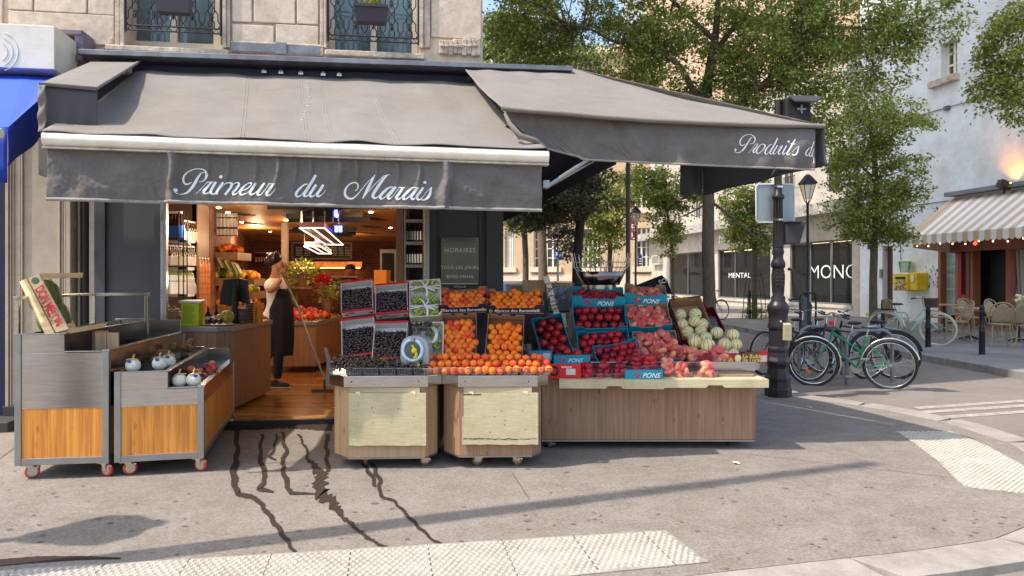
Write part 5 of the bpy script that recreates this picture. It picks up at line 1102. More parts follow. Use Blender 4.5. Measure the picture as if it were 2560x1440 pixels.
# ---------------------------------------------------------------- cartons
def rimframe(ub, vb, Db, ut, vt, Dt, wpx, yaw=0):
    a = W(ub, vb, Db); b = W(ut, vt, Dt); y = b-a; x = Vector((1, math.tan(yaw), 0)); x = (x-y.normalized()*x.dot(y.normalized())).normalized()
    M = frame(a, x, y); return M, wpx/F*Db, y.length
def carton(nm, lb, gp, fr, h, outer, inner, front=None, corner=.09, cut=.03, cat='carton', rimcol=None, world=None):
    M, w, l = fr; t = thing(nm, lb, cat, M=M @ Matrix.Translation((0, l/2, -h)), group=gp); d = .006
    hw = w/2; hl = l/2
    m = MB(); m.bx(-hw, hw, -hl, hl, 0, d); m.build('base', inner, t)
    def wall(axis, sgn):
        m = MB(); L = hw if axis == 'x' else hl; e = d/2
        prof = [(-L, 0), (L, 0), (L, h), (L-corner, h), (L-corner-cut*.7, h-cut), (-L+corner+cut*.7, h-cut), (-L+corner, h), (-L, h)] if cut else [(-L, 0), (L, 0), (L, h), (-L, h)]
        for k, mm in ((0, outer), (1, inner)):
            if axis == 'x': y0 = sgn*(hl-(k*e)); m.k = k; m.slab([(x, y0, z+d) for x, z in prof], (0, -sgn*e*.98, 0))
            else: x0 = sgn*(hw-k*e); m.k = k; m.slab([(x0, y*.985, z+d) for y, z in prof], (-sgn*e*.98, 0, 0))
        m.build('front_wall' if (axis == 'x' and sgn < 0) else 'wall', [outer, inner], t)
    wall('x', -1); wall('x', 1); wall('y', -1); wall('y', 1)
    if rimcol:
        e = .004
        for s in (-1, 1): m = MB(); m.bx(-hw-e, hw+e, s*hl-.007, s*hl+.007, h+.003, h+.010); m.build('rim', rimcol, t)
    return t, M, w, l
def ftext(t, l, st, size, x, z, mt, nm='writing', shear=0, bold=0, yy=None):
    m = MB(); fr = frame((x, -(l/2)-.0015 if yy is None else yy, z), (1, 0, 0), (0, 0, 1)); m.text(st, size, fr, 0, shear=shear, bold=bold); return m.build(nm, mt, t)
CH_L = []
def cherry_carton(lb, fr, txt=False):
    t, M, w, l = carton('cherry_carton', lb, 'white cartons of cherries on the cart', fr, .085, mat('cherry_carton_print', (.60, .58, .54), .6, col2=(.5, .03, .05), ns=11), M_cardw, cut=0, rimcol=M_red)
    m = MB(); m.bx(-w/2+.01, w/2-.01, -l/2+.01, l*.27, .045, .06); m.build('cherry_bed', mat('cherry_dark', (.012, .003, .006), .4), t)
    fill(M, -w/2+.02, w/2-.02, .015, l*.74, -.022, 'cherry', 'cherry', '', '', .0225, jit=.3, layer2=.22)
    m = MB(); m.slab([(-w/2, -l/2-.004, .012), (w/2, -l/2-.004, .012), (w/2, -l/2-.004, .072), (-w/2, -l/2-.004, .072)], (0, .002, 0)); pn = m.build('print_panel', M_cardw, t)
    if txt:
        ftext(t, l, 'LES vergers', .030, 0, .052, M_red, yy=-l/2-.0055, shear=.2); ftext(t, l, 'D\'OLTI', .024, 0, .026, M_inkk, yy=-l/2-.0055)
    m = MB()
    for x in (-w*.36, w*.4): m.ball((x, -l/2-.005, .035), (.016, .001, .016), 10)
    m.build('cherry_print', M_red, t); m = MB(); m.ball((-w*.2, -l/2-.005, .058), (.035, .001, .009), 10); m.build('leaf_print', mat('leaf_print', (.03, .2, .05), .6), t)
    return t
cherry_carton('white carton of dark cherries, upper left of the four', rimframe(893, 776, 6.3, 891, 703, 6.47, 80))
cherry_carton('white carton of stemmed cherries, upper right of the four with printed name', rimframe(979, 782, 6.3, 978, 710, 6.47, 82), True)
cherry_carton('white carton of cherries, lower left of the four', rimframe(897, 888, 6.03, 894, 797, 6.22, 84))
cherry_carton('white carton of cherries, lower right beside the grey juicer', rimframe(972, 897, 5.98, 978, 806, 6.18, 86))
# cherries in front punnets
for i in range(330):
    x = rng.uniform(-1.44, -.66); q = rng.random(); y = 5.80+.26*q; z = .755+.075*math.sqrt(q)+rng.uniform(0, .045)
    CH_.append(Vector((x, y, z)))
for p in (W(1055, 818, 6.12),):
    for i in range(34): CH_.append(p+Vector((rng.uniform(-.075, .075), rng.uniform(-.05, .05), rng.uniform(-.02, .035))))
CH_.sort(key=lambda p: p.y+abs(p.x)*.1)
sky_ok = 0
for i, p in enumerate(CH_[:298]):
    fruit('cherry', 'cherry', Matrix.Translation(p), 'dark shiny cherry with thin stem in the loose front row of the cherry cart', 'loose cherries along the cart front')
mb = MB()
for p in CH_[298:]:
    mb.k = 0; r = .0135*rng.uniform(.9, 1.1); mb.ball(p, r, 8)
    if rng.random() < .35:
        mb.k = 1; d = Vector((rng.uniform(-1, 1), rng.uniform(-1, 0), rng.uniform(-.3, 1))).normalized(); q = p+d*r; mb.tube([q, q+d*.015+Vector((rng.uniform(-.01, .01), -.008, 0)), q+d*.022+Vector((rng.uniform(-.02, .02), -.01, rng.uniform(-.015, .01)))], .0013, 3)
tag(mb.build('cherry_mass', [F_chr, mat('cherry_stem', (.26, .20, .07), .6)]), 'mass of dark cherries filling the white cartons', 'cherries', kind='stuff')
# punnets
def punnet(c, w, d, h, lb, gp, rz=0, mt=None):
    t = thing('plastic_punnet', lb, 'punnet', c, rz, gp); m = MB(); a, b = w/2, d/2; q = .88
    vs = [(-a*q, -b*q, 0), (a*q, -b*q, 0), (a*q, b*q, 0), (-a*q, b*q, 0), (-a, -b, h), (a, -b, h), (a, b, h), (-a, b, h)]
    m.add(vs, [(0, 3, 2, 1), (0, 1, 5, 4), (1, 2, 6, 5), (2, 3, 7, 6), (3, 0, 4, 7)]); m.build('tub', mt or M_tub, t)
    m = MB(); m.tube([(-a, -b, h), (a, -b, h), (a, b, h), (-a, b, h)], .0028, 4, closed=True)
    for k in range(9): x = -a+2*a*(k+.5)/9; m.tube([(x*q, -b*q-.001, .004), (x, -b-.001, h)], .0012, 3)
    m.build('rim', mat('clear_rim', (.26, .25, .25), .3), t); return t
for i in range(6): punnet((-1.37+i*.132, 5.845, .738), .125, .1, .055, 'clear punnet of cherries in the front row of the cherry cart', 'clear punnets of cherries')
punnet((W(1055, 835, 6.12).x, 6.12, W(1055, 835, 6.12).z), .15, .1, .06, 'clear punnet of cherries standing on the grey juicer', None)
for i in range(7): punnet((-.52+i*.128, 5.86, .738), .122, .1, .055, 'clear punnet of apricots in the front row of the apricot cart', 'clear punnets of apricots')
punnet((-.635, 5.8, .738), .11, .1, .055, 'clear punnet of apricots bridging the gap between the two wooden carts', None)
for k in range(3):
    for j in range(2 if k < 2 else 1):
        for i in range(16 if k == 0 else 15):
            x = -.66+i*.064+(.03 if (k+j) % 2 else 0)+rng.uniform(-.01, .01); y = 5.835+j*.085+k*.06+rng.uniform(-.012, .012); z = .772+k*.043+j*.012+rng.uniform(-.006, .01)
            if x > .32: continue
            fruit('apricotr', 'apricot', Matrix.Translation((x, y, z)), 'blushed apricot in the heaped front row of the apricot cart', 'loose apricots along the cart front')
def abricot(lb, fr, kind, gpn, txt=True, y1=.8, sp=.055, depth=.08):
    t, M, w, l = carton('apricot_carton', lb, 'dark cartons of apricots', fr, depth, M_navy, M_card, corner=.07, cut=.028)
    fill(M, -w/2+.038, w/2-.038, .035, l*y1, -depth*.55, kind, 'apricot', 'orange apricot in the '+gpn, 'apricots in the '+gpn, sp, jit=.14, layer2=.12)
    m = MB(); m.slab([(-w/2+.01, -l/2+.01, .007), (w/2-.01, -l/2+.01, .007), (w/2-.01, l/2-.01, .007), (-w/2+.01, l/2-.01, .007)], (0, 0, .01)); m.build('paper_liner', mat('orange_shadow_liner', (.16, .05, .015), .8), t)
    if txt:
        ftext(t, l, 'Abricot des Baronnies', .042, .01, .031, M_ink, bold=.01); m = MB()
        for x in (-w*.42, w*.40): m.tube([(x+.013*math.cos(a*.785), -l/2-.002, .032+.013*math.sin(a*.785)) for a in range(8)], .003, 5, closed=True); m.box((x, -l/2-.001, .032), (.01, .001, .006))
        m.build('gold_emblem', M_gold, t)
    else:
        m = MB(); m.box((0, l/2-.012, depth+.004), (.07, .004, .02)); m.build('handle_flap', M_card, t)
        m = MB()
        for x in (-w*.45, w*.45): m.ball((x, -l/2-.002, .04), (.012, .001, .012), 8)
        m.build('gold_emblem', M_gold, t)
    return t
abricot('dark apricot carton with gold emblem, upper left beside the grapes', rimframe(1158, 763, 6.3, 1158, 718, 6.55, 124), 'apricotr', 'upper left apricot carton', True, .88, .058)
abricot('dark apricot carton with printed name, upper right of the apricot cartons', rimframe(1288, 765, 6.3, 1286, 722, 6.55, 145), 'apricot', 'upper right apricot carton', True, .88, .058)
abricot('upright dark carton of apricots, lower left next to the grapes', rimframe(1145, 893, 6.02, 1148, 784, 6.28, 92), 'apricotr', 'lower left apricot carton', False, .84, .055)
abricot('upright dark carton of apricots, lower right with half bare back', rimframe(1258, 898, 6.02, 1266, 786, 6.28, 96), 'apricot', 'lower right apricot carton', False, .76, .055)
# grape crates
def grape_crate(lb, fr, nb, bow):
    M, w, l = fr; h = .10; t = thing('grape_crate', lb, 'crate', M=M @ Matrix.Translation((0, l/2, -h)), group='thin wooden crates of green grapes'); hw, hl = w/2, l/2
    m = MB(); m.bx(-hw, hw, -hl, hl, 0, .004); m.build('base', M_cratep, t)
    for s in (-1, 1):
        m = MB(); m.bx(-hw, hw, s*hl-.004, s*hl+.004, .0, .045); m.bx(-hw, hw, s*hl-.0045, s*hl+.0045, .055, h); m.build('side_slats', M_cratep, t)
        m = MB(); m.bx(s*hw-.004, s*hw+.004, -hl+.005, hl-.005, 0, .04); m.bx(s*hw-.0045, s*hw+.0045, -hl+.005, hl-.005, .05, h-.002); m.build('side_slats', M_cratep, t)
    m = MB()
    for sx in (-1, 1):
        for sy in (-1, 1): m.slab([(sx*(hw-.004), sy*(hl-.005), .002), (sx*(hw-.03), sy*(hl-.005), .002), (sx*(hw-.004), sy*(hl-.03), .002)], (0, 0, h+.006))
    m.build('corner_block', M_cratep, t)
    m = MB(); m.grid(lambda x, y: (-hw+.008+x*(2*hw-.016), -hl+.01+y*(2*hl-.02), .02+.06*(abs(x-.5)*2)**4+.01*math.sin(x*20+y*9)), 14, 10); m.build('paper', M_cardw, t)
    bpx = []
    for i in range(nb):
        cx = (-.5+(i % 2))*w*.46; cy = l*(.14+.72*(i//2)/max(1, (nb//2-1))); mm = MB(); c = Vector((0, 0, 0))
        for k in range(30): mm.ball((rng.gauss(0, .024), rng.gauss(0, .021), rng.uniform(-.01, .03)), .0135*rng.uniform(.85, 1.1), 9)
        o = mm.build('grape_bunch', F_grp); o.matrix_world = M @ Matrix.Translation((cx, cy, -.055)); tag(o, 'green grape bunch in the %s wooden crate' % lb.split()[0], 'grapes', 'green grape bunches in the %s crate' % lb.split()[0])
    m = MB()
    def rib(P, wd=.006):
        P = catmull([(*p, 0) for p in P], 6); L = [Vector(p[:3]) for p in P]
        for i in range(len(L)-1):
            d = (L[i+1]-L[i]).cross(Vector((0, 0, 1))); d = d.normalized()*wd if d.length > 1e-6 else Vector((wd, 0, 0)); m.quad(L[i]-d, L[i]+d, L[i+1]+d, L[i+1]-d)
    z = h+.004
    if bow:
        for cy in (-.12*l/.38, .12*l/.38*1.1):
            cy = cy*.8; rib([(-hw, cy-.012, z), (-.03, cy, z+.01), (.03, cy, z+.012), (hw, cy+.014, z)]); rib([(-hw, cy+.015, z), (-.03, cy, z+.014), (.04, cy-.01, z+.01), (hw, cy-.02, z)])
            rib([(0, cy, z+.015), (-.02, cy+.05, z+.02), (-.045, cy+.075, z+.01)]); rib([(0, cy, z+.016), (.03, cy+.05, z+.02), (.01, cy+.08, z+.01)]); rib([(0, cy, z+.017), (.02, cy-.05, z+.02), (.012, cy-.10, z+.01)], .009); rib([(0, cy, z+.018), (.05, cy-.035, z+.022), (.085, cy-.045, z+.01)], .009)
    else:
        rib([(-.03, .14, z), (-.045, .05, z+.01), (-.02, -.02, z+.02), (.05, -.01, z+.02), (.07, .07, z+.02), (.03, .14, z)], .014)
    m.build('white_ribbon', mat('ribbon_white', (.72, .70, .66), .6), t)
grape_crate('upper pale wooden crate of green grapes tied with white ribbons', rimframe(1064, 790, 6.28, 1062, 700, 6.5, 78), 6, True)
grape_crate('lower pale wooden crate of green grapes behind the grey juicer', rimframe(1068, 905, 5.99, 1072, 806, 6.22, 76), 6, False)
# juicer
t = thing('citrus_juicer', 'grey rounded machine with pale blue ring and yellow ball, standing before the grapes', 'juicer', (W(1037, 915, 5.87).x, 5.93, .80), R(-6))
m = MB(); prof = [(-.115, 0), (.115, 0), (.115, .14), (.108, .18), (.085, .215), (.05, .235), (0, .24), (-.05, .235), (-.085, .215), (-.108, .18), (-.115, .14)]
m.slab([(x, -.05, z) for x, z in prof], (0, .16, 0)); m.build('body', mat('grey_plastic_body', (.36, .38, .41), .35), t, bevel=.012)
m = MB(); m.tube([(-.012+.078*math.cos(a*.1745+1.75), -.062, .128+.083*math.sin(a*.1745+1.75)) for a in range(34)], .0135, 10); m.build('ring', mat('pale_blue_ring', (.50, .72, .90), .25), t)
m = MB(); m.lathe([(.07, 0), (.07, .008)], (-.012, -.052, .128), 24, M=Matrix(((1, 0, 0), (0, 0, -1), (0, 1, 0)))); m.build('opening', mat('dark_opening', (.10, .10, .10), .3, nz=.5, ns=20), t)
m = MB(); m.ball((.005, -.075, .125), .024, 14); m.tube([(-.012, -.07, .165), (.0, -.072, .15), (.022, -.072, .10), (.018, -.072, .075), (0, -.072, .062)], [.012, .008, .012, .014, .008], 8); m.build('yellow_mechanism', mat('yellow_plastic', (.72, .60, .02), .4), t)
m = MB(); m.box((-.012, -.062, .212), (.03, .02, .03)); m.box((-.012, -.06, .04), (.05, .02, .012)); m.build('clip', M_steeld, t)
m = MB(); m.ball((W(1047, 920, 5.85).x, 5.86, .80), (.022, .02, .018), 12); tag(m.build('lemon', mat('yellow_plastic', (.72, .60, .02), .4)), 'small yellow lemon lying below the grey juicer', 'lemon')
# blue cartons
def pons(lb, fr, h, kind, sp, y0, y1, gpn, text='PONS', skip=0, s=1, layer2=0, frontlogo=True, cut=.028, nm='blue_fruit_carton', z=.5):
    t, M, w, l = carton(nm, lb, 'blue cartons of peaches and nectarines', fr, h, M_cyan, M_cyan if kind != 'peach' else M_card, corner=.085, cut=cut)
    m = MB(); m.bx(-w/2+.01, w/2-.01, -l/2+.01, l/2-.01, .007, .02); m.build('tray_insert', mat('black_tray', (.012, .012, .02), .3) if kind == 'nectarine' else M_card, t)
    fk = {'nectarine': 'red nectarine', 'peach': 'pink flat peach'}[kind]
    if kind: fill(M, -w/2+.052, w/2-.052, max(y0*l, .056), min(y1*l, l-.04), -h*z, kind, 'nectarine' if kind == 'nectarine' else 'flat_peach', fk+' in the '+gpn, fk+' fruits in the '+gpn, sp, jit=.08 if kind == 'nectarine' else .2, skip=skip, s=s, layer2=layer2)
    if frontlogo:
        ftext(t, l, text, .062, w*.12, h*.38, M_ink, shear=.35, bold=.02)
        m = MB(); x = -w*.2
        for pts in ([(x-.045, h*.62), (x+.01, h*.60), (x-.012, h*.45), (x-.04, h*.30), (x-.03, h*.5)], [(x-.005, h*.3), (x+.012, h*.55), (x+.06, h*.62), (x+.028, h*.48), (x+.02, h*.3), (x+.0, h*.2)]):
            m.slab([(a, -l/2-.0005, b) for a, b in pts], (0, -.0012, 0))
        m.build('red_emblem', M_red, t)
    return t, M, w, l
pons('blue carton of red nectarines, top of the left stack with a name on its rim', rimframe(1497, 742, 7.3, 1493, 718, 7.6, 132), .115, 'nectarine', .080, .1, .9, 'top left blue carton')
pons('open blue carton of four rows of nectarines, middle of the left stack', rimframe(1503, 818, 7.1, 1496, 762, 7.28, 134), .09, 'nectarine', .084, .12, .92, 'middle left blue carton', frontlogo=False)
pons('blue carton of nectarines, bottom of the left stack and half hidden', rimframe(1516, 897, 6.92, 1505, 826, 7.08, 132), .09, 'nectarine', .084, .15, .92, 'bottom left blue carton', frontlogo=False)
pons('blue carton of nectarines tilted in front of the left stack', rimframe(1556, 902, 6.76, 1535, 856, 6.95, 118, R(-6)), .10, 'nectarine', .074, .1, .9, 'tilted front blue carton')
pons('blue carton of nectarines leaning sideways at the left end of the table', rimframe(1398, 893, 6.85, 1366, 790, 7.1, 78), .085, 'nectarine', .076, .06, .9, 'leaning left blue carton', frontlogo=False)
pons('blue carton of flat peaches, top of the right stack', rimframe(1615, 735, 7.3, 1612, 712, 7.6, 104), .12, 'peach', .078, .1, .9, 'top right blue carton')
pons('blue carton of pink flat peaches, middle of the right stack', rimframe(1628, 815, 7.1, 1615, 760, 7.28, 108), .09, 'peach', .075, .1, .86, 'middle right blue carton', frontlogo=False, layer2=.1)
pons('blue carton of flat peaches spilling forward, bottom of the right stack', rimframe(1648, 900, 6.85, 1634, 828, 7.06, 112), .08, 'peach', .075, .02, .86, 'bottom right blue carton', frontlogo=False, layer2=.3, z=.3)
# side strip writing on leaning carton + front flaps
def sidebox(nm, lb, u0, v0, u1, v1, D, dep, mt, texts, cat='carton', yaw=0, rl=0, top=True):
    a = W(u0, v1, D); b = W(u1, v0, D); w_ = b.x-a.x; h = b.z-a.z
    t = thing(nm, lb, cat, (a.x+w_/2, D, a.z), yaw); 
    m = MB(); m.bx(-w_/2, w_/2, 0, .006, 0, h); m.bx(-w_/2, -w_/2+.006, .0065, dep, 0, h); m.bx(w_/2-.006, w_/2, .0065, dep, 0, h); m.bx(-w_/2+.0065, w_/2-.0065, dep-.006, dep, 0, h*.8); m.bx(-w_/2+.0065, w_/2-.0065, .0065, dep-.0065, 0, .006); m.build('walls', mt, t)
    for (st, x, z, sz, mm, sh_) in texts: m = MB(); m.text(st, sz, frame((x*w_, -.0015, z*h), (1, 0, 0), (0, 0, 1)), 0, shear=sh_, bold=.015); m.build('writing', mm, t)
    return t, w_, h
def emblem(t, x, h):
    m = MB()
    for pts in ([(x-.035, h*.72), (x+.01, h*.70), (x-.01, h*.55), (x-.03, h*.35), (x-.02, h*.55)], [(x-.005, h*.35), (x+.01, h*.62), (x+.05, h*.72), (x+.024, h*.55), (x+.015, h*.35), (x, h*.25)]): m.slab([(a, -.0003, b) for a, b in pts], (0, -.001, 0))
    m.build('red_emblem', M_red, t)
t, w_, h = sidebox('blue_carton_end', 'low blue carton with red emblem on the front edge of the fold out shelf', 1563, 925, 1657, 953, 6.36, .2, M_cyan, [('PONS', .18, .5, .058, M_ink, .35)]); emblem(t, -.06, h)
t, w_, h = sidebox('blue_carton_end', 'blue carton end with white label at the left end of the long table', 1323, 877, 1380, 902, 6.62, .22, M_cyan, [('PONS', -.1, .45, .042, M_ink, .35)], yaw=R(-4)); emblem(t, -.075, h)
m = MB(); m.bx(.025, .085, -.0012, 0, .015, .07); m.build('label', M_cardw, t)
t, w_, h = sidebox('blue_carton_end', 'blue carton holding two loose nectarines in front of the stacks', 1384, 888, 1476, 912, 6.62, .25, M_cyan, [('PONS', .08, .42, .05, M_ink, .35)], yaw=R(5)); emblem(t, -.09, h)
for (u, v, D) in [(1418, 880, 6.7), (1443, 884, 6.7), (1405, 872, 6.75)]: fruit('nectarine', 'nectarine', Matrix.Translation(W(u, v, D)), 'loose red nectarine in the front blue carton at the left end', 'loose nectarines in the front blue carton')
t, w_, h = sidebox('red_carton', 'bright red carton with black ring print leaning at the left of the fold out shelf', 1367, 910, 1452, 946, 6.40, .2, mat('bright_red_carton', (.66, .012, .015), .5), [('ESPAGNE', .08, .78, .022, M_ink, 0)], yaw=R(-7))
m = MB(); m.tube([(-.085+.035*math.cos(a*.5236), -.002, h*.52+.035*math.sin(a*.5236)) for a in range(12)], .011, 6, closed=True); m.build('ring_print', M_inkk, t)
m = MB(); m.bx(.02, .10, -.0015, 0, h*.25, h*.68); m.build('label', M_cardw, t)
m = MB(); a = W(1330, 905, 6.5); b = W(1372, 912, 6.42); m.slab([W(1368, 908, 6.42), W(1452, 918, 6.38), W(1440, 905, 6.6), W(1360, 900, 6.6)], (0, 0, .004)); m.build('lid', M_red, None) if False else None
# loose nectarines and peaches in punnets on shelf
def pun_heap(u, v, D, kind, n, lb, gp, w_=.13):
    c = W(u, v, D); punnet((c.x, c.y, c.z), w_, .11, .06, 'clear punnet, '+lb, None)
    k2 = 'red nectarine' if kind == 'nectarine' else 'pink flat peach'
    for i in range(n+3):
        lv = i//4; a = i*1.9+rng.random(); r = .032*(1.1-.3*lv)
        fruit(kind, 'nectarine' if kind == 'nectarine' else 'flat_peach', Matrix.Translation(c+Vector((r*math.cos(a)*1.2, r*math.sin(a), .035+.042*lv))), k2+' heaped in the punnet, '+lb, k2+' fruits '+gp, .97)
pun_heap(1466, 950, 6.5, 'nectarine', 8, 'leftmost on the fold out shelf', 'in the leftmost shelf punnet')
pun_heap(1508, 950, 6.5, 'nectarine', 8, 'second from the left on the fold out shelf', 'in the second shelf punnet', .15)
pun_heap(1550, 950, 6.48, 'nectarine', 8, 'just left of the blue front carton', 'in the third shelf punnet', .14)
pun_heap(1590, 932, 6.62, 'nectarine', 10, 'behind the blue front carton', 'in the punnet behind the blue carton', .17)
pun_heap(1625, 930, 6.62, 'nectarine', 9, 'behind the right end of the blue front carton', 'in the right punnet behind the blue carton', .15)
pun_heap(1668, 938, 6.55, 'peach', 8, 'right of the blue front carton', 'in the punnet right of the blue carton', .14)
pun_heap(1705, 948, 6.5, 'peach', 9, 'second from the right on the fold out shelf', 'in the next punnet', .16)
pun_heap(1768, 946, 6.5, 'peach', 9, 'rightmost on the fold out shelf', 'in the rightmost punnet', .15)
pun_heap(1795, 905, 6.85, 'peach', 8, 'on the table top beside the melon carton', 'in the punnet beside the melon carton', .16)
for i in range(78):
    u = rng.uniform(1640, 1815); D = rng.uniform(6.80, 7.05); v = 903-(1815-u)*.20*rng.uniform(0, 1)-10
    z = max(CH-(v-V0)/F*D, .765)
    fruit('peach', 'flat_peach', Matrix.Translation(((u-U0)/F*D, D, z)), 'pink flat peach in the loose heap in the middle of the long table', 'loose heap of flat peaches on the long table', 1)
for (u, v, D) in [(1590, 880, 6.72), (1600, 898, 6.72), (1582, 900, 6.7), (1612, 905, 6.7)]: fruit('nectarine', 'nectarine', Matrix.Translation(W(u, v, D)), 'single dark nectarine lying before the tilted blue carton', 'loose nectarines before the tilted carton')
# melon cartons
fr = rimframe(1748, 845, 7.15, 1712, 748, 7.45, 84)
t, M, w, l = carton('melon_carton', 'tall dark red carton of striped melons leaning beside the peaches', None, fr, .13, M_dred, M_card, cut=0)
m = MB(); m.bx(-w/2, w/2, l/2+.001, l/2+.01, .02, .15); m.build('top_flap', mat('brown_print', (.14, .06, .04), .6), t)
m = MB(); m.text('Rubis', .06, frame((-.04, l/2-.0, .155), (1, 0, 0), (0, 0, 1)), 0, shear=.3, bold=.03); m.build('writing', M_gold, t)
m = MB(); m.text('Le Rubis', .075, Matrix.Translation((-w/2-.0015, -.06, .07)) @ Matrix(((0, 0, -1, 0), (-1, 0, 0, 0), (0, 1, 0, 0), (0, 0, 0, 1))), 0, shear=.3, bold=.03); m.build('side_writing', M_gold, t)
ml = 'striped pale melon in the leaning dark red carton'
for (x, y, z) in [(-.08, .33, -.05), (.06, .30, -.03), (-.10, .21, -.05), (.02, .21, -.02), (.10, .18, -.05), (-.08, .10, -.03), (.05, .09, -.02), (-.05, .0, -.02)]:
    fruit('melon', 'melon', M @ Matrix.Translation((x, y, z)), ml, 'melons in the leaning dark red carton', 1.0, Euler((rng.uniform(.6, 1.4), rng.uniform(-.6, .6), rng.random()*3)).to_matrix().to_4x4())
for i, (u, v, D, s, lb) in enumerate([(1738, 856, 7.05, 1.05, 'left green'), (1770, 865, 6.95, 1.12, 'large yellow front'), (1811, 862, 6.98, 1.05, 'ochre middle'), (1840, 862, 7.0, 1.0, 'right front orange flecked'), (1832, 838, 7.15, .95, 'round rear right'), (1792, 833, 7.2, 1.0, 'rear middle'), (1765, 845, 7.1, .95, 'half hidden rear left')]):
    fruit('melon', 'melon', Matrix.Translation(W(u, v, D)), lb+' striped melon of the loose melons above the flat carton', 'loose melons above the flat carton', s, Euler((rng.uniform(-.2, .2), rng.uniform(-.2, .2), rng.random()*3)).to_matrix().to_4x4())
for i, (u, v) in enumerate([(1785, 888), (1808, 886), (1832, 887), (1760, 886)]): fruit('melon', 'melon', Matrix.Translation(W(u, v, 6.98)), 'melon half hidden behind the printed wall of the flat melon carton', 'melons inside the flat carton', .95, Euler((0, 0, rng.random()*3)).to_matrix().to_4x4())
def pile(): pass
t, w_, h = sidebox('flat_melon_carton', 'flat red and brown printed melon carton at the right end of the table', 1735, 883, 1899, 908, 6.82, .34, M_dred, [], yaw=R(1))
m = MB(); m.bx(-w_*.05, w_*.10, -.0012, 0, .01, h-.01); m.build('red_panel', mat('bright_red_panel', (.55, .02, .02), .5), t)
m = MB(); m.bx(w_*.26, w_/2+.003, -.0014, -.0002, .002, h+.012); m.build('brown_panel', mat('brown_panel', (.12, .055, .035), .6), t)
m = MB(); m.text('Le Rubis', .052, frame((w_*.38, -.003, h*.68), (1, 0, 0), (0, 0, 1)), 0, shear=.25, bold=.03); m.text('de Lucas', .052, frame((w_*.38, -.003, h*.30), (1, 0, 0), (0, 0, 1)), 0, shear=.25, bold=.03); m.build('writing', M_gold, t)
m = MB(); m.ball((w_*.17, -.002, h*.5), (.032, .001, .034), 14); m.build('melon_print', F_mel, t)
m = MB(); m.slab([(w_*-.03, -.0016, h*.2), (w_*.10, -.0016, h*.25), (w_*.06, -.0016, h*.6), (w_*.02, -.0016, h*.35)], (0, -.0008, 0)); m.build('slice_print', M_or2, t)
m = MB(); q0 = w_/2+.004; m.slab([(q0, 0, .002), (q0+.08, .03, .002), (q0+.08, .03, h+.02), (q0, 0, h+.02)], (0, .004, 0)); m.build('side_flap', mat('bright_red_carton', (.66, .012, .015), .5), t)
m = MB(); m.slab([(q0+.008, -.0005, .012), (q0+.074, .0245, .012), (q0+.074, .0245, h*.75), (q0+.008, -.0005, h*.75)], (0, .001, 0)); m.build('label', M_cardw, t)
fr = rimframe(1795, 830, 7.5, 1765, 770, 7.7, 40); t, M, w, l = carton('cherry_print_carton', 'dark red carton leaning behind the melons', None, fr, .1, M_dred, M_dred, cut=0)
# things behind the table
for (nm, lb, u0, v0, u1, v1, D, dep, mm, txt) in [
    ('wooden_crate', 'plain brown wooden crate stacked behind the apricot cartons', 1308, 700, 1362, 730, 7.4, .35, M_oak, []),
    ('dark_crate', 'dark crate under the brown wooden crate behind the apricots', 1300, 732, 1366, 860, 7.4, .35, mat('dark_crate', (.06, .04, .04), .7), []),
    ('grey_crate', 'small grey carton behind the right charcoal pillar edge', 1277, 715, 1306, 750, 7.6, .3, mat('grey_card', (.2, .18, .18), .7), [])]:
    sidebox(nm, lb, u0, v0, u1, v1, D, dep, mm, txt, 'crate')
t = thing('crate_panel', 'tilted pale crate side lettered vertically behind the apricots', 'crate', W(1385, 800, 7.3), world=True)
m = MB(); m.slab([W(1357, 690, 7.3), W(1372, 690, 7.3), W(1404, 800, 7.3), W(1390, 806, 7.3)], (0, .02, 0)); m.build('panel', M_cratep, t)
m = MB(); d = (W(1396, 800, 7.29)-W(1364, 692, 7.29)); m.text('LA CITE', .085, frame(W(1379, 743, 7.292), d, Vector((1, 0, .25))), 0); m.build('writing', mat('brown_ink', (.12, .03, .015), .6), t)
t = thing('dark_lettered_carton', 'black carton with white lettering behind the top right peaches', 'carton', W(1650, 715, 7.9), world=True)
m = MB(); m.slab([W(1585, 716, 8.0), W(1655, 688, 8.0), W(1668, 700, 7.9), W(1680, 735, 7.8), W(1600, 735, 7.8)], (0, .06, 0)); m.build('panel', M_inkk, t); m = MB(); m.text('SO', .07, frame(W(1657, 704, 7.88), (1, 0, .35), (-.35, 0, 1)), 0); m.build('writing', M_ink, t)
t = thing('corn_crate', 'open carton of pale leeks between the leaning carton and the left stack', 'crate', W(1412, 820, 7.3), world=True)
m = MB(); m.slab([W(1395, 838, 7.25), W(1430, 845, 7.25), W(1436, 760, 7.45), W(1425, 770, 7.45), W(1418, 830, 7.3)], (0, .05, 0)); m.build('panel', M_card, t)
m = MB()
for i in range(8): m.tube([W(1393+i*3.4, 832-i*2, 7.3), W(1391+i*3.0, 800, 7.32), W(1389+i*3.3, 783, 7.36)], [.012, .014, .006], 6)
m.build('leek', mat('leek', (.55, .52, .36), .6, nz=.2, ns=20), t)
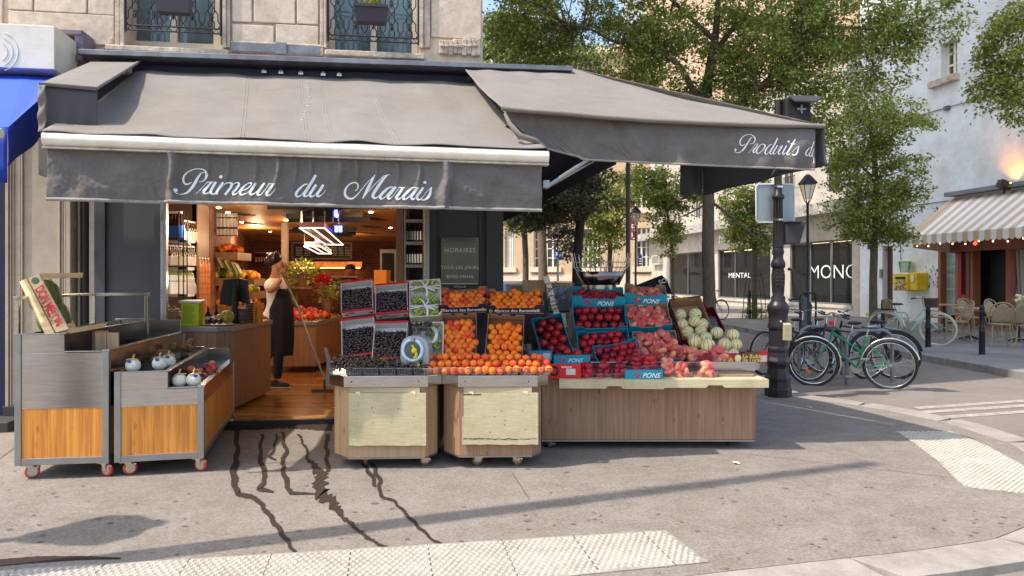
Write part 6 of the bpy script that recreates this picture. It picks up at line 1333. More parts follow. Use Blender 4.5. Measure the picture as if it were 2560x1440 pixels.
# wire basket bowl
t = thing('wire_basket_stand', 'stainless steel pedestal bowl with flared wire basket behind the nectarines', 'basket', W(1502, 860, 8.0), world=True)
c = W(1502, 720, 8.0); m = MB(); z1 = W(0, 680, 8).z; z0 = W(0, 712, 8).z; m.lathe([(.20, z0), (.265, z1), (.26, z1+.004), (.19, z0+.01)], (c.x, 8.0, 0), 30); m.build('bowl', mat('dark_mirror_steel', (.20, .17, .18), .12, 1), t)
m = MB(); m.lathe([(.165, .75), (.165, z0-.001)], (c.x, 8, 0), 24); m.build('pedestal', M_steel, t)
m = MB(); zt_ = W(0, 644, 8).z
for i in range(30):
    a = i*6.2832/30; p0 = Vector((math.cos(a), math.sin(a), 0)); a2 = a+.10
    m.tube([Vector((c.x, 8, z1))+p0*.25, Vector((c.x, 8, z1+.05))+p0*.295, Vector((c.x, 8, zt_-.03))+p0*.31, Vector((c.x, 8, zt_+(.045 if i % 2 else .0)))+p0*.325], .0032, 4)
for z, r in ((z1+.05, .295), (zt_-.05, .308)): m.tube([(c.x+r*math.cos(i*.2094), 8+r*math.sin(i*.2094), z) for i in range(30)], .0028, 4, closed=True)
m.build('wire_basket', M_chrome, t)
# melons and fruit on left carts
ML1 = Matrix.Translation((-3.68, 5.47, 0)) @ Matrix.Rotation(R(8), 4, 'Z'); ML2 = Matrix.Translation((-2.99, 5.56, 0)) @ Matrix.Rotation(R(14), 4, 'Z')
t = thing('melon_crate', 'pale wooden crate lettered in red leaning on the left cart rail', 'crate', W(120, 838, 5.6), world=True)
a, b, c, d = W(48, 704, 5.65), W(98, 684, 5.65), W(172, 822, 5.55), W(114, 838, 5.5)
def lp(p, q, f): return p.lerp(q, f)
m = MB(); nrm = Vector((.12, .30, .0)); e1 = lp(a, b, .36); e2 = lp(d, c, .36); e3 = lp(a, b, .44); e4 = lp(d, c, .44); e5 = lp(a, b, .98); e6 = lp(d, c, .98)
m.slab([a, e1, e2, d], (.0, .012, 0)); m.build('lower_slat', M_cratew, t); m = MB(); m.slab([e3, e5, e6, e4], (0, .012, 0)); m.build('upper_slat', M_cratew, t)
m = MB(); m.slab([b, b+Vector((.16, .3, .01)), b+Vector((.15, .3, -.03)), b+Vector((0, 0, -.04))], (0, .01, 0)); m.slab([c, c+Vector((.12, .3, .03)), c+Vector((.10, .3, -.01)), c+Vector((-.02, 0, -.04))], (0, .01, 0)); m.slab([lp(a, d, .02)+Vector((0, .013, 0)), d+Vector((0, .013, 0)), d+Vector((.05, .3, .02)), a+Vector((.05, .3, .02))], (.01, 0, .0)); m.build('end_board', M_cratew, t)
dd = (e6-e5).normalized(); M_ = frame(lp(lp(e3, e5, .52), lp(e4, e6, .52), .56)+Vector((0, -.014, 0)), dd, (b-a)); m = MB(); m.text('DON MELON', .100, M_ @ Matrix.Diagonal((.62, 1, 1, 1)), 0, bold=.028, space=.95); m.build('writing', M_red, t)
m = MB(); m.text('VILLACONEJOS  MADRID', .028, frame(lp(lp(e3, e5, .1), lp(e4, e6, .1), .56)+Vector((0, -.012, 0)), dd, (b-a)), 0); m.build('small_writing', M_inkk, t)
m = MB(); k_ = lp(lp(e3, e5, .5), lp(e4, e6, .5), .09)+Vector((0, -.012, 0)); m.ball(k_, (.03, .001, .026), 10); m.build('melon_logo', mat('green_logo', (.10, .2, .14), .6), t)
M_pds = mat('green_netted_melon', (.20, .21, .07), .5, col2=(.035, .055, .015), ns=10, stretch=(3.5, 3.5, .8), bump=.4, bs=20)
for (u, v, D, lb) in [(122, 741, 5.83, 'upper green striped melon in the leaning lettered crate'), (146, 795, 5.78, 'lower green striped melon in the leaning lettered crate')]:
    m = MB(); m.ball((0, 0, 0), (.125, .11, .14), 26); o = m.build('green_melon', M_pds); o.location = W(u, v, D)+Vector((0, 0, -.14)); o.rotation_euler = (0, R(-14), 0); tag(o, lb, 'melon'); m = MB(); m.ball((.02 if u < 130 else .03, -.108, 0 if u < 130 else -.02), (.012, .006, .05) if u < 130 else (.03, .008, .026), 8); m.build('sticker', M_cardw if u < 130 else M_red, o)
def lc(M, x, y, z): return M @ Vector((x, y, z))
for (x, y, lb) in [(.44, .50, 'left plain wooden box in the lower tray of the far left cart'), (.60, .28, 'right plain wooden box upright in the tray of the far left cart')]:
    p = lc(ML1, x-.06, y, .90); t = thing('wooden_box', lb, 'box', p, R(8)); m = MB(); m.bx(-.085, -.002, -.012, .012, 0, .17); m.bx(.002, .085, -.012, .012, 0, .17); m.bx(-.085, .085, .012, .02, .02, .05); m.build('boards', M_oakl, t, bevel=.003)
M_net = mat('white_foam_net', (.88, .80, .66), .7, nz=.25, ns=70, bump=.8, bs=60)
for i, (x, y, z, lb) in enumerate([(.10, .13, .825, 'left of the upper tray'), (.27, .22, .825, 'right of the upper tray with blue tag'), (.30, .40, .825, 'rear of the upper tray'), (.43, .13, .70, 'at the left of the lower front tray'), (.535, .13, .70, 'at the front of the lower tray')]):
    p = lc(ML2, x, y, z); t = thing('netted_fruit', 'round pale fruit in a white foam net, '+lb, 'fruit', p, .2*i, 'round fruits in white foam nets'); m = MB()
    m.ball((0, 0, 0), .056, 28, fn=lambda q: q*(1+.03*math.sin(math.atan2(q.y, q.x)*14+q.z*12)*math.sin(math.atan2(q.y, q.x)*14-q.z*12))); m.build('net', M_net, t)
    m = MB(); m.tube([(0, 0, .05), (.004, 0, .075), (.012, 0, .085)], .007, 6); m.tube([(-.04, -.03, .045), (0, -.035, .055), (.05, -.02, .05)], .005, 5); m.build('stem', mat('straw', (.5, .36, .15), .8), t)
    if i != 3: m = MB(); m.box((-.005, -.048, .036), (.026, .01, .02)); m.build('blue_tag', mat('blue_tag', (.01, .09, .5), .5), t)
F_onn = fruit_mat('red_apple_skin', (.55, .10, .05), (.25, .03, .03), .5, .3, 20, rand=.4); F_brn = fruit_mat('brown_fruit_skin', (.25, .13, .06), (.16, .07, .03), .5, .6, 30, rand=.4)
def small_heap(M, cx, cy, cz, n, r, mt, nm, lb, gp, wv=.1):
    first = None
    for i in range(n):
        if first is None: m = MB(); m.ball((0, 0, 0), r, 12, fn=groove); o = m.build(nm, mt); first = o
        else: o = first.copy(); COL.objects.link(o)
        o.location = M @ Vector((cx+rng.uniform(-wv, wv), cy+rng.uniform(-.07, .07), cz+(i % 3)*r*.9)); o.rotation_euler = (rng.random()*3, rng.random()*3, 0); tag(o, lb, nm.replace('_', ' '), gp)
small_heap(ML2, .49, .55, .67, 9, .034, F_onn, 'red_onion', 'red brown onion in the nearer lower tray punnet', 'red brown onions in the nearer punnet', .07); small_heap(ML2, .53, .95, .67, 10, .034, F_onn, 'red_onion', 'red brown onion in the farther lower tray punnet', 'red brown onions in the farther punnet', .07)
small_heap(ML2, .2, .9, .79, 8, .04, F_brn, 'brown_fruit', 'round brown fruit in the upper tray of the lower cart', 'brown fruits in the upper tray', .1); small_heap(ML2, .2, 1.4, .79, 7, .04, F_brn, 'brown_fruit', 'round brown fruit at the far end of the lower cart', 'brown fruits at the far end', .1)
for (x, y, lb) in [(.48, .30, 'nearest in the lower tray of the steel cart'), (.52, .58, 'second in the lower tray of the steel cart'), (.53, .95, 'farthest in the lower tray of the steel cart'), (.2, .9, 'in the upper tray of the lower steel cart')]: p = lc(ML2, x, y, .61 if x > .3 else .73); punnet((p.x, p.y, p.z), .18, .13, .075, 'clear ribbed punnet, '+lb, None, R(14))
# ---------------------------------------------------------------- facade across the side street
B_ = lambda u, t=0: FB.S(u, t)
mono = thing('beige_shop_building', 'beige building with large shop windows and white lettering across the side street', 'building', FB.at(-3, 0), world=True)
M_beige = mat('beige_render', (.52, .48, .42), .85, nz=.08, ns=2, dirt=.25, ds=.7)
M_orw = mat('warm_upper_render', (.58, .42, .30), .85, nz=.12, ns=3, dirt=.2, ds=.9)
SA, SB = B_(1618), B_(2150)
mb = MB(); WN = [(1672, 1768, .45, 3.0), (1795, 1926, .45, 3.0), (1975, 2130, .45, 3.0)]
cur = SA
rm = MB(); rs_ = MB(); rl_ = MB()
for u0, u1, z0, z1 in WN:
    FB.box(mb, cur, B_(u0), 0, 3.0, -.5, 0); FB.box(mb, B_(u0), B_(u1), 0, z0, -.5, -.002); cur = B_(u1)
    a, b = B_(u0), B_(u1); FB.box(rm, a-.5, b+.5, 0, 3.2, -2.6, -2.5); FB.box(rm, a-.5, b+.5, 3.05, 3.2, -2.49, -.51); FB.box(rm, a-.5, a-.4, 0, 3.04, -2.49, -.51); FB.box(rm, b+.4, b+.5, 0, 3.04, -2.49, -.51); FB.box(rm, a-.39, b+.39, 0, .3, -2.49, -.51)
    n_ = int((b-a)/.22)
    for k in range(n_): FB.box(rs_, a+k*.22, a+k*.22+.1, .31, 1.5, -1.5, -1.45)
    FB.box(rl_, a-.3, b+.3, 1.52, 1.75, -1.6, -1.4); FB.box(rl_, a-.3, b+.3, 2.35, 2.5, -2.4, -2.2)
FB.box(mb, cur, SB, 0, 3.0, -.5, 0); FB.box(mb, SA, SB, 3.002, 4.0, -.5, .03); mb.build('ground_floor_wall', M_beige, mono)
mb = MB(); FB.box(mb, SA-.3, SB+.1, 4.003, 4.45, -.5, .75); mb.build('ledge', mat('ledge_concrete', (.42, .40, .38), .8, nz=.2, ns=4, dirt=.4, ds=2), mono)
mb = MB(); FB.box(mb, SA, SB, 4.452, 10, -.5, 0); mb.build('upper_wall', M_beige, mono); mb = MB(); FB.box(mb, SA-.1, SB, 10.003, 26, -.5, .1); mb.build('top_wall', M_orw, mono)
mb = MB()
for u0, u1, z0, z1 in WN: FB.box(mb, B_(u0), B_(u1), z0, z1, -.16, -.13)
mb.build('pane', M_gl2, mono)
rm.build('added_shop_room', mat('added_shop_room', (.20, .14, .11), .8, nz=.3, ns=2), mono); rs_.build('reflection_slats', mat('brown_reflection_slats', (.16, .08, .05), .7), mono); rl_.build('reflection_rail', mat('orange_reflection_rail', (.50, .28, .14), .6), mono)  # brown room, slats and orange rail added to imitate reflections in the panes
mb = MB()
for u0, u1, z0, z1 in WN:
    a, b = B_(u0), B_(u1); n = 3 if u1-u0 > 100 else 2
    for k in range(n+1): x = a+(b-a)*k/n; FB.box(mb, max(a, x-.035), min(b, x+.035), z0, z1, -.13, -.07)
    FB.box(mb, a+.036, b-.036, z0, z0+.07, -.13, -.075); FB.box(mb, a+.036, b-.036, z1-.07, z1, -.13, -.075)
mb.build('shop_window_frame', mat('grey_frame', (.12, .13, .13), .5), mono)
mb = MB()
for u0, u1, z0, z1 in WN: FB.box(mb, B_(u0)-.05, B_(u1)+.05, z0-.12, z0-.003, -.01, .06)
mb.build('sill', M_beige, mono)
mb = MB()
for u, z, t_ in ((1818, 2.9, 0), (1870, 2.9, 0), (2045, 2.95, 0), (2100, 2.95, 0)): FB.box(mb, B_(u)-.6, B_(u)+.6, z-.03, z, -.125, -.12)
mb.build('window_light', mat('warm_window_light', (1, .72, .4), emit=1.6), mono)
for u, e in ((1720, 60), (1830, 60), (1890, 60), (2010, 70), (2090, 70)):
    l = bpy.data.lights.new('window_fill_light', 'POINT'); l.energy = e; l.color = (1, .78, .58); l.shadow_soft_size = .1; o = bpy.data.objects.new('window_fill_light', l); o.location = FB.at(B_(u), 2.7, -.9); COL.objects.link(o)  # added point lights that brighten the otherwise black shop windows
def fbt(st, u, v, hpx, t_=.04, mt=None, parent=None, bold=.02, sx=1, nm='lettering', ex=.03):
    p = FB.px(u, v, t_); M = frame(p, FB.e, (0, 0, 1)) @ Matrix.Diagonal((sx, 1, 1, 1)); m = MB(); m.text(st, hpx/F*p.y*1.38, M, 0, bold=bold); o = m.build(nm, mt or M_ink, parent); d = o.modifiers.new('s', 'SOLIDIFY'); d.thickness = ex; return o
fbt('MONOP', 1846, 594, 24, .08, None, mono, .0, 1.9); fbt('MONO', 2081, 681, 36, -.10, None, mono, -.012, 1.35, 'window_lettering', .004); fbt('MENTAL', 1848, 689, 13, -.10, None, mono, 0, 1.8, 'window_lettering', .004)
mb = MB(); FB.boxp(mb, 1628, 638, 1648, 662, 0, .25); FB.boxp(mb, 1616, 637, 1624, 700, -.0, .01); mb.build('vent_box', M_beige, mono); mb = MB()
for k in range(8): FB.boxp(mb, 1630, 641+k*2.2, 1646, 642+k*2.2, .251, .26)
mb.build('vent_slats', M_zinc, mono)
for i, (u0, v0, u1, v1) in enumerate([(1738, 505, 1752, 545), (1800, 490, 1818, 540), (2070, 385, 2100, 480), (1660, 520, 1672, 560), (1960, 430, 1985, 500)]):
    m = MB(); FB.boxp(m, u0, v0, u1, v1, -.02, .01); w_ = m.build('window', mat('window_frame_white', (.55, .55, .52), .5), mono); m = MB()
    um = (u0+u1)/2; FB.boxp(m, u0+2, v0+2, um-1, v1-1, .011, .014); FB.boxp(m, um+1, v0+2, u1-2, v1-1, .011, .014); m.build('pane', M_glass, w_)
    m = MB(); a, b = FB.px(u0-2, v1-3, .3), FB.px(u1+2, v1-3, .3); h = .9
    for k in range(9): p = a.lerp(b, k/8); m.tube([(p.x, p.y, a.z), (p.x, p.y, a.z+h)], .012, 4)
    for z in (0, h): m.tube([a+Vector((0, 0, z)), Vector((b.x, b.y, a.z+z))], .018, 4)
    m.build('railing', M_iron, w_)
wb = thing('white_building', 'tall pale blue white rendered building with one upper window and the terrace cafe', 'building', FB.at(4, 0), world=True)
M_ww = mat('pale_render', (.78, .83, .86), .85, nz=.05, ns=1.3, dirt=.18, ds=.55, bump=.2, bs=12)
S0 = SB+.003; S1 = B_(2760); sc_ = B_(2352)
u_d0, u_d1 = B_(2206), B_(2232)
mb = MB(); zwin = (FB.Z(2360, 195), FB.Z(2360, 108)); wa, wb_ = B_(2352), B_(2393)
FB.box(mb, S0, u_d0, 0, 2.62, -.5, 0); FB.box(mb, u_d1, sc_, 0, 2.62, -.5, 0); FB.box(mb, S0, S1, 2.622, 5.0, -.5, 0)
FB.box(mb, S0, S1, 5.003, zwin[0], -.5, -.002); FB.box(mb, S0, wa, zwin[0]+.002, zwin[1], -.5, -.002); FB.box(mb, wb_, S1, zwin[0]+.002, zwin[1], -.5, -.002); FB.box(mb, S0, S1, zwin[1]+.002, 34, -.5, -.002)
mb.build('wall', M_ww, wb)
wf = MB(); FB.box(wf, wa, wb_, zwin[0], zwin[1], -.3, -.26)
for x in (wa, (wa+wb_)/2-.05, wb_-.1): FB.box(wf, x, x+.1, zwin[0], zwin[1], -.259, -.2)
for z in (0, .33, .66): zz = zwin[0]+(zwin[1]-zwin[0])*z; FB.box(wf, wa, wb_, zz, zz+.06, -.258, -.215)
wo = wf.build('window', M_white, wb); m = MB()
for k in range(3):
    for x0, x1 in ((wa+.11, (wa+wb_)/2-.06), ((wa+wb_)/2+.06, wb_-.11)): zz = zwin[0]+(zwin[1]-zwin[0])*k/3; FB.box(m, x0, x1, zz+.07, zz+(zwin[1]-zwin[0])/3-.01, -.259, -.245)
m.build('pane', M_glass, wo); m = MB(); FB.box(m, wa-.4, wb_+.08, zwin[0]-.22, zwin[0]-.003, -.2, .16); m.build('sill', M_stone2, wo, bevel=.02)
mb = MB(); mb.tube([FB.px(2270, 297, .03), FB.px(2380, 265, .03), FB.px(2500, 234, .03), FB.px(2600, 210, .03)], .015, 4); mb.tube([FB.px(2290, 513, .03), FB.px(2385, 500, .03)], .015, 4); FB.boxp(mb, 2358, 265, 2370, 275, 0, .08); mb.tube([FB.px(2253, 560, .02), FB.px(2250, 600, .02), FB.px(2252, 650, .02)], .012, 4); mb.build('cable', mat('grey_cable', (.12, .13, .14), .7), wb)
mb = MB(); FB.box(mb, u_d0, u_d1, 0.05, 2.6, -.3, -.2); dr = mb.build('door', mat('brown_door', (.10, .035, .025), .5, nz=.2, ns=6), wb); m = MB(); FB.box(m, u_d0+.25, u_d1-.25, .3, 1.3, -.199, -.17); FB.box(m, u_d0+.25, u_d1-.25, 1.5, 2.4, -.199, -.17); m.build('door_panel', mat('brown_door', (.10, .035, .025), .5), dr)
mb = MB(); FB.boxp(mb, 2198, 673, 2204, 695, .001, .05); mb.build('entry_phone', M_zinc, wb); mb = MB(); FB.boxp(mb, 2168, 605, 2180, 622, .001, .04); mb.build('house_number', mat('enamel_blue', (.01, .02, .2), .4), wb)
mb = MB(); r5 = random.Random(5)
for i in range(26): u = r5.uniform(2315, 2345); v = r5.uniform(665, 720); p = FB.px(u, v, .004); mb.box(p, (.02, .03, r5.uniform(.03, .12)), Euler((0, 0, .15)).to_matrix())
mb.build('graffiti', mat('faint_graffiti', (.22, .22, .22), .8), wb, kind='stuff')
# cafe
cf = thing('cafe_front', 'terracotta wooden cafe front with glass doors and pale curtain', 'cafe', FB.at(B_(2450), 0), world=True)
M_ter = mat('terracotta_wood', (.33, .115, .065), .6, nz=.12, ns=4)
mb = MB(); FB.box(mb, B_(2395), S1, 2.3, 3.1, .003, .35); mb.build('fascia', M_ter, cf)
mb = MB()
for u0, u1 in ((2352, 2358), (2395, 2404), (2432, 2440), (2522, 2534)): FB.box(mb, B_(u0), B_(u1), 0, 2.61, -.15, .1)
FB.box(mb, B_(2395), S1, 0, .12, -.6, .0); mb.build('post', M_ter, cf)
mb = MB(); FB.box(mb, B_(2358), B_(2395), .35, 2.6, -.12, -.1); mb.build('side_glass', mat('green_glass', (.25, .34, .33), .08, nz=.4, ns=2), cf)
mb = MB(); FB.box(mb, sc_, S1, 0, 2.6, -.9, -.8); FB.box(mb, sc_, S1, 2.6, 2.62, -.9, -.1); FB.box(mb, sc_, sc_+.1, 0, 2.6, -.8, -.16); mb.build('dark_room', mat('cafe_inside', (.05, .035, .035), .7, nz=.6, ns=3), cf)
mb = MB(); FB.box(mb, B_(2440), B_(2500), .1, 2.3, -.5, -.47); mb.build('door_glass', M_glass, cf)
mb = MB(); FB.box(mb, B_(2404), B_(2412), .9, 2.3, .0, .12); FB.box(mb, B_(2426), B_(2432), .9, 2.3, 0, .12); FB.box(mb, B_(2412), B_(2426), .9, 1.0, 0, .12); mb.build('red_window_frame', mat('red_paint', (.30, .015, .03), .5), cf); mb = MB(); FB.box(mb, B_(2412), B_(2426), 1.0, 2.3, .02, .04); mb.build('pane', M_glass, cf)
mb = MB(); FB.box(mb, B_(2404), B_(2432), .12, .9, 0, .1); mb.build('lower_panel', M_ter, cf)
mb = MB(); a = B_(2505); mb.grid(lambda x, y: FB.at(a+(.1+.55*x)*(1-.35*y)+.3*y, 2.3-2.2*y, -.1+.05*math.sin(x*25)), 30, 8); mb.build('curtain', mat('curtain_cloth', (.42, .38, .36), .9), cf)
for (st, u, v, s) in (('CAFE', 2376, 668, 8), ('VIN', 2376, 690, 10), ('apero', 2376, 722, 7)): fbt(st, u, v, s, -.09, mat('chalk_writing', (.62, .70, .72), .7), cf, 0, 1.3, 'glass_writing', .003)
ca = thing('striped_awning', 'beige and white striped cafe awning with scalloped edge', 'awning', FB.at(B_(2450), 3.2, 1), world=True)
p0, p1 = FB.px(2392, 497, .05), FB.px(2740, 445, .05); p1.z = p0.z; q0 = FB.px(2283, 590, 1.9); q1 = FB.at(B_(2760, 0), q0.z, 1.9)
mb = MB(); n = 22
for i in range(n):
    mb.k = i % 2; a, b = i/n, (i+1)/n; mb.quad(p0.lerp(p1, a), q0.lerp(q1, a), q0.lerp(q1, b), p0.lerp(p1, b))
    vs = [q0.lerp(q1, a), q0.lerp(q1, b)]; dn = Vector((0, 0, -1)); c = []
    for k in range(7): f = a+(b-a)*k/6; c.append(q0.lerp(q1, f)+dn*(.22+.06*math.sin(math.pi*k/6)))
    mb.poly([vs[0]]+c+[vs[1]])
mb.build('canopy', [mat('beige_stripe', (.66, .50, .35), .85), mat('white_stripe', (.88, .86, .82), .85)], ca, solid=.01)
mb = MB(); w0 = FB.at(FB.S(2392, .05), q0.z-.25, .05); mb.slab([p0, q0+Vector((0, 0, 0)), q0+Vector((0, 0, -.35)), w0+Vector((0, 0, -.25))], FB.e*-.02); mb.slab([p0+Vector((0, 0, .02)), q0+Vector((0, 0, .02)), q0+FB.e*-.35+Vector((0, 0, .0)), p0+FB.e*-.3], (0, 0, -.03)); mb.build('side_cheek', mat('cream_canvas', (.62, .47, .33), .85), ca)
mb = MB(); mb.slab([FB.at(B_(2385), 4.0, 0.001), FB.at(S1, 4.0, .001), FB.at(S1, 4.0, .35), FB.at(B_(2385), 4.0, .35)], (0, 0, .12)); mb.build('zinc_ledge', M_zinc, ca)
mb = MB()
for i in range(9):
    p = q0.lerp(q1, .04+i*.11)+Vector((0, 0, -.3-.03*math.sin(i*2.1))); mb.ball(p, .026, 6)
mb.build('string_light_bulbs', mat('bulb', (1, .7, .4), emit=1.8), ca); mb = MB(); mb.ball(q0.lerp(q1, .56)+Vector((0, 0, -.33)), .05, 8); mb.build('red_bulb', mat('red_bulb', (1, .05, .03), emit=2), ca)
fl = thing('flood_light', 'small black floodlight casting an orange glow on the white wall above the cafe', 'floodlight', FB.px(2510, 465, .3), world=True)
p = FB.px(2510, 462, .35); mb = MB(); mb.box(p, (.3, .22, .2), Euler((0, .4, 0)).to_matrix()); mb.tube([p+Vector((0, 0, -.25)), p], .03, 6); mb.build('housing', M_black, fl)
sl = bpy.data.lights.new('flood_lamp', 'SPOT'); sl.energy = 120; sl.color = (1, .30, .03); sl.spot_size = R(75); sl.spot_blend = .9; sl.shadow_soft_size = .05; lo = bpy.data.objects.new('flood_lamp', sl); pl = FB.px(2528, 458, .35); lo.location = pl; tgt = FB.px(2538, 420, 0); lo.rotation_euler = (tgt-pl).to_track_quat('-Z', 'Y').to_euler(); COL.objects.link(lo)
mbx = thing('yellow_mailbox', 'yellow double mailbox with graffiti on the white wall', 'mailbox', FB.at(B_(2262), .9, .2), world=True)
M_yel = mat('mailbox_yellow', (.72, .52, .01), .4, nz=.06, ns=5); S_ = FB.S
mb = MB(); FB.boxp(mb, 2232, 684, 2268, 727, .0, .5); FB.boxp(mb, 2269, 682, 2292, 726, .0, .42); mb.build('box', M_yel, mbx, bevel=.03)
mb = MB(); FB.boxp(mb, 2238, 692, 2262, 698, .501, .52); mb.build('slot', M_inkk, mbx)
mb = MB()
for i in range(26): p = FB.px(r5.uniform(2238, 2264), r5.uniform(701, 722), .508); mb.box(p, (.05, .05, r5.uniform(.02, .09)))
mb.build('scribbles', mat('scribble', (.30, .28, .24), .7), mbx, kind='stuff'); mb = MB(); p = FB.px(2280, 697, .43); mb.ball(p, (.01, .13, .13), 12); mb.build('emblem', mat('pale_emblem', (.78, .74, .5), .6), mbx)
bk_ = thing('green_basket', 'pale green plastic tub standing on top of the yellow mailbox', 'tub', FB.at(B_(2266), 2.0, .25), world=True); m = MB(); p = FB.px(2262, 681, .25); m.lathe([(.14, 0), (.19, .33), (.2, .34)], p, 14); m.build('tub', glass_thin('green_tint', (.3, .6, .4), .35, .3), bk_); m = MB(); m.lathe([(.2, .34), (.21, .34), (.21, .37), (.2, .37)], p, 14); m.build('rim', mat('lime_plastic', (.25, .7, .05), .4), bk_)
# hotel strip and brick building
ht = thing('hotel_building', 'narrow pale blue facade with a red vertical hotel sign', 'building', (9, 50, 0), world=True); mb = MB(); a = FB.px(1592, 700, 0); mb.slab([FB.at(SA-.12, 0, 0), FB.at(SA-.12, 0, 0)+Vector((-1.6, .6, 0)), FB.at(SA-.12, 26, 0)+Vector((-1.6, .6, 0)), FB.at(SA-.12, 26, 0)], (.3, .8, 0)); mb.build('wall', mat('pale_blue_wall', (.50, .58, .66), .8, dirt=.2), ht)
hs = thing('hotel_sign', 'dark red vertical sign with white letters beside the far lamp', 'sign', W(1583, 600, 46), world=True); mb = MB(); a, b = W(1573, 500, 46), W(1593, 600, 46); mb.bx(a.x, b.x, 46, 46.2, b.z, a.z); mb.build('panel', mat('sign_red', (.28, .02, .035), .5), hs)
mb = MB()
for i, c in enumerate('HOTEL'): p = W(1583, 508+i*20.5, 45.99); mb.text(c, .58, frame(p, (1, 0, 0), (0, 0, 1)), 0)
mb.build('writing', M_ink, hs)
mb = MB(); mb.slab([W(1597, 640, 44), W(1605, 640, 44), W(1605, 665, 44), W(1597, 665, 44)], (0, .1, 0)); sgn = thing('street_name_plate', 'small dark blue street plate with pointed top on the pale strip', 'sign', W(1601, 665, 44), world=True); mb.slab([W(1597, 640, 44), W(1605, 640, 44), W(1601, 632, 44)][::-1], (0, .1, 0)); mb.build('plate', mat('enamel_blue', (.01, .02, .2), .4), sgn); mb = MB()
for v in (646, 652, 658): a = W(1598.5, v, 43.98); b = W(1603.5, v+2, 43.98); mb.bx(a.x, b.x, 43.97, 43.98, b.z, a.z)
mb.build('plate_lines', M_ink, sgn)
FR_ = Pl(4.5, 52, 0); aa = R(-20); FR_.e = Vector((math.cos(aa), math.sin(aa), 0)); FR_.n = Vector((math.sin(aa), -math.cos(aa), 0))
br = thing('brick_building', 'sunlit yellow brick building with tall white windows at the end of the street', 'building', FR_.at(0, 0), world=True)
M_yb = bricks('yellow_brick', (.52, .37, .21), (.42, .29, .16), (.56, .47, .36), 3.4, w_=.45, h_=.16)
SX = lambda u: FR_.S(u)
zs0 = FR_.Z(1365, 690); mb = MB(); FR_.box(mb, -22, 14, 0, 1.75, -1, .12); FR_.box(mb, -22, 14, 17.0, 17.5, -1, .4); mb.build('stone_base', mat('warm_stone', (.62, .52, .40), .85, nz=.1, ns=3), br)
wns = []
for u0, u1 in ((1262, 1284), (1334, 1396), (1458, 1502)): wns.append((SX(u0), SX(u1)))
wns += [(wns[0][0]-4.3*k-.8, wns[0][0]-4.3*k+1) for k in (1, 2, 3)]+[(SX(1590), SX(1640))]
wns.sort(); mb = MB(); cur = -22; z0w, z1w = FR_.Z(1365, 668), FR_.Z(1365, 575)
for k in range(4):
    zb_, zt2 = (1.753 if k == 0 else 1.75+4.0*k), (1.75+4.0*(k+1) if k < 3 else 17.0); za, zc = z0w+4.0*k, min(z1w+4.0*k, zt2-.2); cur = -22
    for a, b in wns: FR_.box(mb, cur, a, zb_, zt2, -1, 0); FR_.box(mb, a, b, zb_, za, -1, -.003); FR_.box(mb, a, b, zc, zt2, -1, -.003); cur = b
    FR_.box(mb, cur, 14, zb_, zt2, -1, 0)
mb.build('brick_wall', M_yb, br)
for k in range(4):
    for a, b in wns:
        za, zc = z0w+4.0*k, min(z1w+4.0*k, (1.75+4.0*(k+1) if k < 3 else 17.0)-.2); m = MB(); n = 4
        for j in range(n+1): x = a+(b-a)*j/n; FR_.box(m, x-.06, x+.06, za, zc, -.3, -.2)
        for j in range(5): z = za+(zc-za)*j/4; FR_.box(m, a, b, z-.03, z+.03, -.3, -.22)
        o = m.build('window', mat('far_white_frame', (.66, .64, .58), .6), br); m = MB(); FR_.box(m, a, b, za, zc, -.4, -.35); m.build('pane', M_glass, o); m = MB(); FR_.box(m, a-.25, b+.25, za-.35, za-.002, -.2, .25); m.build('sill', mat('warm_stone', (.62, .52, .40), .85), o)
        if k == 0:
            m = MB()
            for j in range(14): x = a+(b-a)*(j+.5)/14; FR_.box(m, x-.03, x+.03, za-1.3, za-.45, .01, .05)
            m.build('cellar_grille', mat('grille', (.2, .15, .1), .7), o)
# ---------------------------------------------------------------- trees
def crown_mesh(fields, leaf, clump_r, per, mt, name, parent, seed, anchor=None):
    r_ = random.Random(seed); m = MB(); cl = []
    for (u, v, D, ru, rv, dd, n) in fields:
        for _ in range(n):
            while True:
                a, b = r_.uniform(-1, 1), r_.uniform(-1, 1)
                if a*a+b*b < 1: break
            p = W(u+a*ru, v+b*rv, D)+Vector((0, r_.uniform(-dd, dd)*math.sqrt(1-a*a-b*b+.05), 0)); cl.append(p)
    cl += [c+Vector((r_.uniform(-.5, .5), r_.uniform(-.5, .5), r_.uniform(-.4, .4)))*clump_r*2 for c in cl if r_.random() < .35]
    V = m.v; Fc = m.f
    for c in cl:
        cr = clump_r*r_.uniform(.6, 1.25); k = int(per*1.02*r_.uniform(.6, 1.3)); fl_ = r_.uniform(.45, .9)
        for _ in range(k):
            d = Vector((r_.gauss(0, 1), r_.gauss(0, 1), r_.gauss(0, fl_))); d = d.normalized()*(r_.random()**.5)
            p = c+Vector((d.x, d.y, d.z*.75))*cr; a = Vector((r_.gauss(0, 1), r_.gauss(0, 1), r_.gauss(-.5, .7))).normalized(); b = a.cross(Vector((r_.gauss(0, .5), r_.gauss(0, .5), 1))).normalized(); s = leaf*r_.uniform(.6, 1.2); o = len(V)
            V.append(tuple(p)); V.append(tuple(p+a*s*.5+b*s*.3)); V.append(tuple(p+a*s)); V.append(tuple(p+a*s*.5-b*s*.3)); Fc.append([o, o+1, o+2, o+3]); m.m.append(0); m.s.append(False)
    m.build(name, mt, parent); return cl
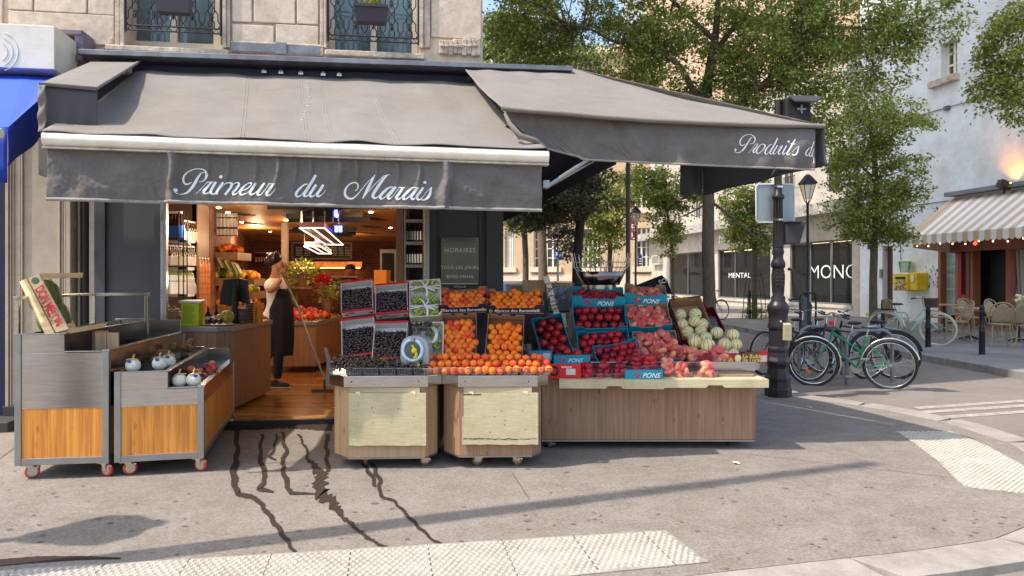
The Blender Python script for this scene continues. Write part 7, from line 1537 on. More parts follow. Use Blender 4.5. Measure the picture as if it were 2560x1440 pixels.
def tree(lb, trunk, limbs, fields, leaf, cr, per, mt, seed, group=None, twig=.35, bark=None):
    b0 = Vector(trunk[0][0]); t = thing('street_tree', lb, 'tree', b0, world=True, group=group); m = MB()
    pts = [Vector(p) for p, r in trunk]; rs = [r for p, r in trunk]; m.tube(pts, rs, 12)
    allp = list(pts)
    for L in limbs: P_ = catmull([(*p, r) for p, r in L], 5); m.tube([Vector(p[:3]) for p in P_], [max(.006, p[3]) for p in P_], 7); allp += [Vector(p[:3]) for p in P_]
    m.build('trunk', bark or M_bark, t)
    cl = crown_mesh(fields, leaf, cr, per, mt, 'crown', t, seed); r_ = random.Random(seed+1); m = MB()
    for c in cl:
        if r_.random() < twig:
            q = min(allp, key=lambda p: (p-c).length+r_.random()*.3); mid = (q+c)/2+Vector((r_.uniform(-.15, .15), r_.uniform(-.15, .15), r_.uniform(-.1, .12))); m.tube([q, mid, c], [.014, .009, .004], 4, cap=False)
    if m.v: m.build('twigs', bark or M_bark, t)
    return t
def PL(D, *l): return [(W(u, v, D+dd), r) for (u, v, dd, r) in l]
D = 14.0; b = W(1775, 0, D)
tree('large street tree with thick furrowed trunk and wide crown above the corner awning', [((b.x, D, -.05), .16), ((b.x, D, .6), .125), (W(1770, 620, D), .118), (W(1771, 480, D), .112), (W(1765, 330, D), .11), (W(1768, 215, D), .10), (W(1790, 80, D), .07), (W(1800, -60, D), .04)],
  [PL(D, (1768, 250, 0, .07), (1740, 235, -.1, .06), (1715, 190, -.3, .055), (1692, 158, -.4, .05), (1640, 125, -.5, .045), (1597, 104, -.6, .04), (1538, 104, -.6, .03), (1472, 71, -.6, .02), (1410, 60, -.6, .01)),
   PL(D, (1770, 330, 0, .07), (1850, 250, -.3, .06), (1900, 215, -.4, .05), (1950, 170, -.5, .03), (2010, 110, -.5, .02)), PL(D, (1790, 300, 0, .05), (1880, 230, .3, .045), (1960, 190, .3, .035), (2060, 90, .4, .02)),
   PL(D, (1775, 160, 0, .06), (1850, 60, .2, .05), (2000, 60, .3, .04), (2150, 70, .3, .03), (2280, 60, .3, .015)), PL(D, (1785, 100, 0, .05), (1700, 20, 0, .04), (1620, -60, 0, .02)),
   PL(D, (1775, 505, 0, .03), (1800, 520, -.1, .028), (1850, 560, -.3, .02), (1885, 590, -.4, .01)), PL(D, (1765, 510, 0, .02), (1730, 530, 0, .015), (1695, 545, 0, .008))],
  [(1440, 60, D, 200, 100, 1.0, 62), (1320, 90, D+1, 110, 110, 1.2, 46), (1620, 150, D, 160, 120, 1.2, 46), (1760, 80, D, 200, 110, 1.5, 70), (1930, 120, D-.3, 160, 150, 1.5, 85), (2060, 210, D, 120, 130, 1.2, 50), (2100, 60, D, 150, 90, 1.2, 52), (2280, 60, D, 130, 60, .8, 34), (2230, 160, D, 60, 60, .6, 9), (1850, 230, D, 120, 80, 1.2, 34), (1700, -60, D, 500, 80, 2, 90), (1700, 330, D+1, 120, 60, 1, 12)],
  .082, .34, 95, M_leaf, 11)
D = 20.0; b = W(2183, 0, D)
tree('slender street tree in front of the white wall near the yellow mailbox', [((b.x, D, .05), .115), (W(2183, 700, D), .1), (W(2186, 600, D), .095), (W(2190, 480, D), .08), (W(2185, 380, D), .06), (W(2170, 270, D), .035)],
  [PL(D, (2188, 560, 0, .045), (2160, 520, 0, .04), (2120, 490, 0, .02)), PL(D, (2188, 540, 0, .045), (2230, 500, 0, .03), (2270, 480, 0, .015)), PL(D, (2188, 580, 0, .035), (2225, 570, 0, .02), (2250, 560, 0, .01)), PL(D, (2188, 450, 0, .04), (2140, 400, 0, .03), (2100, 350, 0, .02)), PL(D, (2186, 400, 0, .04), (2240, 330, 0, .03), (2310, 300, 0, .015))],
  [(2180, 430, D, 88, 100, 1.2, 56), (2170, 300, D, 100, 90, 1.2, 46), (2175, 545, D, 76, 60, 1.0, 38), (2245, 470, D, 60, 60, .8, 20), (2270, 305, D, 70, 22, .5, 12), (2120, 380, D, 80, 80, 1, 26), (2215, 590, D, 45, 25, .5, 12), (2080, 560, D, 30, 40, .5, 3)], .10, .42, 85, M_leaf, 12)
D = 26.0; b = W(1886, 0, D)
tree('young street tree inside a wire guard before the shop windows', [((b.x, D, .05), .1), (W(1887, 650, D), .09), (W(1884, 560, D), .08), (W(1880, 480, D), .05)], [PL(D, (1884, 600, 0, .04), (1860, 570, 0, .03), (1840, 560, 0, .015)), PL(D, (1884, 580, 0, .04), (1910, 540, 0, .02))],
  [(1880, 575, D, 62, 45, .9, 44), (1870, 520, D, 50, 40, .8, 22), (1855, 480, D, 70, 40, .8, 16), (1900, 600, D, 30, 20, .5, 8)], .12, .42, 80, M_leaf, 13)
D = 24.0
tree('small tree with drooping leafy stem left of the thick trunk', [((W(1683, 0, D).x, D, 0), .06), (W(1682, 640, D), .05), (W(1672, 560, D), .045), (W(1660, 450, D), .03)], [PL(D, (1675, 580, 0, .02), (1690, 540, 0, .015), (1700, 500, 0, .01))], [(1675, 590, D, 26, 40, .5, 20), (1668, 530, D, 42, 45, .7, 30), (1650, 470, D, 70, 40, .8, 30), (1600, 440, D, 60, 25, .6, 14), (1690, 480, D, 60, 40, .6, 16)], .11, .34, 75, M_leaf, 14)
M_barkd = mat('dark_bark', (.045, .035, .028), .9, nz=.4, ns=14, bump=.8, bs=22)
D = 18.0
tree('dark leaning tree trunk with brownish leaves behind the wire basket', [((W(1440, 0, D).x, D, -.05), .13), (W(1443, 640, D), .115), (W(1452, 540, D), .11), (W(1456, 470, D), .09), (W(1470, 380, D), .06)], [PL(D, (1452, 560, 0, .05), (1420, 520, 0, .03), (1380, 500, 0, .02)), PL(D, (1456, 500, 0, .04), (1500, 460, 0, .02))],
  [(1390, 510, D, 95, 45, 1.2, 60), (1330, 530, D, 70, 25, .8, 26), (1440, 450, D, 90, 35, 1, 30), (1420, 590, D+2, 30, 60, .4, 16)], .10, .36, 80, leafmat('brown_green_leaves', (.05, .055, .025), (.14, .12, .06), (.26, .22, .12), .3), 15, bark=M_barkd)
D = 26.0
tree('slim green tree standing before the brick facade right of the basket', [((W(1527, 0, D).x, D, 0), .09), (W(1525, 620, D), .08), (W(1518, 520, D), .06)], [PL(D, (1524, 600, 0, .04), (1545, 560, 0, .03), (1565, 530, 0, .015))], [(1515, 530, D, 62, 60, 1, 50), (1550, 470, D, 60, 40, 1, 30), (1500, 600, D, 45, 28, .8, 18), (1480, 640, D, 18, 20, .5, 5)], .12, .4, 75, M_leaf, 16)
D = 24.0
tree('grey trunked tree beside the right edge of the charcoal pillar', [((W(1314, 0, D).x, D, 0), .11), (W(1314, 640, D), .095), (W(1310, 560, D), .09), (W(1312, 500, D), .07)], [PL(D, (1312, 580, 0, .03), (1335, 550, 0, .02), (1345, 530, 0, .01))], [(1315, 545, D, 55, 22, .8, 26), (1285, 560, D, 25, 18, .5, 8), (1290, 440, D, 60, 60, 1, 16)], .12, .38, 70, M_leafd, 17)
D = 30
tree('tall dense tree behind the building corner above the zinc beam', [((W(1360, 0, D).x, D, 0), .2), (W(1350, 400, D), .16), (W(1340, 150, D), .1)], [], [(1330, 150, D, 150, 130, 2, 130), (1260, 180, D, 70, 80, 1.5, 40), (1500, 240, D, 160, 110, 2, 80), (1250, 60, D, 40, 30, 1, 8), (1620, 280, D, 120, 80, 2, 36)], .17, .62, 75, M_leafd, 18, twig=.15)
D = 12.5
tree('tree outside the right edge whose branches hang before the white wall', [((10.0, D, -.05), .12), ((9.8, D, 3), .1), ((9.6, D, 5.2), .07)], [[((9.7, D, 4), .05), (W(2580, 150, D), .03), (W(2520, 200, D), .015)], [((9.7, D, 5), .04), (W(2560, 40, D), .02), (W(2530, 60, D), .01)]], [(2520, 120, D, 62, 70, .6, 26), (2510, 210, D, 55, 60, .6, 24), (2560, 40, D, 45, 45, .6, 10), (2555, 270, D, 22, 40, .4, 7), (2600, 150, D, 80, 140, .8, 26)], .075, .27, 75, M_leaf, 19)
# ivy / guard
tg = thing('tree_guard', 'round wire guard with green weeds round the young tree', 'tree guard', (W(1886, 0, 26).x, 26, .07), world=True); mb = MB(); cx = W(1886, 0, 26).x
for i in range(10):
    a = i*.628; mb.tube([(cx+.42*math.cos(a), 26+.42*math.sin(a), .07), (cx+.36*math.cos(a), 26+.36*math.sin(a), .9), (cx+.2*math.cos(a), 26+.2*math.sin(a), 1.9)], .012, 4)
for z, r in ((.3, .4), (.9, .36), (1.6, .25)): mb.tube([(cx+r*math.cos(i*.45), 26+r*math.sin(i*.45), z) for i in range(14)], .012, 4, closed=True)
mb.build('bars', M_iron, tg); crown_mesh([(1886, 780, 26, 24, 22, .3, 12)], .07, .2, 60, M_leaf, 'weeds', tg, 44)
# ---------------------------------------------------------------- ornate lamp post
lx, ly = 3.38, 9.4
lp_ = thing('ornate_lamp_post', 'dark ornate cast iron lamp post at the corner with cream box and road sign', 'lamp post', (lx, ly, 0), world=True)
K = 9.4/F; Zp = lambda v: CH-(v-V0)*K
mb = MB()
mb.lathe([(.165, 0), (.165, .10), (.155, .115), (.15, .20), (.158, .215), (.158, .24), (.14, .27), (.125, .36), (.135, .40), (.15, .42), (.15, .45), (.125, .50), (.118, .56), (.125, .58), (.125, .61), (.112, .64)], (lx, ly, 0), 8, smooth=False)
mb.lathe([(.115, .64), (.112, Zp(820))], (lx, ly, 0), 8, smooth=False)
mb.lathe([(.125, Zp(820)), (.13, Zp(812)), (.115, Zp(806)), (.118, Zp(790)), (.12, Zp(784)), (.135, Zp(774)), (.138, Zp(766)), (.11, Zp(758)), (.085, Zp(752)), (.09, Zp(744)), (.07, Zp(738)), (.075, Zp(728)), (.082, Zp(705)), (.084, Zp(690)), (.076, Zp(678)), (.07, Zp(671)), (.085, Zp(668)), (.09, Zp(661)), (.085, Zp(655)), (.066, Zp(648)), (.062, Zp(640)), (.074, Zp(630)), (.066, Zp(622)), (.06, Zp(618))], (lx, ly, 0), 24)
mb.lathe([(.07, Zp(618)), (.052, Zp(500)), (.075, Zp(497)), (.078, Zp(490)), (.05, Zp(484)), (.048, Zp(455)), (.045, Zp(250))], (lx, ly, 0), 16)
for i in range(10): a = i*.628; mb.tube([(lx+.064*math.cos(a), ly+.064*math.sin(a), Zp(616)), (lx+.05*math.cos(a), ly+.05*math.sin(a), Zp(500))], .008, 5)
for i in range(5):
    for s in (-1, 1): mb.ball((lx+s*.03, ly-.078, Zp(712-i*9)), (.022, .012, .012), 6)
mb.build('post', M_lamp, lp_)
mb = MB(); mb.box((lx+.065, ly-.135, Zp(829)), (.10, .05, .20)); mb.slab([(lx+.018, ly-.161, Zp(812)), (lx+.11, ly-.161, Zp(812)), (lx+.11, ly-.11, Zp(808)), (lx+.018, ly-.11, Zp(808))], (0, 0, .012)); mb.build('junction_box', mat('cream_plastic', (.52, .46, .28), .5, dirt=.2, ds=5), lp_, bevel=.012)
mb = MB(); mb.box((lx-.01, ly-.122, Zp(777+25)), (.02, .002, .02)); mb.build('round_sticker', M_ink, lp_)
mb = MB(); pts = [(-.24, -.21), (-.21, -.24), (.21, -.24), (.24, -.21), (.24, .21), (.21, .24), (-.21, .24), (-.24, .21)]; cz = Zp(507); mb.slab([(lx-.01+x, ly+.08, cz+z) for x, z in pts], (0, .012, 0)); sgp = mb.build('road_sign_back', mat('grey_sign_back', (.30, .34, .36), .4, .5, nz=.15, ns=5, stretch=(3, 1, .5)), lp_)
mb = MB(); mb.tube([(lx-.01+x*1.02, ly+.078, cz+z*1.02) for x, z in pts], .01, 5, closed=True); mb.build('road_sign_rim', mat('sign_rim', (.62, .64, .65), .4), lp_)
mb = MB()
for v in (470, 552): mb.lathe([(.062, 0), (.062, .025)], (lx, ly, Zp(v)), 12)
mb.build('clamp', M_steel, lp_)
mb = MB(); mb.slab([(lx+.08, ly-.05, Zp(610)), (lx+.26, ly-.05, Zp(610)), (lx+.34, ly-.05, Zp(556)), (lx+.08, ly-.05, Zp(556))], (0, .22, 0)); mb.box((lx+.17, ly-.06, Zp(556)), (.2, .16, .02)); mb.build('signal_box', mat('purple_black_plastic', (.05, .042, .055), .5), lp_, bevel=.01)
mb = MB(); mb.box((lx+.22, ly, Zp(282)), (.33, .2, .36)); mb.build('traffic_light_head', M_inkk, lp_, bevel=.03); mb = MB(); mb.slab([(lx+.09, ly-.11, Zp(248)), (lx+.39, ly-.11, Zp(248)), (lx+.46, ly-.25, Zp(258)), (lx+.38, ly-.25, Zp(268)), (lx+.12, ly-.24, Zp(266))], (0, 0, .02)); mb.build('torn_visor', mat('torn_black_sheet', (.03, .03, .03), .5), lp_)
mb = MB(); mb.box((lx+.26, ly-.104, Zp(277)), (.11, .006, .022)); mb.box((lx+.26, ly-.1045, Zp(277)), (.022, .006, .11)); mb.build('cross_symbol', mat('grey_symbol', (.32, .36, .36), .6), lp_)
mb = MB(); mb.tube([(lx+.11, ly-.04, Zp(672)), (lx+.17, ly-.05, Zp(676)), (lx+.175, ly-.05, Zp(745)), (lx+.12, ly-.04, Zp(750))], .022, 8); mb.build('handle_pipe', M_lamp, lp_)
mb = MB(); r8 = random.Random(8); mb.tube([(lx+r8.uniform(.1, .17)*math.cos(i*.7), ly+r8.uniform(.1, .17)*math.sin(i*.7), .02) for i in range(4)], .01, 5)
# ---------------------------------------------------------------- street lamps, bollards, bins, signs
def street_lamp(u, vb, D, zb, vt, lb, gp, sc=1):
    x = (u-U0)/F*D; H = CH-(vt-V0)/F*D; t = thing('street_lamp', lb, 'street lamp', (x, D, zb), world=True, group=gp); L = .85*sc; m = MB()
    m.lathe([(.12*sc, zb), (.12*sc, zb+.5), (.09*sc, zb+.55), (.13*sc, zb+.9), (.06*sc, zb+1.0), (.045*sc, zb+1.6), (.035*sc, H-L-.05), (.05*sc, H-L)], (x, D, 0), 12); m.build('post', M_lamp, t)
    m = MB(); 
    for i in range(4):
        a = i*1.571+.785; m.tube([(x+.1*sc*math.cos(a), D+.1*sc*math.sin(a), H-L+.1), (x+.24*sc*math.cos(a), D+.24*sc*math.sin(a), H-.28*sc)], .012*sc, 4); m.tube([(x, D, H-L-.02), (x+.1*sc*math.cos(a), D+.1*sc*math.sin(a), H-L+.1)], .014*sc, 4)
    m.lathe([(.3*sc, H-.28*sc), (.28*sc, H-.24*sc), (.12*sc, H-.06*sc), (.05*sc, H)], (x, D, 0), 4, smooth=False); m.build('lantern_frame', M_black, t)
    m = MB(); m.lathe([(.09*sc, H-L+.11), (.22*sc, H-.29*sc)], (x, D, 0), 4, smooth=False); m.build('lantern_glass', mat('lantern_glass', (.55, .56, .52), .2, alpha=.45), t); return t
street_lamp(2019, 0, 17.5, -.05, 436, 'black street lamp with glass lantern right of the ornate post', 'street lamps along the side street', .82)
street_lamp(1589, 0, 31, 0, 516, 'distant street lamp with glass lantern beside the red hotel sign', 'street lamps along the side street')
street_lamp(1394, 0, 40, 0, 560, 'faint far street lamp behind the blue square sign', 'street lamps along the side street')
t = thing('metal_pole', 'plain grey metal pole rising between the saplings and the hotel sign', 'pole', (W(1570, 0, 16).x, 16, 0), world=True); mb = MB(); mb.tube([(W(1570, 0, 16).x, 16, 0), (W(1570, 0, 16).x, 16, 4.4)], [.055, .045], 10); mb.build('pole', mat('grey_pole', (.09, .075, .075), .5), t)
t = thing('blue_square_sign', 'blue square living street sign on a thin post before the brick building', 'sign', (W(1396, 0, 34).x, 34, 0), world=True); x = W(1396, 0, 34).x; mb = MB(); mb.tube([(x, 34, 0), (x, 34, CH-(628-V0)/F*34)], .035, 6); mb.build('post', M_zinc, t); mb = MB(); a, b = W(1386.5, 626, 33.95), W(1404.5, 645, 33.95); mb.bx(a.x, b.x, 33.93, 33.96, b.z, a.z); mb.build('plate', mat('sign_blue', (.01, .09, .55), .4), t)
mb = MB(); mb.ball(W(1392, 632, 33.92), (.035, .005, .035), 6); mb.slab([W(1390, 634, 33.92), W(1394, 634, 33.92), W(1395, 642, 33.92), W(1392, 638, 33.92), W(1389, 642, 33.92)], (0, .005, 0)); mb.slab([W(1398, 631, 33.92), W(1400.5, 628.5, 33.92), W(1403, 631, 33.92), W(1402.5, 634, 33.92), W(1398.5, 634, 33.92)], (0, .005, 0)); mb.slab([W(1398, 637, 33.92), W(1403, 637, 33.92), W(1403, 641, 33.92), W(1398, 641, 33.92)], (0, .005, 0)); mb.build('pictogram', M_ink, t)
b0 = None
for (u, D, zb, h, lb) in [(2320, 15.2, .07, .88, 'black bollard in front of the mint bicycle front wheel'), (2455, 13.7, .07, .93, 'black bollard nearest the right edge on the far kerb'), (2207, 18.2, .07, .90, 'black bollard left of the mint bicycle rear wheel'), (1874, 26, .07, 1.0, 'slim dark bollard beside the young tree guard')]:
    if b0 is None:
        b0 = thing('bollard', lb, 'bollard', group='black bollards along the far kerb'); m = MB(); m.lathe([(.055, 0), (.05, .4), (.056, .41), (.056, .43), (.05, .44), (.05, .46), (.056, .47), (.046, .49), (.042, .74), (.052, .75), (.052, .765), (.04, .775)], (0, 0, 0), 14); m.build('post', M_black, b0); m = MB(); m.ball((0, 0, .83), (.045, .045, .05), 12); m.lathe([(.04, .775), (.05, .785), (.03, .80)], (0, 0, 0), 12); m.build('knob', M_black, b0); m = MB(); m.lathe([(.085, 0), (.08, .012)], (0, 0, 0), 14); m.build('base_plate', M_zinc, b0); o = b0
    else: o = copy_tree(b0); o['label'] = lb
    o.location = ((u-U0)/F*D, D, zb); o.scale = (1, 1, h/.88)
t = thing('litter_bin', 'dark curved rubbish bin frame on the pavement behind the lamp post', 'bin', (W(2008, 0, 17).x, 17, 0), world=True); x = W(2008, 0, 17).x
mb = MB(); mb.slab([(x-.14, 16.8, .35), (x+.02, 16.8, .35), (x+.02, 16.8, 1.08), (x-.10, 16.8, 1.08)], (0, .1, 0)); mb.build('front', mat('bin_grey', (.10, .11, .12), .35), t, bevel=.03); mb = MB(); mb.tube([(x-.16, 16.78, .3), (x-.16, 16.78, 1.1), (x-.08, 16.78, 1.16), (x+.14, 16.78, 1.16), (x+.2, 16.78, 1.1), (x+.2, 16.78, .25)], .022, 6); mb.build('frame', M_black, t); mb = MB(); mb.bx(x-.02, x+.06, 16.9, 17.0, 0, 1.15); mb.build('post', M_black, t)
# off frame poles whose shadows cross the pavement
t = thing('tall_pole', 'tall thin pole outside the left edge casting the long diagonal shadow', 'pole', (-3.84, 3.26, 0), world=True); mb = MB(); mb.tube([(-3.84, 3.26, 0), (-3.84, 3.26, 11.2)], [.11, .075], 12); mb.build('pole', M_lamp, t); mb = MB(); mb.lathe([(.16, 0), (.16, .3), (.115, .4)], (-3.84, 3.26, 0), 12); mb.build('foot', M_lamp, t)
t = thing('lantern_lamp', 'lantern outside the left edge casting the pointed shadow', 'street lamp', (-4.73, 3.49, 0), world=True); mb = MB(); mb.lathe([(.1, 0), (.1, .4), (.05, .5), (.04, 3.3)], (-4.73, 3.49, 0), 12); mb.build('post', M_lamp, t); mb = MB(); mb.lathe([(.12, 3.3), (.26, 3.78), (.29, 3.8), (.10, 4.0), (.09, 4.03), (.12, 4.1), (.09, 4.2), (.02, 4.32)], (-4.73, 3.49, 0), 8, smooth=False); mb.build('lantern', M_black, t)
# ---------------------------------------------------------------- bicycles
def bicycle(lb, pr, pf, paint, wbz=None, r=.34, step=False, tyre=None, extras=(), saddle=None, zb=0, cat='bicycle', gp=None, fender=None, hub=False, bars='swept', rack=False, full=True):
    pr = Vector(pr); pf = Vector(pf); d = pf-pr; wb = wbz or d.length; ang = math.atan2(d.y, d.x)
    t = thing('bicycle', lb, 'bicycle', ((pr.x+pf.x)/2, (pr.y+pf.y)/2, zb), ang, gp); h = wb/2; tyre = tyre or M_rub; A = (-h, 0, r); Bf = (h, 0, r)
    for (cx, nm) in ((-h, 0), (h, 1)):
        m = MB(); m.tube([(cx+r*math.cos(i*.1745), 0, r+r*math.sin(i*.1745)) for i in range(36)], .019, 7, closed=True); wh = m.build('wheel', tyre, t)
        m = MB(); m.tube([(cx+(r-.026)*math.cos(i*.1745), 0, r+(r-.026)*math.sin(i*.1745)) for i in range(36)], .009, 5, closed=True); m.build('rim', M_chrome, wh)
        m = MB()
        for i in range(20): a = i*.314; m.tube([(cx, (.02 if i % 2 else -.02), r), (cx+(r-.03)*math.cos(a), 0, r+(r-.03)*math.sin(a))], .0022, 3, cap=False)
        m.lathe([(.022, -.04), (.022, .04)], (cx, 0, r), 8, M=Matrix(((1, 0, 0), (0, 0, 1), (0, 1, 0)))); m.build('spokes', M_steel, wh)
        if fender and (cx < 0 or fender != 'rear'):
            m = MB(); a0, a1 = (.15, 2.9) if cx < 0 else (-.9, 2.2); 
            if cx > 0: a0, a1 = .9, 3.6
            m.tube([(cx+(r+.035)*math.cos(a0+(a1-a0)*i/16), 0, r+(r+.035)*math.sin(a0+(a1-a0)*i/16)) for i in range(17)], .016, 5); m.build('mudguard', M_chrome if fender != 'black' else M_black, wh)
    bb = (-h+.42, 0, .28); st = (-h+.30, 0, .72); hd = (h-.26, 0, .78); hb = (h-.22, 0, .62); m = MB(); T_ = .014
    m.tube([bb, st], T_, 7); m.tube([(h-.28, 0, .86), hb], .017, 7)
    if step: m.tube([hb, (h-.42, 0, .42), (-h+.52, 0, .30), bb], T_*1.5, 7); m.tube([hd, (h-.40, 0, .56), (-h+.45, 0, .46)], T_, 7)
    else: m.tube([hb, bb], T_, 7); m.tube([hd, (-h+.36, 0, .50) if paint.name.startswith('green') else st], T_, 7)
    for s in (-.04, .04): m.tube([bb, (-h, s, r)], .009, 5); m.tube([(-h+.31, 0, .68), (-h, s, r)], .008, 5); m.tube([hb, (h-.12, s, .48), (h, s, r)], .011, 5)
    m.build('frame', paint, t)
    m = MB(); m.tube([st, (-h+.27, 0, .84)], .012, 6); m.tube([(h-.28, 0, .86), (h-.30, 0, .99)], .012, 6); m.build('posts', M_chrome, t)
    m = MB(); m.ball((-h+.24, 0, .86), (.13, .075, .03), 12, fn=lambda p: Vector((p.x, p.y*(1 if p.x < 0 else 1-.65*p.x), p.z))); m.build('saddle', saddle or M_black, t)
    m = MB()
    for s in (-1, 1): m.tube([(h-.30, 0, .99), (h-.27, s*.12, 1.03), (h-.33, s*.25, 1.02), (h-.46, s*.28, .99)] if bars == 'swept' else [(h-.30, 0, 1.0), (h-.30, s*.28, 1.02)], .011, 6)
    m.build('handlebar', M_chrome, t)
    m = MB()
    for s in (-1, 1): m.tube([(h-.38, s*.265, 1.01), (h-.47, s*.28, .985)] if bars == 'swept' else [(h-.30, s*.18, 1.01), (h-.30, s*.29, 1.02)], .017, 6)
    m.build('grip', M_black, t)
    m = MB(); Y = Matrix(((1, 0, 0), (0, 0, 1), (0, 1, 0))); m.lathe([(.085, -.035), (.09, -.032), (.085, -.028)], bb, 20, M=Y); m.tube([(bb[0], -.06, bb[2]), (bb[0]+.1, -.06, bb[2]-.13)], .009, 5); m.tube([(bb[0], .06, bb[2]), (bb[0]-.1, .06, bb[2]+.13)], .009, 5); m.box((bb[0]+.1, -.10, bb[2]-.14), (.09, .07, .02)); m.box((bb[0]-.1, .10, bb[2]+.14), (.09, .07, .02)); m.tube([(bb[0], -.032, bb[2]+.087), (-h, -.032, r+.03)], .004, 4); m.tube([(bb[0], -.032, bb[2]-.087), (-h, -.032, r-.03)], .004, 4); m.build('crank', M_steeld, t)
    if rack: m = MB(); [m.tube([(-h+.22, s, .72), (-h-.22, s, .72), (-h, s*1.2, r)], .008, 5) for s in (-.06, .06)]; [m.tube([(-h-.2+k*.1, -.06, .72), (-h-.2+k*.1, .06, .72)], .006, 4) for k in range(5)]; m.build('luggage_rack', M_zinc, t)
    if hub: m = MB(); m.lathe([(.09, -.045), (.10, -.03), (.10, .03), (.09, .045)], A, 18, M=Y); m.build('hub_motor', M_black, t)
    return t, h, r
M_grn = mat('green_frame_paint', (.01, .22, .09), .35); M_mint = mat('mint_frame_paint', (.42, .62, .53), .35)
zr = -.05
t, h, r = bicycle('green bicycle with chrome mudguards leaning on the rack in front', (5.19, 10.35), (4.42, 10.65), M_grn, 1.0, .335, fender='chrome', saddle=mat('blue_saddle', (.05, .09, .14), .4), zb=zr)
m = MB(); m.box((h+.06, 0, r-.15+.02), (.04, .02, .07), Euler((0, .9, 0)).to_matrix()); m.build('orange_reflector', mat('orange_reflector', (.85, .16, .02), .3), t)
m = MB(); m.box((h-.25, 0, .90), (.07, .10, .06)); m.build('red_lamp', M_red, t)
bicycle('black electric bicycle with hub motor behind the green bicycle', (5.95, 11.4), (5.05, 12.1), M_black, 1.05, .35, fender='black', hub=True, bars='flat', zb=zr)
bicycle('black bicycle just left of the green bicycle with wheel overlapping it', (5.45, 11.4), (4.52, 11.15), mat('dark_frame_paint', (.03, .03, .035), .35), 1.03, .345, fender='black', zb=zr)
bicycle('dark bicycle with brown saddle deep in the parked group', (5.35, 12.6), (4.55, 12.0), mat('grey_frame_paint', (.06, .06, .065), .35), 1.0, .34, saddle=mat('brown_saddle', (.10, .05, .035), .5), zb=zr)
bicycle('dark bicycle partly hidden by the ornate lamp post', (4.9, 12.4), (4.08, 11.9), M_black, 1.0, .34, zb=zr)
bicycle('mint green step through bicycle with cream tyres on the far pavement', (8.28, 16.3), (9.0, 15.75), M_mint, 1.02, .345, step=True, tyre=mat('cream_tyre', (.62, .56, .44), .6), saddle=mat('brown_saddle', (.10, .05, .035), .5), zb=.07, rack=True, fender='rear')
bs = [o for o in bpy.data.objects if o.get('label', '').startswith('mint green')][0]; h = .51
m = MB(); m.lathe([(.12, .0), (.15, .2)], (h-.12, 0, .80), 12)
for z in (.05, .1, .15): m.tube([(h-.12+(.13+z*.12)*math.cos(i*.4), (.13+z*.12)*math.sin(i*.4), .80+z) for i in range(16)], .008, 4, closed=True)
m.build('front_basket', mat('wicker', (.10, .06, .05), .8, nz=.5, ns=60), bs); m = MB(); m.ball((-h-.36, 0, .62), .04, 8); m.build('yellow_tail_lamp', mat('yellow_plastic', (.72, .60, .02), .4), bs); m = MB(); m.box((-h+.0, 0, .745), (.4, .12, .02)); m.build('rack_top', M_black, bs)
bicycle('dark bicycle behind the thick tree trunk with only its wheel clear', (6.1, 24.6), (7.2, 25.2), mat('maroon_frame_paint', (.10, .03, .04), .4), 1.05, .345, zb=.07)
bicycle('dark bicycle parked left of the thick tree trunk above the melon carton', (5.3, 22.0), (4.5, 22.6), M_black, 1.03, .34, zb=zr)
def rack_(x0, y0, x1, y1, lb):
    t = thing('bicycle_rack', lb, 'bicycle rack', ((x0+x1)/2, (y0+y1)/2, zr), world=True, group='arched metal bicycle racks'); m = MB(); a = Vector((x0, y0, zr)); b = Vector((x1, y1, zr)); d = (b-a).normalized(); H = Vector((0, 0, .78)); P_ = [a, a+H*.78, a+H*.93+d*.05, a+H+d*.16, b+H-d*.16, b+H*.93-d*.05, b+H*.78, b]; m.tube(P_, .026, 9); m.build('arch', M_zinc, t)
rack_(4.86, 10.75, 5.65, 11.0, 'arched rack directly behind the green bicycle'); rack_(4.5, 11.6, 5.3, 11.9, 'arched rack further back in the bicycle group')
# ---------------------------------------------------------------- cafe furniture
M_rat = mat('rattan', (.36, .27, .15), .6, nz=.25, ns=30); M_weave = mat('woven_rattan', (.33, .26, .17), .75, nz=.35, ns=60)
def bistro_chair():
    t = thing('bistro_chair', 'x', 'chair', group='rattan bistro chairs on the cafe terrace'); m = MB(); m.lathe([(.20, .44), (.215, .455), (.20, .47)], (0, 0, 0), 16); m.build('seat', M_weave, t)
    for (x, y) in ((-.17, -.17), (.17, -.17), (-.16, .17), (.16, .17)): m = MB(); m.tube([(x*.95, y*.95, .45), (x*1.05, y*1.05, .2), (x*1.25, y*1.25, 0)], .014, 6); m.build('leg', M_rat, t)
    m = MB(); arch = [(-.21, .12, .46), (-.225, .2, .66), (-.17, .26, .85), (0, .29, .92), (.17, .26, .85), (.225, .2, .66), (.21, .12, .46)]; P_ = [Vector(p[:3]) for p in catmull([(*p, 0) for p in arch], 5)]; m.tube(P_, .015, 6)
    for s in (-1, 1): m.tube([(s*.215, .16, .62), (s*.235, -.05, .60), (s*.2, -.16, .46)], .013, 6)
    m.tube([(-.17, -.17, .2), (.17, .17, .2)], .008, 4); m.tube([(.17, -.17, .2), (-.17, .17, .2)], .008, 4); m.build('back_frame', M_rat, t)
    m = MB(); m.grid(lambda x, y: Vector(((x-.5)*.38*(1-.35*y**3), .17+.10*y+.03*math.cos((x-.5)*3), .50+.40*y*(1-.25*(2*x-1)**2*y))), 10, 8); m.build('backrest', M_weave, t, solid=.008); return t
ch0 = None
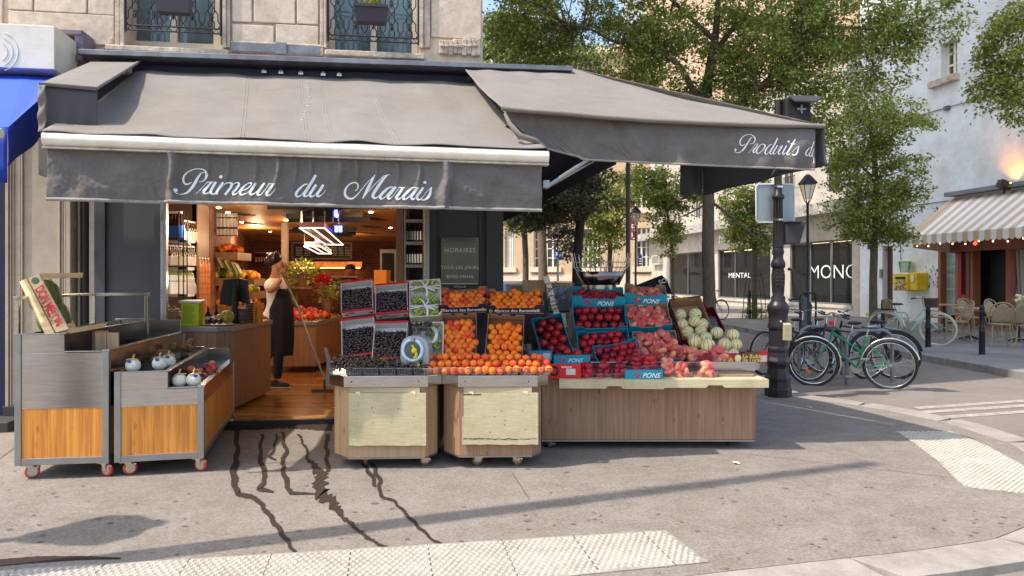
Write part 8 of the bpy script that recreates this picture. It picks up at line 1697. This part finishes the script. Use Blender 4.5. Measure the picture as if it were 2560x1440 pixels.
for (u, D, rz, lb) in [(2243, 17.8, 100, 'rattan chair mostly hidden behind the mint bicycle'), (2395, 16.6, -100, 'rattan chair seen from the side left of the middle terrace table'), (2432, 18.2, 20, 'rattan chair behind the middle terrace table'), (2500, 17.6, 20, 'rattan chair behind and left of the front chair'), (2498, 15.6, 160, 'front rattan chair with its back to the street'), (2575, 15.0, 120, 'rattan chair cut by the right edge'), (2345, 18.4, 60, 'rattan chair behind the mint bicycle front wheel')]:
    if ch0 is None: ch0 = bistro_chair(); o = ch0
    else: o = copy_tree(ch0)
    o['label'] = lb; o.location = ((u-U0)/F*D, D, .07); o.rotation_euler = (0, 0, R(rz))
tb0 = None
for (u, D, lb) in [(2425, 17.0, 'small terrace table between the side facing chair and the rear chair'), (2548, 16.4, 'terrace table with flowers at the right edge'), (2360, 19.2, 'small terrace table near the red framed window')]:
    if tb0 is None:
        tb0 = thing('terrace_table', lb, 'table', group='round terrace tables'); m = MB(); m.lathe([(.36, .72), (.365, .735), (.36, .75)], (0, 0, 0), 24); m.build('tabletop', M_oakl, tb0); m = MB(); m.tube([(0, 0, .03), (0, 0, .72)], .025, 8); m.build('column', M_black, tb0); m = MB()
        for i in range(4): a = i*1.571+.5; m.tube([(0, 0, .1), (.26*math.cos(a), .26*math.sin(a), .02)], .018, 6)
        m.build('foot', M_black, tb0); o = tb0
    else: o = copy_tree(tb0); o['label'] = lb
    o.location = ((u-U0)/F*D, D, .07)
t = thing('flower_vase', 'small glass vase of cream roses on the right edge table', 'vase', ((2548-U0)/F*16.4, 16.4, .82)); m = MB(); m.lathe([(.05, 0), (.04, .1), (.055, .16)], (0, 0, 0), 12); m.build('vase', mat('vase_glass', (.35, .45, .5), .1), t); m = MB()
for i in range(9): m.ball((r8.uniform(-.1, .08), r8.uniform(-.06, .06), r8.uniform(.18, .3)), .04, 8)
m.build('roses', mat('cream_petals', (.70, .62, .45), .7), t); m = MB()
for i in range(40): c = Vector((r8.uniform(-.12, .12), r8.uniform(-.08, .08), r8.uniform(.12, .28))); m.quad(c, c+Vector((.03, 0, .02)), c+Vector((.05, 0, .05)), c+Vector((.0, .01, .04)))
m.build('leaves', M_leaf, t)
# ---------------------------------------------------------------- parked cars
def car(lb, x, y, rz, paint):
    t = thing('parked_car', lb, 'car', (x, y, zr), R(rz), 'cars parked in the side street'); L = 4.1; m = MB()
    prof = [(-2.05, .35), (-2.03, .75), (-1.9, .92), (-1.75, 1.0), (-1.1, 1.40), (-.5, 1.47), (.2, 1.46), (.85, 1.05), (1.0, .98), (1.75, .85), (2.0, .7), (2.05, .35)]
    vs = []
    for k, (yy, inset) in enumerate(((-.86, 0), (-.82, .0), (.82, 0), (.86, 0))):
        for (px_, pz) in prof: f = .80 if pz > 1.1 else 1; vs.append((px_, yy*f, pz if abs(yy) < .85 else max(.35, pz-.03)))
    n = len(prof); m.add(vs, [(k*n+i, k*n+i+1, (k+1)*n+i+1, (k+1)*n+i) for k in range(3) for i in range(n-1)]+[tuple(range(n))[::-1], tuple(range(3*n, 4*n))], False); m.build('body', paint, t, bevel=.05)
    m = MB(); gl = [(-1.62, 1.0), (-1.05, 1.34), (-.5, 1.40), (.15, 1.39), (.72, 1.02)]
    for s in (-1, 1): m.slab([(a, s*.845 if z < 1.1 else s*.70, z) for a, z in gl], (0, s*.012, 0))
    m.slab([(.22, -.6, 1.43), (.22, .6, 1.43), (.83, .72, 1.06), (.83, -.72, 1.06)], (.01, 0, .012)); m.slab([(-1.12, -.6, 1.385), (-1.12, .6, 1.385), (-1.72, .68, 1.02), (-1.72, -.68, 1.02)], (-.01, 0, .012)); m.build('windows', M_glass, t)
    for (wx, wy) in ((-1.28, -.8), (-1.28, .8), (1.28, -.8), (1.28, .8)):
        m = MB(); m.lathe([(.24, -.1), (.31, -.1), (.32, -.06), (.32, .06), (.31, .1), (.24, .1)], (wx, wy, .32), 22, M=Matrix(((1, 0, 0), (0, 0, 1), (0, 1, 0)))); wh = m.build('wheel', M_rub, t); m = MB(); m.lathe([(.22, -.102), (.22, .102)], (wx, wy, .32), 16, M=Matrix(((1, 0, 0), (0, 0, 1), (0, 1, 0)))); m.build('rim', M_steel, wh)
    for s in (-1, 1):
        m = MB(); m.ball((1.93, s*.6, .72), (.1, .16, .08), 10); m.build('headlight', mat('headlight_glass', (.5, .5, .5), .1), t); m = MB(); m.ball((-1.98, s*.65, .82), (.06, .14, .1), 10); m.build('tail_light', M_red, t); m = MB(); m.ball((.65, s*.92, 1.02), (.07, .1, .07), 10); m.build('side_mirror', paint, t)
    return t
car('dark parked car behind the leaning crate and apricot cartons', .95, 13.6, 100, mat('dark_car_paint', (.02, .02, .025), .15, .3)); car('silver blue parked car behind the charcoal pillar edge', .25, 19.5, 100, mat('silver_blue_paint', (.30, .36, .44), .2, .5)); car('pale parked car further along by the dark tree trunk', 1.7, 20.5, 100, mat('silver_paint', (.42, .45, .48), .2, .5))
